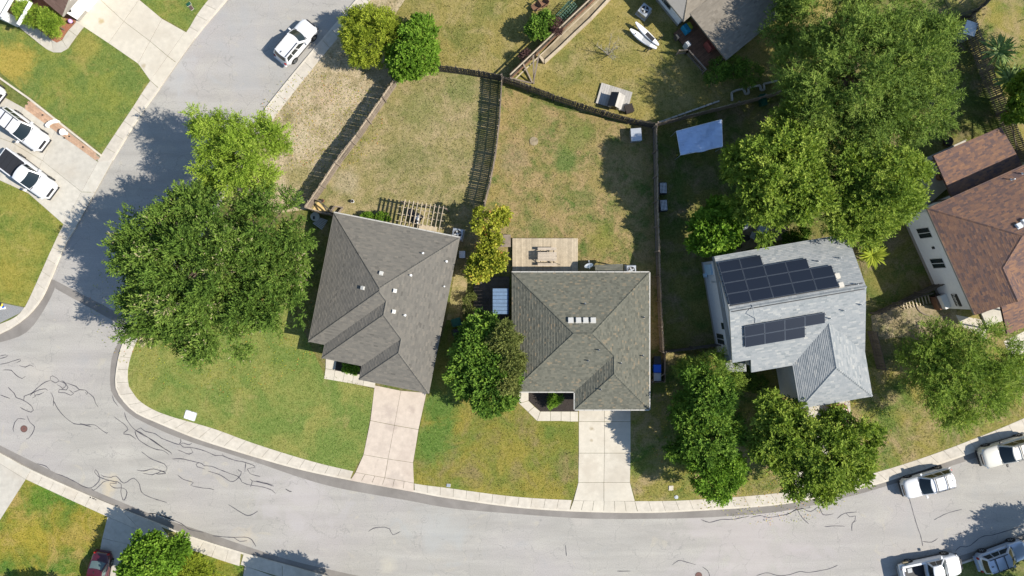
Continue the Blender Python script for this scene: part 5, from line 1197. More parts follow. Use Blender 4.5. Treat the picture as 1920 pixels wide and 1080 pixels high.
# ---------------------------------------------------------------- fences
def fence(name, label, px, h=1.83, sp=.155, pw=.135, th=.022, mat='old_wood', posts=2.4, rail_side=1, seed=1, lean=0.0, rails=(.3, .95, 1.6), cap=False):
    rn = random.Random(seed); w_ = [Vector(at(a, b, .1).xy) for a, b in px]
    mid = w_[len(w_)//2]; root = empty(name, (mid.x, mid.y, .1), 0, label, 'fence'); c = cum([tuple(p) for p in w_]); L = c[-1]; n = int(L / sp)
    mes = []
    for k in range(5):
        mb = MB(); hh = h * (1 + rn.uniform(-.015, .015)); d = .03
        mb.idx([(-pw/2,-th/2,0),(pw/2,-th/2,0),(pw/2,-th/2,hh-d),(pw/2-d,-th/2,hh),(-pw/2+d,-th/2,hh),(-pw/2,-th/2,hh-d),
                (-pw/2,th/2,0),(pw/2,th/2,0),(pw/2,th/2,hh-d),(pw/2-d,th/2,hh),(-pw/2+d,th/2,hh),(-pw/2,th/2,hh-d)],
               [(0,1,2,3,4,5),(11,10,9,8,7,6),(0,6,7,1),(1,7,8,2),(2,8,9,3),(3,9,10,4),(4,10,11,5),(5,11,6,0)])
        me = bpy.data.meshes.new('picket'); me.from_pydata(mb.v, [], mb.f); me.materials.append(M_[mat]); mes.append(me)
    tl = [tuple(p) for p in w_]
    for i in range(n + 1):
        if i >= 298: break
        s = i * L / n; p = along(tl, c, s); q = along(tl, c, min(s + .1, L)); q0 = along(tl, c, max(0, s - .1)); an = math.atan2(q[1]-q0[1], q[0]-q0[0])
        Mx = TR((p[0], p[1], .1 + rn.uniform(0, .03)), an + rn.uniform(-.03, .03)) @ Matrix.Rotation(rn.gauss(0, .012) + lean, 4, 'X') @ Matrix.Rotation(rn.gauss(0, .008), 4, 'Y')
        link_mesh('picket', rn.choice(mes), root, Mx)
    k = max(1, round(L / posts))
    for i in range(k + 1):
        p = Vector(along(tl, c, i*L/k)); q = Vector(along(tl, c, min(i*L/k + .1, L))); q0 = Vector(along(tl, c, max(0, i*L/k - .1))); t = (q-q0).normalized(); nn = Vector((-t.y, t.x)) * rail_side * .085
        m = MB(); m.box((p.x+nn.x, p.y+nn.y, .1 + h*.5), (.10, .10, h + .06), rz=math.atan2(t.y, t.x)); m.build('post', M_[mat], root)
        if i < k:
            r = Vector(along(tl, c, (i+1)*L/k)); t2 = (r-p).normalized(); n2 = Vector((-t2.y, t2.x)) * rail_side * .035
            for zi_, z in enumerate(rails):
                m = MB(); sag = rn.uniform(-.02, .02); m.bar((p.x+n2.x, p.y+n2.y, z+.1), (r.x+n2.x, r.y+n2.y, z+.1+sag), .045, .09); m.build('rail', M_['pale_wood' if zi_ == len(rails) - 1 and mat == 'old_wood' else mat], root)
            if cap:
                m = MB(); m.bar((p.x, p.y, h+.13), (r.x, r.y, h+.13), .14, .03); m.build('cap_rail', M_[mat], root)
    return root
fence('picket_fence', 'leaning weathered picket fence casting a wide shadow on the bare strip', [(751,150),(706,215),(678,257),(649,293),(622,333),(603,362),(582,392)], sp=.150, pw=.14, rail_side=1, seed=1)
fence('picket_fence', 'see through slatted fence between the two dry back yards', [(942,152),(937,235),(930,293),(919,350),(906,400),(897,450),(888,520)], sp=.172, pw=.148, rail_side=-1, seed=2, mat='old_wood')
fence('picket_fence', 'short dark fence from the bright dome tree to the slatted fence', [(815,133),(876,141),(941,152)], sp=.155, seed=3, mat='dark_wood')
fence('picket_fence', 'dark bent fence running from the slatted fence to the blue tarp yard', [(944,155),(962,160),(1043,190),(1110,212),(1177,231),(1224,240)], sp=.155, seed=4, mat='dark_wood', rail_side=-1)
fence('picket_fence', 'long straight grey fence right of the green grey roof', [(1224,242),(1226,330),(1227,400),(1230,500),(1234,600),(1237,657)], sp=.155, seed=5, rail_side=-1, cap=False)
fence('picket_fence', 'short fence joining the two storey house to the long straight fence', [(1241,658),(1290,652),(1346,644)], sp=.155, seed=6, mat='dark_wood')
fence('picket_fence', 'grey railed fence above the blue tarp', [(1228,238),(1275,226),(1350,207),(1440,184),(1475,172)], sp=.16, seed=7, h=1.5, rails=(.3, .8, 1.3))
fence('picket_fence', 'tall brown slatted fence under the fan plants at the right edge', [(1802,42),(1822,98),(1840,150),(1863,205),(1888,265),(1915,330)], sp=.185, pw=.13, seed=8, mat='old_wood', rail_side=1)
fence('picket_fence', 'curving dark fence at the top right corner', [(1778,40),(1802,42),(1830,20),(1860,-10)], sp=.16, seed=9, mat='dark_wood', h=1.5)
fence('picket_fence', 'mossy dark fence between the solar panel house and the white side wall', [(1632,588),(1690,562),(1755,530)], sp=.155, seed=10, mat='dark_wood')
fence('picket_fence', 'short dark gate fence at the lower right of the solar panel roof', [(1626,622),(1634,650),(1643,690)], sp=.155, seed=11, mat='dark_wood', h=1.6)
fence('picket_fence', 'little fence screening the blue and black bins', [(1218,714),(1242,713),(1243,660)], sp=.155, seed=12, h=1.2, rails=(.3, 1.0))
fence('picket_fence', 'low fence by the corner where the picket fence meets the grey roof', [(582,393),(606,402),(624,405)], sp=.16, seed=13, h=1.5, rails=(.3, 1.2))

# timber rails and raised bed at the top
rf = empty('rail_fence', at(1040, 75, .1), 0, 'long pale three rail timber fence crossing the top yards', 'fence')
A0, A1 = at(957, 150, .1), at(1124, -8, .1); dd_ = (A1 - A0).normalized(); nn_ = Vector((-dd_.y, dd_.x, 0))
for i in range(8):
    p = A0.lerp(A1, i/7); m = MB(); m.bar((p.x, p.y, .1), (p.x, p.y, 1.75), .11, .11); m.build('post', M_['old_wood'], rf)
for off, z in ((0, 1.7), (.22, 1.25), (.40, .8), (-.1, 1.6)):
    for i in range(3):
        p = A0.lerp(A1, i/3) - nn_*off; q = A0.lerp(A1, (i+1)/3) - nn_*off; m = MB(); m.bar((p.x, p.y, z), (q.x, q.y, z), .09, .12); m.build('rail', M_['pale_wood' if off in (0, .4) else 'red_wood'], rf)
for i in range(76):
    p = A0.lerp(A1, (i+.5)/76) + nn_*.05; m = MB(); m.box((p.x, p.y, .75), (.14, .02, 1.3), rz=math.atan2(dd_.y, dd_.x)); m.build('picket', M_['dark_wood'], rf)
tb = empty('timber_brace', at(990, 130, .1), 0, 'triangle of loose grey timbers at the lower end of the rail fence', 'timber frame')
for a_, b_, z0, z1 in (((979,115),(998,155),1.6,.3), ((1000,103),(1001,157),1.7,.2), ((1011,100),(1001,150),1.7,.5), ((956,146),(996,156),1.3,1.1)):
    m = MB(); p = at(*a_, z0); q = at(*b_, z1); m.bar(p, q, .13, .09); m.build('beam', M_['old_wood'], tb)
rb = empty('raised_bed', at(1060, 80, .1), 0, 'raised soil bed edged with pale sleepers beside the rail fence', 'planter bed')
for a_, b_ in (((1020,119),(1050,92)), ((1050,92),(1078,65)), ((1078,65),(1107,38)), ((1107,38),(1146,-4)), ((1012,108),(1020,119))):
    m = MB(); p = at(*a_, .1); q = at(*b_, .1); m.bar((p.x, p.y, .32), (q.x, q.y, .32), .22, .44); m.build('sleeper', M_['pale_wood'], rb)
m = MB(); m.prism(P2([(1013,109),(1020,118),(1078,64),(1146,-4),(1125,-8),(1060,55)]), .1, .36); m.build('soil', M_['dirt'], rb)
# paver border near the huge elm
pb = empty('paver_border', at(1415, 180, .1), 0, 'castellated border of grey pavers under the huge elm', 'garden border')
pts = [(1372,190),(1371,174),(1380,170),(1393,167),(1397,177),(1403,176),(1402,166),(1412,163),(1424,161),(1426,170),(1432,169),(1431,158),(1445,155),(1458,152)]
for i in range(len(pts) - 1):
    m = MB(); p = at(*pts[i], .1); q = at(*pts[i+1], .1); m.bar((p.x, p.y, .2), (q.x, q.y, .2), .16, .22); m.build('paver', M_['greymetal'] if False else M_['drive_grey'], pb)
for i in range(9):
    p = at(1232 + i*13, 231 - i*4.6, .1); m = MB(); m.bar((p.x, p.y, .2), (p.x + .58, p.y + .2, .2), .14, .2); m.build('paver', M_['drive_grey'], pb)

# ---------------------------------------------------------------- vehicles
def paint(name, c, metal=0.0):
    m = NT(name); m.fin(c, .32, .5, metal); m.b.inputs['Coat Weight'].default_value = .8; m.b.inputs['Coat Roughness'].default_value = .05
    return m.mat
PAINT = {'white': paint('white_car_paint', (.60, .60, .61)), 'pearl': paint('pearl_car_paint', (.52, .50, .44)), 'silver': paint('silver_blue_paint', (.36, .42, .52), .4), 'maroon': paint('maroon_paint', (.055, .006, .012)), 'red': paint('red_paint', (.16, .018, .016))}
CG = glossy('car_glass', (.012, .018, .02), .05, 0, .3); CGL = glossy('tinted_glass_pale', (.10, .14, .14), .1, 0, .3)
LAMP = glossy('lamp_lens', (.55, .57, .6), .15); TAIL = glossy('tail_lens', (.30, .015, .01), .2); TRIM = M_['dark']
def car(name, label, cat, pos, ang, L=4.7, W=1.88, Ht=1.70, style='suv', color='white', rails=False, bars=(), tonneau=False, glass=None, group=None, sunshade=False):
    p = at(*pos); root = empty(name, (p.x, p.y, .0), ang, label, cat, group)
    base = MW[root.name]; P = PAINT[color]; G = glass or CG
    def put(mb, nm, mat, parent=None, smooth=False):
        mb.v = [tuple(base @ Vector(q)) for q in mb.v]; return mb.build(nm, mat, parent or root, smooth)
    hw = W / 2; xl = L / 2
    belt = .62 * Ht if style != 'sedan' else .64 * Ht; hood = belt - .03
    if style == 'suv': xr1, xf1, xr0, xf0 = -xl + .10, xl*.42, -xl + .42, xl*.10
    elif style == 'sedan': xr1, xf1, xr0, xf0 = -xl*.70, xl*.44, -xl*.42, xl*.12
    else: xr1, xf1, xr0, xf0 = -xl*.17, xl*.50, -xl*.12, xl*.23
    N = 26; V = []; F = []; prof = 0
    for i in range(N + 1):
        s = i / N; x = -xl + L * s; e = abs(x) / xl
        w_ = hw * (1 - .34 * max(0, (e - .72) / .28) ** 2.3 - .04 * max(0, (e - .3)))
        nose = max(0, (x/xl - .45) / .55); zt = hood - .10 * nose ** 1.5 - .22 * max(0, (e - .93) / .07) ** 2 if x > 0 else hood - .02 - .30 * max(0, (e - .95) / .05) ** 2
        if style == 'pickup' and x < xr1: zt = hood + .02 - .2 * max(0, (e - .97) / .03)
        zb = .24 + .10 * max(0, (e - .88) / .12)
        half = [(0, zt + .035), (w_*.45, zt + .028), (w_*.78, zt - .005), (w_*.93, zt - .06), (w_*.985, zt - .17), (w_, .60), (w_*.985, .42), (w_*.95, zb), (w_*.6, zb - .02)]
        sec = [(y, z) for y, z in half] + [(-y, z) for y, z in half[:0:-1]]
        prof = len(sec); V += [(x, y, z) for y, z in sec]
    for i in range(N):
        for j in range(prof):
            a_ = i*prof + j; b_ = i*prof + (j+1) % prof; F.append((a_, b_, b_ + prof, a_ + prof))
    F.append(tuple(range(prof))[::-1]); F.append(tuple(N*prof + j for j in range(prof)))
    if style == 'pickup':      # leave the bed open: drop the top faces behind the cab
        F = [f for f in F if not (len(f) == 4 and max(V[k][0] for k in f) < xr1 + .02 and min(V[k][0] for k in f) > -xl + .12 and min(V[k][2] for k in f) > belt - .09)]
    m = MB(); m.idx(V, F); body = put(m, 'body', P, smooth=True)
    # wheels and dark arches
    wr = .36 if style != 'sedan' else .33; wx = (xl*.615, -xl*.60)
    for x in wx:
        for s in (-1, 1):
            m = MB(); arch = [(x + math.cos(t)*(wr+.07), z) for t, z in []]
            n = 14; m2 = MB()
            ring = [(x + (wr+.06)*math.cos(math.pi*k/n), wr + (wr+.06)*math.sin(math.pi*k/n)) for k in range(n+1)]
            m2.idx([(a_, s*(hw+.012), b_) for a_, b_ in ring] + [(a_, s*(hw-.10), b_) for a_, b_ in ring], [(k, k+1, n+2+k, n+1+k) if s < 0 else (k+1, k, n+1+k, n+2+k) for k in range(n)] + [tuple(range(n+1)) if s > 0 else tuple(range(n, -1, -1))])
            put(m2, 'wheel_arch', TRIM)
            m = MB(); k = 18
            for (r0, y0, y1, mm) in ((wr, hw-.19, hw+.022, 0),):
                vv = []
                for t in range(k):
                    an = 2*math.pi*t/k; vv.append((x + r0*math.cos(an), s*y0, wr + r0*math.sin(an)))
                for t in range(k):
                    an = 2*math.pi*t/k; vv.append((x + r0*math.cos(an), s*y1, wr + r0*math.sin(an)))
                m.idx(vv, [(t, (t+1)%k, k+(t+1)%k, k+t) for t in range(k)] + [tuple(range(k, 2*k))])
            wo = put(m, 'wheel', M_['rubber'])
            m = MB(); rr = wr*.64; cen = (x, s*(hw+.032), wr); vv = [cen] + [(x + rr*math.cos(2*math.pi*t/10 + .1), s*(hw+.026), wr + rr*math.sin(2*math.pi*t/10 + .1)) for t in range(10)]
            m.idx(vv, [(0, 1+t, 1+(t+1)%10) for t in range(0, 10, 2)] + [(0, 1+(t+1)%10, 1+t) for t in range(0, 10, 2)]); put(m, 'rim', M_['steel'], wo)
    # cabin
    wb, wt = hw*.90, hw*.73; bowf, bowr = .20, .10
    def cab(t, sy, end):          # sy in -1..1 across; end: 1 front, 0 rear
        w_ = wb + (wt - wb)*t; y = sy*w_; z = belt - .03 + (Ht - belt + .0)*t - (.035*sy*sy)*t
        x = (xf1 + (xf0 - xf1)*t - bowf*sy*sy*(1-.3*t)) if end else (xr1 + (xr0 - xr1)*t + bowr*sy*sy)
        return Vector((x, y, z))
    m = MB(); ny = 8; ys = [-1 + 2*k/ny for k in range(ny+1)]; V = []; nx = 8
    top = []
    for k, sy in enumerate(ys):
        for i in range(nx + 1):
            a_ = cab(1, sy, 0); b_ = cab(1, sy, 1); t = i/nx; q = a_.lerp(b_, t); q.z += .045*math.sin(math.pi*t); V.append(q)
    for k in range(ny):
        for i in range(nx): F_ = 0; top.append((k*(nx+1)+i, (k+1)*(nx+1)+i, (k+1)*(nx+1)+i+1, k*(nx+1)+i+1))
    top = [f[::-1] for f in top]
    m.idx(V, top)
    for end in (0, 1):
        for k in range(ny):
            q = [cab(0, ys[k], end), cab(0, ys[k+1], end), cab(1, ys[k+1], end), cab(1, ys[k], end)]
            m.idx(q if end else q[::-1], [(0, 1, 2, 3)])
    for s in (-1, 1):
        for i in range(nx):
            t0, t1 = i/nx, (i+1)/nx; lo0, lo1 = cab(0, s, 0).lerp(cab(0, s, 1), t0), cab(0, s, 0).lerp(cab(0, s, 1), t1)
            hi0, hi1 = cab(1, s, 0).lerp(cab(1, s, 1), t0), cab(1, s, 0).lerp(cab(1, s, 1), t1); hi0.z += .045*math.sin(math.pi*t0); hi1.z += .045*math.sin(math.pi*t1)
            q = [lo0, lo1, hi1, hi0]; m.idx(q if s < 0 else q[::-1], [(0, 1, 2, 3)])
    put(m, 'cabin', P, smooth=False)
    def glassgrid(end, t0, t1, w0, nm):
        m = MB(); ks = 8; V = []
        d = Vector((.016 if end else -.016, 0, .010))
        for a_ in (t0, (t0+t1)/2, t1):
            for k in range(ks + 1): V.append(cab(a_, (-1 + 2*k/ks)*w0, end) + d)
        FF = []
        for r_ in range(2):
            for k in range(ks): f_ = (r_*(ks+1)+k, r_*(ks+1)+k+1, (r_+1)*(ks+1)+k+1, (r_+1)*(ks+1)+k); FF.append(f_ if end else f_[::-1])
        m.idx(V, FF); return put(m, nm, G, smooth=True)
    glassgrid(1, .06, .95, .90, 'windshield'); glassgrid(0, .25 if style == 'suv' else .12, .90, .84, 'rear_window')
    nwin = 3 if style == 'suv' else 2
    for s in (-1, 1):
        for i in range(nwin):
            a0, a1 = .06 + .86*i/nwin, .06 + .86*(i+1)/nwin - .03; m = MB()
            def sp(t, a_): q = cab(t, s, 0).lerp(cab(t, s, 1), a_); return q + Vector((0, s*.014, .004))
            sl = .05 if i == nwin-1 else 0
            q = [sp(.14, a0), sp(.14, a1 + sl), sp(.86, a1), sp(.86, a0)]; m.idx(q if s < 0 else q[::-1], [(0,1,2,3)]); put(m, 'side_window', G)
    # mirrors, lamps, grille, bumpers, handles
    for s in (-1, 1):
        m = MB(); m.box((xf1 - .42, s*(hw + .10), belt + .02), (.14, .24, .15)); put(m, 'mirror', P if color != 'pearl' else TRIM)
        m = MB(); m.idx([(xl*.985 - .02, s*hw*.50, belt - .24), (xl*.90, s*hw*.955, belt - .24), (xl*.86, s*hw*.93, belt - .12), (xl*.955, s*hw*.50, belt - .13)], [(0,1,2,3) if s > 0 else (3,2,1,0)]); put(m, 'headlight', LAMP)
        m = MB(); m.box((-xl + .10, s*hw*.68, belt - .22), (.12, .16, .26)); put(m, 'tail_light', TAIL)
        m = MB(); m.box((xl*.0, s*(hw + .004), .40), (xl*.95, .03, .12)); put(m, 'side_sill', TRIM)
    m = MB(); m.box((xl - .035, 0, belt - .24), (.10, hw*.95, .20)); put(m, 'grille', TRIM)
    m = MB(); m.box((xl - .02, 0, .42), (.14, hw*1.5, .16)); put(m, 'front_bumper', TRIM if style != 'sedan' else P)
    m = MB(); m.box((-xl + .0, 0, .50), (.16, hw*1.55, .18)); put(m, 'rear_bumper', M_['steel'] if style == 'pickup' else P)
    m = MB(); m.bar(cab(0, -.9, 1) + Vector((.05, 0, .012)), cab(0, 0, 1) + Vector((.05, 0, .012)), .06, .02); m.bar(cab(0, 0, 1) + Vector((.05, 0, .012)), cab(0, .9, 1) + Vector((.05, 0, .012)), .06, .02); put(m, 'wiper_cowl', TRIM)
    if rails:
        for s in (-1, 1):
            m = MB(); m.bar((xr0 + .15, s*wt*.93, Ht + .06), (xf0 - .25, s*wt*.93, Ht + .06), .05, .04)
            for x in (xr0 + .2, (xr0+xf0)/2, xf0 - .3): m.bar((x, s*wt*.93, Ht - .02), (x, s*wt*.93, Ht + .06), .05, .05)
            put(m, 'roof_rail', TRIM)
        for b_ in bars:
            x = xr0 + (xf0 - xr0)*b_; m = MB(); m.bar((x, -wt*.93, Ht + .09), (x, wt*.93, Ht + .09), .07, .03); put(m, 'cross_bar', TRIM)
    if style == 'pickup':
        x0, x1 = -xl + .10, xr1 - .03
        m = MB(); m.box(((x0+x1)/2, 0, .62), (x1-x0, hw*1.62, .06)); put(m, 'bed_floor', M_['dark'])
        for s in (-1, 1):
            m = MB(); m.box(((x0+x1)/2, s*hw*.86, .62 + (belt-.60)/2), (x1-x0, .10, belt - .56)); m.box(((x0+x1)/2, s*hw*.90, belt + .005), (x1-x0, hw*.17, .03)); put(m, 'bed_side', P)
        m = MB(); m.box((x0 - .02, 0, .62 + (belt-.60)/2), (.08, hw*1.66, belt - .56)); put(m, 'tailgate', P)
        m = MB(); m.box((x1 + .03, 0, .62 + (belt-.60)/2), (.06, hw*1.66, belt - .56)); put(m, 'bed_front', P)
        if tonneau:
            for i in range(4):
                m = MB(); a_ = x0 + .03 + (x1-x0-.06)*i/4; b_ = x0 + .03 + (x1-x0-.06)*(i+1)/4 - .03; m.box(((a_+b_)/2, 0, belt + .045), (b_-a_, hw*1.72, .03)); put(m, 'tonneau_panel', M_['dark'])
            m = MB(); m.box(((x0+x1)/2, 0, belt + .025), (x1-x0, hw*1.66, .02)); put(m, 'tonneau_seal', M_['rubber'])
    else:
        m = MB(); m.box((xr0 + .25, 0, Ht + .05), (.18, .05, .05)); put(m, 'antenna', TRIM)
    if sunshade:
        m = MB(); V = [cab(.10, -.82, 1), cab(.10, .82, 1), cab(.9, .82, 1), cab(.9, -.82, 1)]; V = [q + Vector((.028, 0, .02)) for q in V]
    return root
D = math.radians
car('suv', 'white crossover parked alone by the kerb of the upper street', 'car', (559, 84), D(50), 4.55, 1.85, 1.62, 'suv', 'white', rails=True)
car('suv', 'white suv with black roof bars on the left driveway, upper of the two', 'car', (53, 246), D(-37), 4.95, 1.95, 1.78, 'suv', 'white', rails=True, bars=(.30, .68))
car('pickup_truck', 'white pickup with black ribbed bed cover on the left driveway', 'pickup truck', (62, 330), D(-37), 5.7, 2.0, 1.85, 'pickup', 'white', tonneau=True)
car('suv', 'white car mostly outside the left edge above the black barred suv', 'car', (-27, 160), D(-38), 4.8, 1.9, 1.7, 'suv', 'white')
car('sedan', 'dark maroon sedan in the shaded driveway at the bottom edge', 'car', (192, 1075), D(-100), 4.6, 1.80, 1.45, 'sedan', 'maroon', glass=CGL)
car('suv', 'white suv with roof rack at the kerb below the feathery tree', 'car', (1730, 901), D(196), 4.8, 1.90, 1.75, 'suv', 'white', rails=True, bars=(.35, .80))
car('suv', 'cream suv with roof rack at the right edge of the street', 'car', (1878, 842), D(197), 5.2, 1.98, 1.88, 'suv', 'pearl', rails=True, bars=(.3, .7))
car('pickup_truck', 'white pickup with open bed at the bottom edge of the street', 'pickup truck', (1735, 1061), D(12), 5.6, 2.0, 1.88, 'pickup', 'white')
car('suv', 'silver blue suv behind the open bed pickup at the lower right corner', 'car', (1868, 1037), D(20), 4.7, 1.85, 1.72, 'suv', 'silver', rails=True, bars=(.3, .7))
car('sedan', 'red car half hidden under the lime street tree', 'car', (1570, 802), D(-84), 4.5, 1.8, 1.45, 'sedan', 'red', glass=CGL)
tc = empty('tool_chest', at(1700, 1064, .7), D(12), 'small load of boxes in the open pickup bed', 'cargo')
for dx, dy, sx, sy, h_, mt in ((-.5, .1, .5, .7, .25, 'white_plastic'), (.1, -.2, .4, .4, .3, 'greymetal'), (-.1, .45, .5, .3, .2, 'dirt')):
    m = MB(); b = MW[tc.name]; m.box((dx, dy, h_/2 - .02), (sx, sy, h_)); m.v = [tuple(b @ Vector(q)) for q in m.v]; m.build('box', M_[mt], tc)

# ---------------------------------------------------------------- garden things
def ac_unit(px, py, label, rz=0.0, s=.85):
    p = at(px, py, .1); root = empty('air_conditioner', (p.x, p.y, .1), rz, label, 'air conditioner'); B = MW[root.name]
    def put(m, n_, mt): m.v = [tuple(B @ Vector(q)) for q in m.v]; return m.build(n_, M_[mt], root)
    m = MB(); m.box((0, 0, .04), (s*1.2, s*1.2, .08)); put(m, 'pad', 'kerb')
    m = MB(); m.box((0, 0, .44), (s, s, .72)); put(m, 'housing', 'steel')
    m = MB(); m.cyl((0, 0), s*.40, .80, .812, 20); put(m, 'fan_opening', 'dark')
    for k in range(4):
        m = MB(); a_ = k*math.pi/2 + .4; m.bar((0, 0, .815), (math.cos(a_)*s*.33, math.sin(a_)*s*.33, .83), .13, .012); put(m, 'fan_blade', 'greymetal')
    m = MB(); m.cyl((0, 0), s*.10, .80, .85, 12); put(m, 'hub', 'steel')
    m = MB()
    for k in range(20): a0, a1 = 2*math.pi*k/20, 2*math.pi*(k+1)/20; m.bar((s*.41*math.cos(a0), s*.41*math.sin(a0), .83), (s*.41*math.cos(a1), s*.41*math.sin(a1), .83), .04, .04)
    put(m, 'grille_ring', 'steel')
ac_unit(859, 440, 'air conditioner by the upper right corner of the warm grey roof', D(-11), .95)
ac_unit(1181, 507, 'air conditioner above the green grey roof', 0, .85)
ac_unit(1206, 25, 'air conditioner on its pad behind the paddle boards', D(-38), .95)
ac_unit(1703, 392, 'air conditioner beside the long white side wall', D(24), .85)
def wheelie(px, py, label, mat, rz=0.0, lid=None, s=1.0):
    p = at(px, py, .1); root = empty('wheelie_bin', (p.x, p.y, .1), rz, label, 'bin'); B = MW[root.name]
    def put(m, n_, mt): m.v = [tuple(B @ Vector(q)) for q in m.v]; return m.build(n_, M_[mt], root)
    m = MB(); a_, b_ = .26*s, .32*s
    m.idx([(-a_*.8,-a_*.8,.05),(a_*.8,-a_*.8,.05),(a_*.8,a_*.8,.05),(-a_*.8,a_*.8,.05),(-b_,-a_,1.0),(b_,-a_,1.0),(b_,a_,1.0),(-b_,a_,1.0)], [(3,2,1,0),(4,5,6,7),(0,1,5,4),(1,2,6,5),(2,3,7,6),(3,0,4,7)]); put(m, 'body', mat)
    m = MB(); m.box((.02*s, 0, 1.04), (b_*2.2, a_*2.25, .05)); m.box((.02*s, 0, 1.08), (b_*1.6, a_*1.6, .04)); put(m, 'lid', lid or mat)
    m = MB(); m.bar((-b_-.08, -a_*.8, 1.0), (-b_-.08, a_*.8, 1.0), .04, .04); put(m, 'handle', 'dark')
    for s_ in (-1, 1):
        m = MB(); m.tube([(-b_*.7, s_*a_*.75, .1), (-b_*.7, s_*a_*1.0, .1)], .1, 10); put(m, 'wheel', 'rubber')
wheelie(857, 603, 'green wheelie bin on the shaded path between the hip roofs', 'green_plastic', .3, s=1.25)
wheelie(858, 622, 'dark green wheelie bin below the other one on the shaded path', 'green_plastic', .1, 'dark', s=1.1)
wheelie(1228, 674, 'black bin, upper of three behind the little fence', 'dark', 1.57, s=1.1); wheelie(1228, 689, 'bright blue bin, middle of three behind the little fence', 'blue_plastic', 1.57, s=1.15); wheelie(1228, 704, 'grey bin, lowest of three behind the little fence', 'greymetal', 1.57, s=1.1)

# pergola
pg = empty('pergola', at(790, 405, .1), 0, 'open slatted pergola above the warm grey roof', 'pergola')
zt_ = 2.5
for i in range(10):
    a_ = lerp((760,374),(832,386), i/9); b_ = lerp((750,424),(822,438), i/9)
    m = MB(); m.bar(at(*a_, zt_), at(*b_, zt_), .05, .14); m.build('rafter', M_['pale_wood'], pg)
for t in (.22, .48, .74):
    a_ = lerp((749,376),(739,426), t); b_ = lerp((836,390),(827,441), t); m = MB(); m.bar(at(*a_, zt_ - .12), at(*b_, zt_ - .12), .045, .07); m.build('purlin', M_['pale_wood'], pg)
for t in (.04, .95):
    a_ = lerp((752,375),(742,424), t); b_ = lerp((838,389),(829,440), t); m = MB(); m.bar(at(*a_, zt_ - .18), at(*b_, zt_ - .18), .06, .18); m.build('beam', M_['old_wood'], pg)
for a_ in ((754,378),(795,384),(836,391),(746,422),(826,437)):
    p = at(*a_, zt_ - .2); m = MB(); m.bar((p.x, p.y, .1), p, .12, .12); m.build('post', M_['old_wood'], pg)
def table(px, py, label, r=.5, h=.72, mat='greymetal'):
    p = at(px, py, .1); root = empty('round_table', (p.x, p.y, .1), 0, label, 'table')
    m = MB(); m.cyl((p.x, p.y), r, .1 + h - .03, .1 + h, 24); m.build('tabletop', M_[mat], root)
    for k in range(4): a_ = k*math.pi/2 + .6; m = MB(); m.bar((p.x, p.y, .1 + h - .04), (p.x + r*.7*math.cos(a_), p.y + r*.7*math.sin(a_), .1), .04, .04); m.build('leg', M_['dark'], root)
def chair(px, py, rz, label, mat='dark', s=.5, group=None):
    p = at(px, py, .1); root = empty('garden_chair', (p.x, p.y, .1), rz, label, 'chair', group); B = MW[root.name]
    def put(m, n_): m.v = [tuple(B @ Vector(q)) for q in m.v]; return m.build(n_, M_[mat], root)
    m = MB(); m.box((0, 0, .42), (s, s, .05)); put(m, 'seat')
    m = MB(); m.bar((-s*.5, 0, .42), (-s*.75, 0, .95), s, .05, up=(1,0,0)); put(m, 'backrest')
    for x in (-1, 1):
        m = MB(); m.box((0, x*s*.52, .62), (s*.95, .07, .04)); put(m, 'armrest')
        for y in (-1, 1): m = MB(); m.bar((x*s*.42, y*s*.45, 0), (x*s*.42, y*s*.45, .42), .045, .045); put(m, 'leg')
chair(772, 398, 2.0, 'dark chair under the pergola, left one', 'dark', .6); chair(787, 408, 1.0, 'dark chair under the pergola beside the white cushion', 'dark', .6); table(780, 412, 'small dark table under the pergola', .4, .5, 'dark')
bs = empty('bench', at(803, 428, .1), D(-11), 'low pale bench at the lower side of the pergola', 'bench')
m = MB(); a_, b_ = at(786, 425, .1), at(820, 431, .1); m.bar((a_.x, a_.y, .5), (b_.x, b_.y, .5), .42, .06); m.build('seat', M_['pale_wood'], bs)
for t in (.08, .5, .92): p = a_.lerp(b_, t); m = MB(); m.bar((p.x, p.y, .1), (p.x, p.y, .48), .3, .08); m.build('leg', M_['dark_wood'], bs)
m = MB(); p = at(783, 412, .6); m.box((p.x, p.y, .62), (.35, .75, .12), rz=.2); tag(m.build('cushion', M_['white_plastic']), 'white cushion lying under the pergola', 'cushion')

# wooden deck above the middle house with picnic table
dk = empty('deck', at(1021, 478, .1), 0, 'sunny pale board deck with a picnic table', 'deck')
m = MB(); m.prism(P2([(961,449),(1082,449),(1082,513),(961,513)]), .1, .44); m.build('deck_frame', M_['dark_wood'], dk)
x = 960.8; i = 0; a_ = at(961, 447.5, 0); b_ = at(961, 514, 0)
while x < 1081:
    m = MB(); X = (x + 1.45 - 960) / 20; m.box((X, (a_.y + b_.y)/2, .465), (.135, abs(a_.y - b_.y), .04)); m.build('deck_board', M_['pale_wood'], dk); x += 2.9
pt = empty('picnic_table', at(1024, 481, .48), 0, 'wooden picnic table with two benches on the deck', 'picnic table')
TBW = woodmat('table_wood', (.46, .39, .31), .12, .15); cx, cy = at(1026, 481, 1.2).xy
for i in range(6): m = MB(); m.box((cx, cy + (i-2.5)*.135, 1.22), (1.72, .12, .04)); m.build('table_board', TBW, pt)
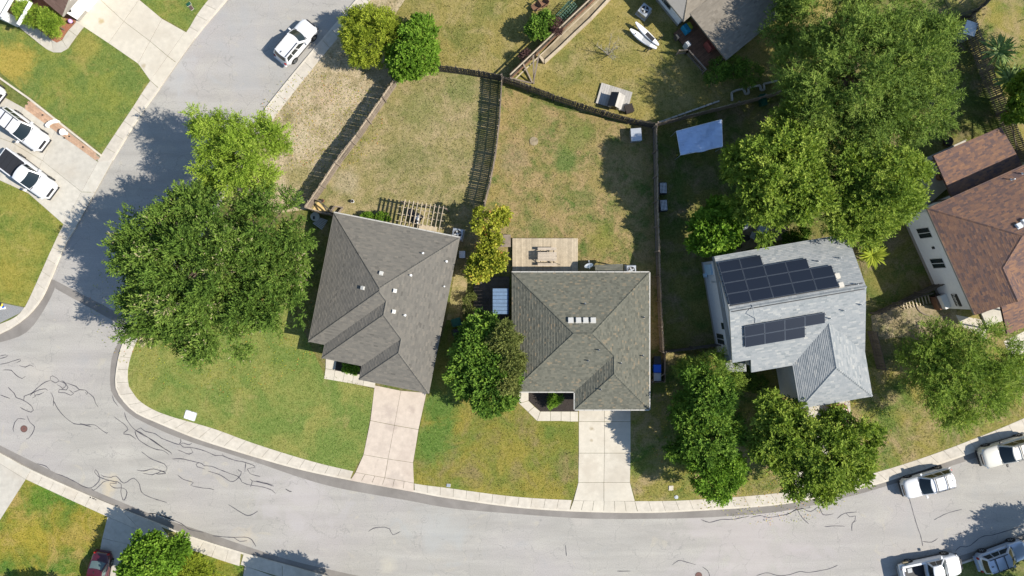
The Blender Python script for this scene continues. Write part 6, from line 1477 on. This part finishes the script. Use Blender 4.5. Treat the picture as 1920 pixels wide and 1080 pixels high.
for s in (-1, 1):
    for k in (0, 1): m = MB(); m.box((cx, cy + s*(.66 + k*.13), .93), (1.72, .12, .04)); m.build('bench_board', TBW, pt)
    m = MB(); m.bar((cx + s*.6, cy - .35, 1.18), (cx + s*.6, cy - .75, .49), .09, .05); m.bar((cx + s*.6, cy + .35, 1.18), (cx + s*.6, cy + .75, .49), .09, .05); m.bar((cx + s*.6, cy - .78, .86), (cx + s*.6, cy + .78, .86), .06, .05); m.build('trestle', M_['old_wood'], pt)
# small lean-to roof below the eave, satellite dish
lt = MB(); q = [at(1078, 500, 2.1), at(1168, 500, 2.1), at(1168, 516, 2.5), at(1078, 516, 2.5)]; q = [Vector((p.x, p.y, z)) for p, z in zip(q, (2.15, 2.15, 2.5, 2.5))]
q = [at(1116, 497, 2.15), at(1168, 495, 2.15), at(1168, 517, 2.5), at(1116, 517, 2.5)]
shingle_facet(lt, q, h2.rn); lt.face([p - Vector((0,0,.02)) for p in q], 0, .3)
for i in range(4): lt.face([q[i] - Vector((0,0,.15)), q[(i+1)%4] - Vector((0,0,.15)), q[(i+1)%4], q[i]], 0, .2)
lt.face([p - Vector((0,0,.15)) for p in q][::-1], 0, .2)
lt.build('lean_to_roof', SH2, h2.root)
for px in (1119, 1165): m = MB(); p = at(px, 498, 2.0); m.bar((p.x, p.y, .1), (p.x, p.y, 2.05), .1, .1); m.build('porch_post', M_['white_paint'], h2.root)
sd = empty('satellite_dish', at(1104, 497, 3.2), 0, 'white oval satellite dish above the green grey roof edge', 'satellite dish')
m = MB(); c = at(1104, 498, 3.3); ax = Vector((-.25, .75, .62)).normalized(); uu = Vector((1, .33, 0)).normalized(); vv = ax.cross(uu).normalized(); uu = vv.cross(ax); V = [c - ax*.07]; n = 20
for rr in (.5, 1.0):
    for k in range(n): a_ = 2*math.pi*k/n; V.append(c + uu*(.40*rr*math.cos(a_)) + vv*(.33*rr*math.sin(a_)) - ax*(.07*(1 - rr*rr)))
FF = [(0, 1+k, 1+(k+1)%n) for k in range(n)] + [(1+k, 1+n+k, 1+n+(k+1)%n, 1+(k+1)%n) for k in range(n)]
m.idx(V, FF); m.build('dish', M_['white_plastic'], sd, True)
m = MB(); m.tube([c - ax*.05, c + Vector((.1, -.25, -.3)), (c.x + .1, c.y - .3, 2.7)], .025); m.build('mast', M_['steel'], sd)
m = MB(); m.tube([c - vv*.3, c + ax*.5 + uu*.1], .018); m.build('arm', M_['steel'], sd); m = MB(); q = c + ax*.5 + uu*.1; m.box(q, (.09, .09, .12)); m.build('receiver', M_['greymetal'], sd)

# shaded boards, metal shed roof
sdk = empty('deck', at(915, 560, .1), 0, 'dark shaded deck left of the green grey roof', 'deck')
for i in range(26):
    y = 520 + i*3.1; m = MB(); a_, b_ = at(888, y, .3), at(955, y, .3); m.bar((a_.x, a_.y, .28), (b_.x, b_.y, .28), .14, .04); m.build('deck_board', M_['dark_wood'], sdk)
ms = empty('metal_shed', at(938, 566, .1), 0, 'blue grey ribbed metal shed roof beside the green grey roof', 'shed')
MET = plain('blue_grey_sheet', (.15, .22, .32), .5, .18, 4, metal=.2)
for i in range(7):
    y0 = 541 + i*6.9; q = [at(924, y0, 2.25), at(953, y0, 2.35), at(953, y0 + 6.3, 2.35), at(924, y0 + 6.3, 2.25)]; m = MB(); m.idx([p for p in q] + [p + Vector((0,0,.05)) for p in q], [(0,1,2,3),(7,6,5,4),(0,4,5,1),(1,5,6,2),(2,6,7,3),(3,7,4,0)]); m.build('roof_sheet', MET, ms)
for a_ in ((926,543),(951,543),(926,586),(951,586)): p = at(*a_, 2.2); m = MB(); m.bar((p.x, p.y, .1), (p.x, p.y, 2.25), .09, .09); m.build('post', M_['dark_wood'], ms)
m = MB(); q = [at(925,542,.1), at(952,542,.1), at(952,588,.1), at(925,588,.1)]; m.prism([(p.x, p.y) for p in q], .1, .32); m.build('floor', M_['dark_wood'], ms)
for px, py, w_, h_, mt, lab in ((868,478,.5,.9,'steel','pale metal cabinet against the warm grey house'), (948,452,.9,.3,'old_wood','small wooden step left of the sunny deck')):
    p = at(px, py, .1); m = MB(); m.box((p.x, p.y, .1 + h_/2), (w_, w_*1.2, h_)); m.box((p.x, p.y, .12 + h_), (w_*1.08, w_*1.28, .05)); tag(m.build('cabinet' if mt == 'steel' else 'step', M_[mt]), lab, 'cabinet' if mt == 'steel' else 'step')

# tarp canopy
tp = empty('tarp_canopy', at(1312, 258, .1), 0, 'pale blue white tarp stretched over four poles', 'canopy')
TP = plain('tarp_cloth', (.42, .52, .72), .45, .06, 3, bump=.2); CR = [at(1268,246,2.2), at(1353,224,2.35), at(1355,275,2.3), at(1276,291,2.05)]
m = MB(); n = 14; V = []
rn = random.Random(5)
for i in range(n+1):
    for j in range(n+1):
        s, t = i/n, j/n; p = CR[0].lerp(CR[1], s).lerp(CR[3].lerp(CR[2], s), t); sag = .30*math.sin(math.pi*s)*math.sin(math.pi*t); p.z -= sag*.6 - .10*math.cos(3*math.pi*(s-.5))*math.sin(math.pi*t) * .8 + .03*math.sin(14*s+9*t) + rn.uniform(-.03, .03)
        if j == n: p.y += .10*math.sin(math.pi*s)*math.sin(9*s)
        V.append(p)
m.idx(V, [(i*(n+1)+j, i*(n+1)+j+1, (i+1)*(n+1)+j+1, (i+1)*(n+1)+j) for i in range(n) for j in range(n)]); to = m.build('tarp_sheet', TP, tp)
so_ = to.modifiers.new('thick', 'SOLIDIFY'); so_.thickness = .01
for c in CR: m = MB(); m.bar((c.x, c.y, .1), c, .05, .05); m.build('pole', M_['steel'], tp); 
for a_, b_ in ((0,1),(1,2),(2,3),(3,0)): m = MB(); m.tube([CR[a_] + Vector((0,0,.02)), CR[b_] + Vector((0,0,.02))], .022, 5); m.build('frame_tube', M_['white_plastic'], tp)
# lattice crates by the long fence
for px, py, rz, lab in ((1240,355,.03,'black crate with white lattice top, upper of two along the fence'), (1241,387,.08,'black crate with white lattice top, lower of two along the fence')):
    p = at(px, py, .1); root = empty('lattice_crate', (p.x, p.y, .1), rz, lab, 'crate'); B = MW[root.name]
    def put(m, n_, mt): m.v = [tuple(B @ Vector(q)) for q in m.v]; return m.build(n_, M_[mt], root)
    m = MB(); m.box((0, 0, .35), (.72, 1.05, .7)); put(m, 'crate_body', 'dark')
    for i in range(5): m = MB(); m.box((-.24 + i*.13, .02, .73), (.035, .92, .03)); put(m, 'lattice_bar', 'white_plastic')
    for i in range(8): m = MB(); m.box((.02, -.42 + i*.126, .735), (.56, .03, .03)); put(m, 'lattice_bar', 'white_plastic')
# platform with playhouse
GPW = woodmat('grey_planks', (.42, .395, .36), .12, .22); pf = empty('wooden_platform', at(1150, 182, .1), 0, 'square pale plank platform carrying the little house', 'platform')
a0, a1, a2, a3 = at(1128,155,.25), at(1186,173,.25), at(1176,211,.25), at(1117,193,.25)
for i in range(14):
    p = a0.lerp(a1, (i+.5)/14); q = a3.lerp(a2, (i+.5)/14); m = MB(); m.bar(p, q, .205, .05); m.build('plank', GPW, pf)
m = MB(); m.prism([(p.x, p.y) for p in (a0.lerp(a2,.02), a1.lerp(a3,.02), a2.lerp(a0,.02), a3.lerp(a1,.02))], .1, .22); m.build('platform_frame', M_['dark_wood'], pf)
ph = empty('playhouse', at(1156, 190, .28), 0, 'small playhouse with dark and pale pitched roof on the platform', 'playhouse')
rd = (at(1154,197,1.5) - at(1161,173,1.5)); rd.z = 0; rl_ = rd.length; rd.normalize(); rs_ = Vector((-rd.y, rd.x, 0)); c = at(1157, 186, 1.5); c.z = 1.5
M_['grey_planks'] = GPW
for s, mt in ((1, 'grey_planks'), (-1, 'dark')):
    A_1 = c - rd*rl_*.55; B_1 = c + rd*rl_*.55
    for k in range(5):
        o0 = rs_*s*(.13*k); o1 = rs_*s*(.13*(k+1) + .01); z0, z1 = -.10*k, -.10*(k+1); m = MB()
        q = [A_1 + o0 + Vector((0,0,z0)), B_1 + o0 + Vector((0,0,z0)), B_1 + o1 + Vector((0,0,z1)), A_1 + o1 + Vector((0,0,z1))]
        m.idx(q + [p + Vector((0,0,.03)) for p in q], [(0,1,2,3),(7,6,5,4),(0,4,5,1),(1,5,6,2),(2,6,7,3),(3,7,4,0)]); m.build('roof_board', M_[mt], ph)
m = MB(); q = [c - rd*rl_*.45 + rs_*.5, c + rd*rl_*.45 + rs_*.5, c + rd*rl_*.45 - rs_*.5, c - rd*rl_*.45 - rs_*.5]; m.prism([(p.x, p.y) for p in q], .28, 1.08); m.build('wall', M_['white_paint'], ph)
m = MB(); p = c + rd*rl_*.46; m.box((p.x, p.y, .68), (.45, .04, .75), rz=math.atan2(rs_.y, rs_.x)); m.build('door_opening', M_['dark'], ph)
for px, py, w_, d_, h_, mt, nm, lab, rz in ((1190,256,.9,1.1,.75,'steel','storage_box','pale storage box in the tree shade by the fence corner',.08), (1178,206,.7,.75,.5,'dark','planter_box','dark square planter at the corner of the platform',.3), (1797,66,1.0,1.2,1.6,'steel','storage_box','pale storage box beside the tall brown fence',-.3), (1427,190,.5,1.0,.6,'green_plastic','storage_box','dark teal box under the elm',.2)):
    p = at(px, py, .1); root = empty(nm, (p.x, p.y, .1), rz, lab, 'box'); B = MW[root.name]
    m = MB(); m.box((0,0,h_/2), (w_, d_, h_)); m.v = [tuple(B @ Vector(q)) for q in m.v]; m.build('box_body', M_[mt], root)
    m = MB(); m.box((0,0,h_+.03), (w_*1.08, d_*1.06, .06)); m.v = [tuple(B @ Vector(q)) for q in m.v]; m.build('lid', M_[mt] if mt != 'dark' else M_['mulch'], root)
# paddle boards
def board(label, a, b, wd, mat, z, seed):
    A_1, B_1 = at(*a, z), at(*b, z); d = B_1 - A_1; L = d.length; d.normalize(); s = Vector((-d.y, d.x, 0)); root = empty('paddle_board', A_1.lerp(B_1, .5), 0, label, 'paddle board')
    m = MB(); n = 18; V = []
    for i in range(n+1):
        t = i/n; w_ = wd*.5*max(.03, math.sin(math.pi*min(1, t*.93+.03)))**.55; c = A_1 + d*L*t; r_ = .18*(1-t)**4
        V += [c + s*w_ + Vector((0,0,r_)), c + s*w_*.6 + Vector((0,0,.06+r_)), c - s*w_*.6 + Vector((0,0,.06+r_)), c - s*w_ + Vector((0,0,r_)), c + Vector((0,0,-.06+r_))]
    F_ = []
    for i in range(n):
        for j in range(5): F_.append((i*5+j, (i+1)*5+j, (i+1)*5+(j+1)%5, i*5+(j+1)%5))
    m.idx(V, F_); m.build('hull', M_[mat], root, True)
    m = MB(); c0 = A_1 + d*L*.36; c1 = A_1 + d*L*.78; w2 = wd*.30
    m.idx([c0 + s*w2 + Vector((0,0,.075)), c1 + s*w2 + Vector((0,0,.075)), c1 - s*w2 + Vector((0,0,.075)), c0 - s*w2 + Vector((0,0,.075))], [(3,2,1,0)]); m.build('deck_pad', M_['dark'] if mat == 'white_plastic' and seed else M_['greymetal'], root)
    return A_1, d, s, L
board('white paddle board lying on the grass, lower left of the two', (1181,56), (1231,91), .70, 'white_plastic', .45, 0)
A_1, d, s, L = board('white paddle board with black deck pad, upper right of the two', (1191,43), (1235,85), .60, 'white_plastic', .62, 1)
rk = empty('board_rack', at(1210, 68, .1), 0, 'black rack bars holding the two paddle boards', 'rack')
for a_, b_ in (((1190,66),(1209,50)), ((1213,96),(1238,72))):
    p, q = at(*a_, .36), at(*b_, .36); m = MB(); m.bar(p, q, .07, .07); m.build('rack_bar', M_['dark'], rk)
    for e in (p, q): m = MB(); m.bar((e.x, e.y, .1), (e.x, e.y, .95), .06, .06); m.build('rack_post', M_['dark'], rk)
chair(1004, 18, D(215), 'brown wooden garden chair on the upper lawn, left one', 'red_wood', .62); chair(1018, 11, D(215), 'brown wooden garden chair on the upper lawn, right one', 'red_wood', .62)
# wire tunnel cage
wc = empty('wire_cage', at(1062, 28, .1), 0, 'green wire tunnel cage against the rail fence', 'cage')
ca, cbb = at(1050, 41, .1), at(1074, 14, .1); cd_ = (cbb - ca); cl = cd_.length; cd_.normalize(); cs = Vector((-cd_.y, cd_.x, 0))
GRN = plain('green_wire', (.12, .22, .16), .5, .1)
for i in range(8):
    c = ca + cd_*cl*i/7; m = MB(); m.tube([c + cs*.65*math.cos(math.pi*k/10) + Vector((0,0,1.1*math.sin(math.pi*k/10))) for k in range(11)], .02, 5); m.build('hoop', GRN, wc)
for k in range(1, 10, 1):
    o_ = cs*.65*math.cos(math.pi*k/10) + Vector((0,0,1.1*math.sin(math.pi*k/10))); m = MB(); m.tube([ca + o_, cbb + o_], .014, 5); m.build('wire', GRN, wc)
# patio things behind the two storey house
m = MB(); m.prism(P2([(1362,430),(1470,412),(1480,445),(1362,478)]), .08, .15); tag(m.build('patio', M_['dirt']), kind='structure')
table(1389, 420, 'pale blue round table on the shaded patio', .62, .72, 'steel'); chair(1410, 442, 1.2, 'dark chair on the patio behind the solar panel roof', 'greymetal', .55); chair(1424, 430, 2.6, 'pale chair on the patio behind the solar panel roof', 'steel', .6)
for px, py, r_, h_, mt, lab in ((1384,462,.22,.45,'dark','round dark flower pot behind the solar panel house'), (1396,447,.3,.6,'dark','larger dark pot behind the solar panel house'), (1775,266,.45,.3,'mulch','round dark fire pit on the patio above the brown patio roof'), (662,378,.16,.3,'white_plastic','white pot on the dry yard above the warm grey roof'), (606,377,.16,.3,'red_mulch','brown pot by the lower end of the picket fence'), (1760,332,.42,.7,'red_wood','brown barrel beside the brown patio roof')):
    p = at(px, py, .1); root = empty('flower_pot' if r_ < .4 else ('fire_pit' if h_ < .5 else 'barrel'), (p.x, p.y, .1), 0, lab, 'pot' if r_ < .4 else ('fire pit' if h_ < .5 else 'barrel'))
    m = MB(); m.cyl((p.x, p.y), r_*.8, .1, .1 + h_, 16, r2=r_); m.build('pot_body', M_[mt], root); m = MB(); m.cyl((p.x, p.y), r_*.85, .1 + h_ - .02, .12 + h_, 16); m.build('soil', M_['mulch'], root)
# slatted panel, tub and gate timbers at the upper left corner of the warm grey roof
sp_ = empty('slatted_panel', at(601, 418, .1), 0, 'dark slatted panel lying in the shade beside the warm grey roof', 'panel')
q0, q1, q2, q3 = at(600,409,.25), at(614,414,.25), at(604,430,.25), at(587,418,.25)
for i in range(7): t = i/6; m = MB(); m.bar(q0.lerp(q3, t), q1.lerp(q2, t), .10, .05); m.build('slat', M_['greymetal'], sp_)
p = at(593, 407, .1); tbn = empty('wash_tub', (p.x, p.y, .1), 0, 'pale round tub beside the slatted panel', 'tub'); m = MB(); m.cyl((p.x, p.y), .32, .1, .5, 20, r2=.42); m.build('tub_body', M_['steel'], tbn); m = MB(); m.box((p.x - .1, p.y - .1, .52), (.18, .28, .03)); m.build('handle', M_['dark'], tbn)
gt = empty('timber_gate', at(612, 388, .1), 0, 'dark angled gate timbers at the corner of the warm grey roof', 'gate')
for a_, b_ in (((597,376),(623,397)), ((605,383),(613,397)), ((604,397),(622,400))): m = MB(); m.bar(at(*a_, 1.1), at(*b_, 1.1), .1, .1); m.build('gate_bar', M_['dark_wood'], gt)
for a_ in ((597,376),(622,398)): p = at(*a_, 1.1); m = MB(); m.bar((p.x, p.y, .1), (p.x, p.y, 1.2), .12, .12); m.build('gate_post', M_['dark_wood'], gt)
pbx = empty('open_planter', at(634, 393, .1), 0, 'open rectangular planter frame above the corner of the warm grey roof', 'planter')
cc = [(627,387),(643,389),(633,401),(620,397)]
for i in range(4): p, q = at(*cc[i], .3), at(*cc[(i+1)%4], .3); m = MB(); m.bar((p.x,p.y,.28), (q.x,q.y,.28), .09, .36); m.build('planter_board', M_['old_wood'], pbx)
m = MB(); m.prism(P2([(597,378),(584,397),(617,400)]), .10, .118); tag(m.build('sand_patch', plain('yellow_sand', (.52, .38, .17), .95, .15, 4)), kind='structure')
# kerbside lids and posts
for px, py, w_, d_, mt, lab, rz in ((357,779,1.0,.75,'white_plastic','white rectangular utility lid in the corner lawn',-.3), (841,910,.35,.28,'steel','small pale meter lid beside the pavement below the middle lawn',-.1), (354,8,.42,.28,'green_plastic','small green meter lid in the upper lawn',.6), (359,15,.40,.28,'iron','rusty meter lid in the upper lawn',-.9), (1258,915,.4,.4,'kerb','grey square lid under the street tree',0)):
    p = at(px, py, .1); root = empty('utility_lid', (p.x, p.y, .1), rz, lab, 'utility cover'); B = MW[root.name]
    m = MB(); n = 20; rr = .12 if w_ > .6 else .05; ring = []
    for k in range(n):
        a_ = 2*math.pi*k/n + .001; sx = 1 if math.cos(a_) > 0 else -1; sy = 1 if math.sin(a_) > 0 else -1; ring.append((sx*(w_/2-rr) + rr*math.cos(a_), sy*(d_/2-rr) + rr*math.sin(a_)))
    m.prism(ring, .0, .06); m.v = [tuple(B @ Vector(q)) for q in m.v]; m.build('lid', M_[mt], root)
    m = MB(); m.prism([(x*1.12, y*1.14) for x, y in ring], .0, .03); m.v = [tuple(B @ Vector(q)) for q in m.v]; m.build('rim', M_['kerb'] if w_ < .6 else M_['greymetal'], root)
m = MB(); p = at(1268, 932, .1); m.cyl((p.x, p.y), .18, .1, .15, 16); m.cyl((p.x, p.y), .09, .1, .17, 10); tag(m.build('utility_lid', M_['steel']), 'pale round lid beside the pavement near the bright small tree', 'utility cover')
hy = empty('fire_hydrant', at(8, 577, .1), 0, 'blue and white hydrant on the gravel bed at the left edge', 'hydrant'); p = at(8, 577, .1)
m = MB(); m.cyl((p.x, p.y), .14, .1, .75, 12); m.cyl((p.x, p.y), .16, .6, .82, 12, r2=.05); m.build('barrel', M_['white_plastic'], hy)
m = MB(); m.tube([(p.x-.28, p.y-.1, .5), (p.x+.28, p.y+.1, .5)], .08, 8); m.build('outlet', M_['blue_plastic'], hy); m = MB(); m.tube([(p.x+.05, p.y+.12, .5), (p.x+.12, p.y+.4, .5)], .07, 8); m.build('outlet', plain('yellow_paint', (.6, .45, .04), .5), hy)
# ornaments in the brick bed
so = empty('curved_bench', at(98, 233, .13), 0, 'white curved stone bench on the brick bed', 'bench')
pts = [(87,237),(92,231),(99,228),(107,227)]
for i in range(3): m = MB(); a_, b_ = at(*pts[i], .45), at(*pts[i+1], .45); m.bar(a_, b_, .34, .10); m.build('seat_stone', M_['white_paint'], so)
for i in (0, 3): m = MB(); a_ = at(*pts[i], .4); m.box((a_.x, a_.y, .26), (.16, .16, .3)); m.build('leg', M_['white_paint'], so)
orn = empty('garden_ornament', at(125, 250, .13), 0, 'small white bird bath on the brick bed', 'ornament'); p = at(125, 250, .13)
m = MB(); m.cyl((p.x, p.y), .16, .12, .2, 10); m.cyl((p.x, p.y), .07, .2, .6, 10); m.build('stem', M_['white_paint'], orn); m = MB(); m.cyl((p.x, p.y), .12, .58, .7, 14, r2=.32); m.build('bowl', M_['white_paint'], orn)
for i, (px, py) in enumerate(((81,216),(131,256),(122,259),(157,276),(120,244))):
    p = at(px, py, .13); m = MB(); m.cyl((p.x, p.y), .05, .12, .22, 8); m.cyl((p.x, p.y), .07, .2, .24, 8); tag(m.build('path_lamp', M_['dark']), ('tiny dark path lamp above the curved stone bench', 'tiny dark path lamp right of the bird bath', 'tiny dark path lamp below the bird bath', 'tiny dark path lamp near the lower tip of the brick bed', 'tiny dark path lamp left above the bird bath')[i], 'lamp', 'path lamps in the brick bed')
pl_b = empty('purple_ball', at(134, 41, .3), 0, 'lilac garden globe beside the white garage', 'ornament'); m = MB(); p = at(134, 41, .3); m.cyl((p.x, p.y), .1, .1, .3, 12); m.build('stand', M_['dark'], pl_b)
m = MB(); n = 12
V = [(p.x + .2*math.sin(math.pi*i/8)*math.cos(2*math.pi*j/n), p.y + .2*math.sin(math.pi*i/8)*math.sin(2*math.pi*j/n), .48 - .2*math.cos(math.pi*i/8)) for i in range(9) for j in range(n)]
m.idx(V, [(i*n+j, i*n+(j+1)%n, (i+1)*n+(j+1)%n, (i+1)*n+j) for i in range(8) for j in range(n)]); m.build('globe', glossy('lilac', (.55, .35, .7), .15), pl_b, True)
# pallet timbers and edging beside the white side wall
pal = empty('timber_stack', at(1708, 567, .1), 0, 'pale loose timbers standing below the mossy fence', 'timbers')
for i in range(9): a_ = (1692 + i*6, 566 - i*1.5); m = MB(); m.bar(at(a_[0], a_[1], .9), at(a_[0] + 4, a_[1] + 14, .15), .09, .05); m.build('timber', M_['pale_wood'], pal)
m = MB(); m.bar(at(1688, 566, .95), at(1750, 550, .95), .08, .08); m.build('rail', M_['old_wood'], pal)
m = MB(); w_ = P2(smooth_line([(1715,570),(1722,583),(1740,592),(1765,594),(1780,588)], 4)); 
for i in range(len(w_)-1): m.bar((*w_[i], .14), (*w_[i+1], .14), .08, .12)
tag(m.build('bed_edging', M_['old_wood']), kind='structure')
sheet('dirt_patch', [(1632,592),(1690,570),(1790,575),(1800,610),(1740,640),(1680,632),(1636,640)], 'dirt_grass', .118)
# clutter on the shaded deck of the sandy house
for i, (px, py, w_, d_, h_, c_, nm, lab) in enumerate(((1285,57,.55,.8,.5,(.02,.25,.4),'toy_box','teal toy box on the shaded deck'), (1292,50,.4,.6,.3,(.35,.4,.05),'toy_box','lime toy box on the shaded deck'), (1286,88,.45,.45,.8,(.5,.5,.5),'stool','white stool at the foot of the shaded deck'), (1329,88,.7,.9,.7,(.3,.08,.06),'armchair','reddish armchair behind the deck railing'), (1268,72,.4,.4,.5,(.05,.05,.05),'kettle_grill','small dark grill at the deck corner'))):
    p = at(px, py, .5); root = empty(nm, (p.x, p.y, .45), .6, lab, nm.split('_')[0] if nm != 'kettle_grill' else 'grill'); B = MW[root.name]; mt = plain('clutter_paint', c_, .6)
    m = MB(); m.box((0,0,h_/2), (w_, d_, h_)); m.v = [tuple(B @ Vector(q)) for q in m.v]; m.build('base', mt, root)
    m = MB(); m.box((-.1*w_,0,h_+.04), (w_*.8, d_*1.05, .08)); m.box((-.42*w_, 0, h_+.18), (.12*w_, d_*.9, .3)); m.v = [tuple(B @ Vector(q)) for q in m.v]; m.build('top', mt, root)
# planting rocks by the two storey house porch
rn = random.Random(6)
for i in range(7):
    p = at(1440 + i*4.5 + rn.uniform(-1,1), 745 + i*1.8 + rn.uniform(-3,3), .1); m = MB(); r_ = rn.uniform(.15, .28); V = []
    for a_ in range(8):
        for b_ in range(4): V.append((p.x + r_*math.cos(a_*math.pi/4)*math.cos(b_*.5)*rn.uniform(.8,1.1), p.y + r_*math.sin(a_*math.pi/4)*math.cos(b_*.5)*rn.uniform(.8,1.1), .1 + r_*math.sin(b_*.5)*.8))
    m.idx(V, [(a_*4+b_, ((a_+1)%8)*4+b_, ((a_+1)%8)*4+b_+1, a_*4+b_+1) for a_ in range(8) for b_ in range(3)] + [tuple(a_*4+3 for a_ in range(8))])
    tag(m.build('rock', M_['drive_grey'], smooth=False), ('pale rock at the left end of the row by the shaded porch', 'pale rock, second from the left in the row by the shaded porch', 'pale rock, third from the left in the row by the shaded porch', 'pale rock in the middle of the row by the shaded porch', 'pale rock, third from the right in the row by the shaded porch', 'pale rock, second from the right in the row by the shaded porch', 'pale rock at the right end of the row by the shaded porch')[i], 'rock', 'rocks by the shaded porch')

# stepping stone in the middle yard, kerb number, fallen leaves
m = MB(); p = at(1001, 265, .1); m.cyl((p.x, p.y), .42, .1, .16, 9); tag(m.build('stepping_stone', M_['dirt']), 'round flat stone lying in the dry middle back yard', 'stone')
for i, (px, py, w_) in enumerate(((169.5,932.5,.13),(173.5,934,.07),(175.3,934.7,.07),(177.1,935.5,.07),(179.8,937,.09))):
    p = at(px, py, .12); m = MB(); m.box((p.x, p.y, .125), (w_, .12, .006), rz=D(-26)); m.build('painted_number', M_['dark'], bpy.data.objects['kerb'])
def litter(name, label, cx, cy, r_, n, mat, seed):
    rs = np.random.RandomState(seed); p0 = at(cx, cy); a_ = rs.rand(n)*6.283; rr = r_/20*np.sqrt(rs.rand(n)); C = np.column_stack([p0.x + rr*np.cos(a_), p0.y + rr*np.sin(a_)*.8, np.full(n, .135) + rs.rand(n)*.02])
    A = unit(np.column_stack([rs.normal(size=(n, 2)), rs.normal(size=n)*.2]))*.07; B = unit(np.cross(A, np.array([0, 0, 1.0]) + rs.normal(size=(n, 3))*.2))*.035
    me = leaf_mesh(name, C, A, B, rs.rand(n), mat); o = link_mesh(name, me, None, Matrix()); return tag(o, label, kind='stuff')
litter('fallen_leaves', 'fallen leaves under the oak and on the kerb', 400, 560, 230, 1500, LM['autumn'], 90)
litter('fallen_leaves', 'fallen leaves under the street trees', 1440, 800, 230, 2200, LM['autumn'], 91)
litter('fallen_leaves', 'fallen leaves on the bare strip', 600, 230, 120, 900, LM['autumn'], 92)
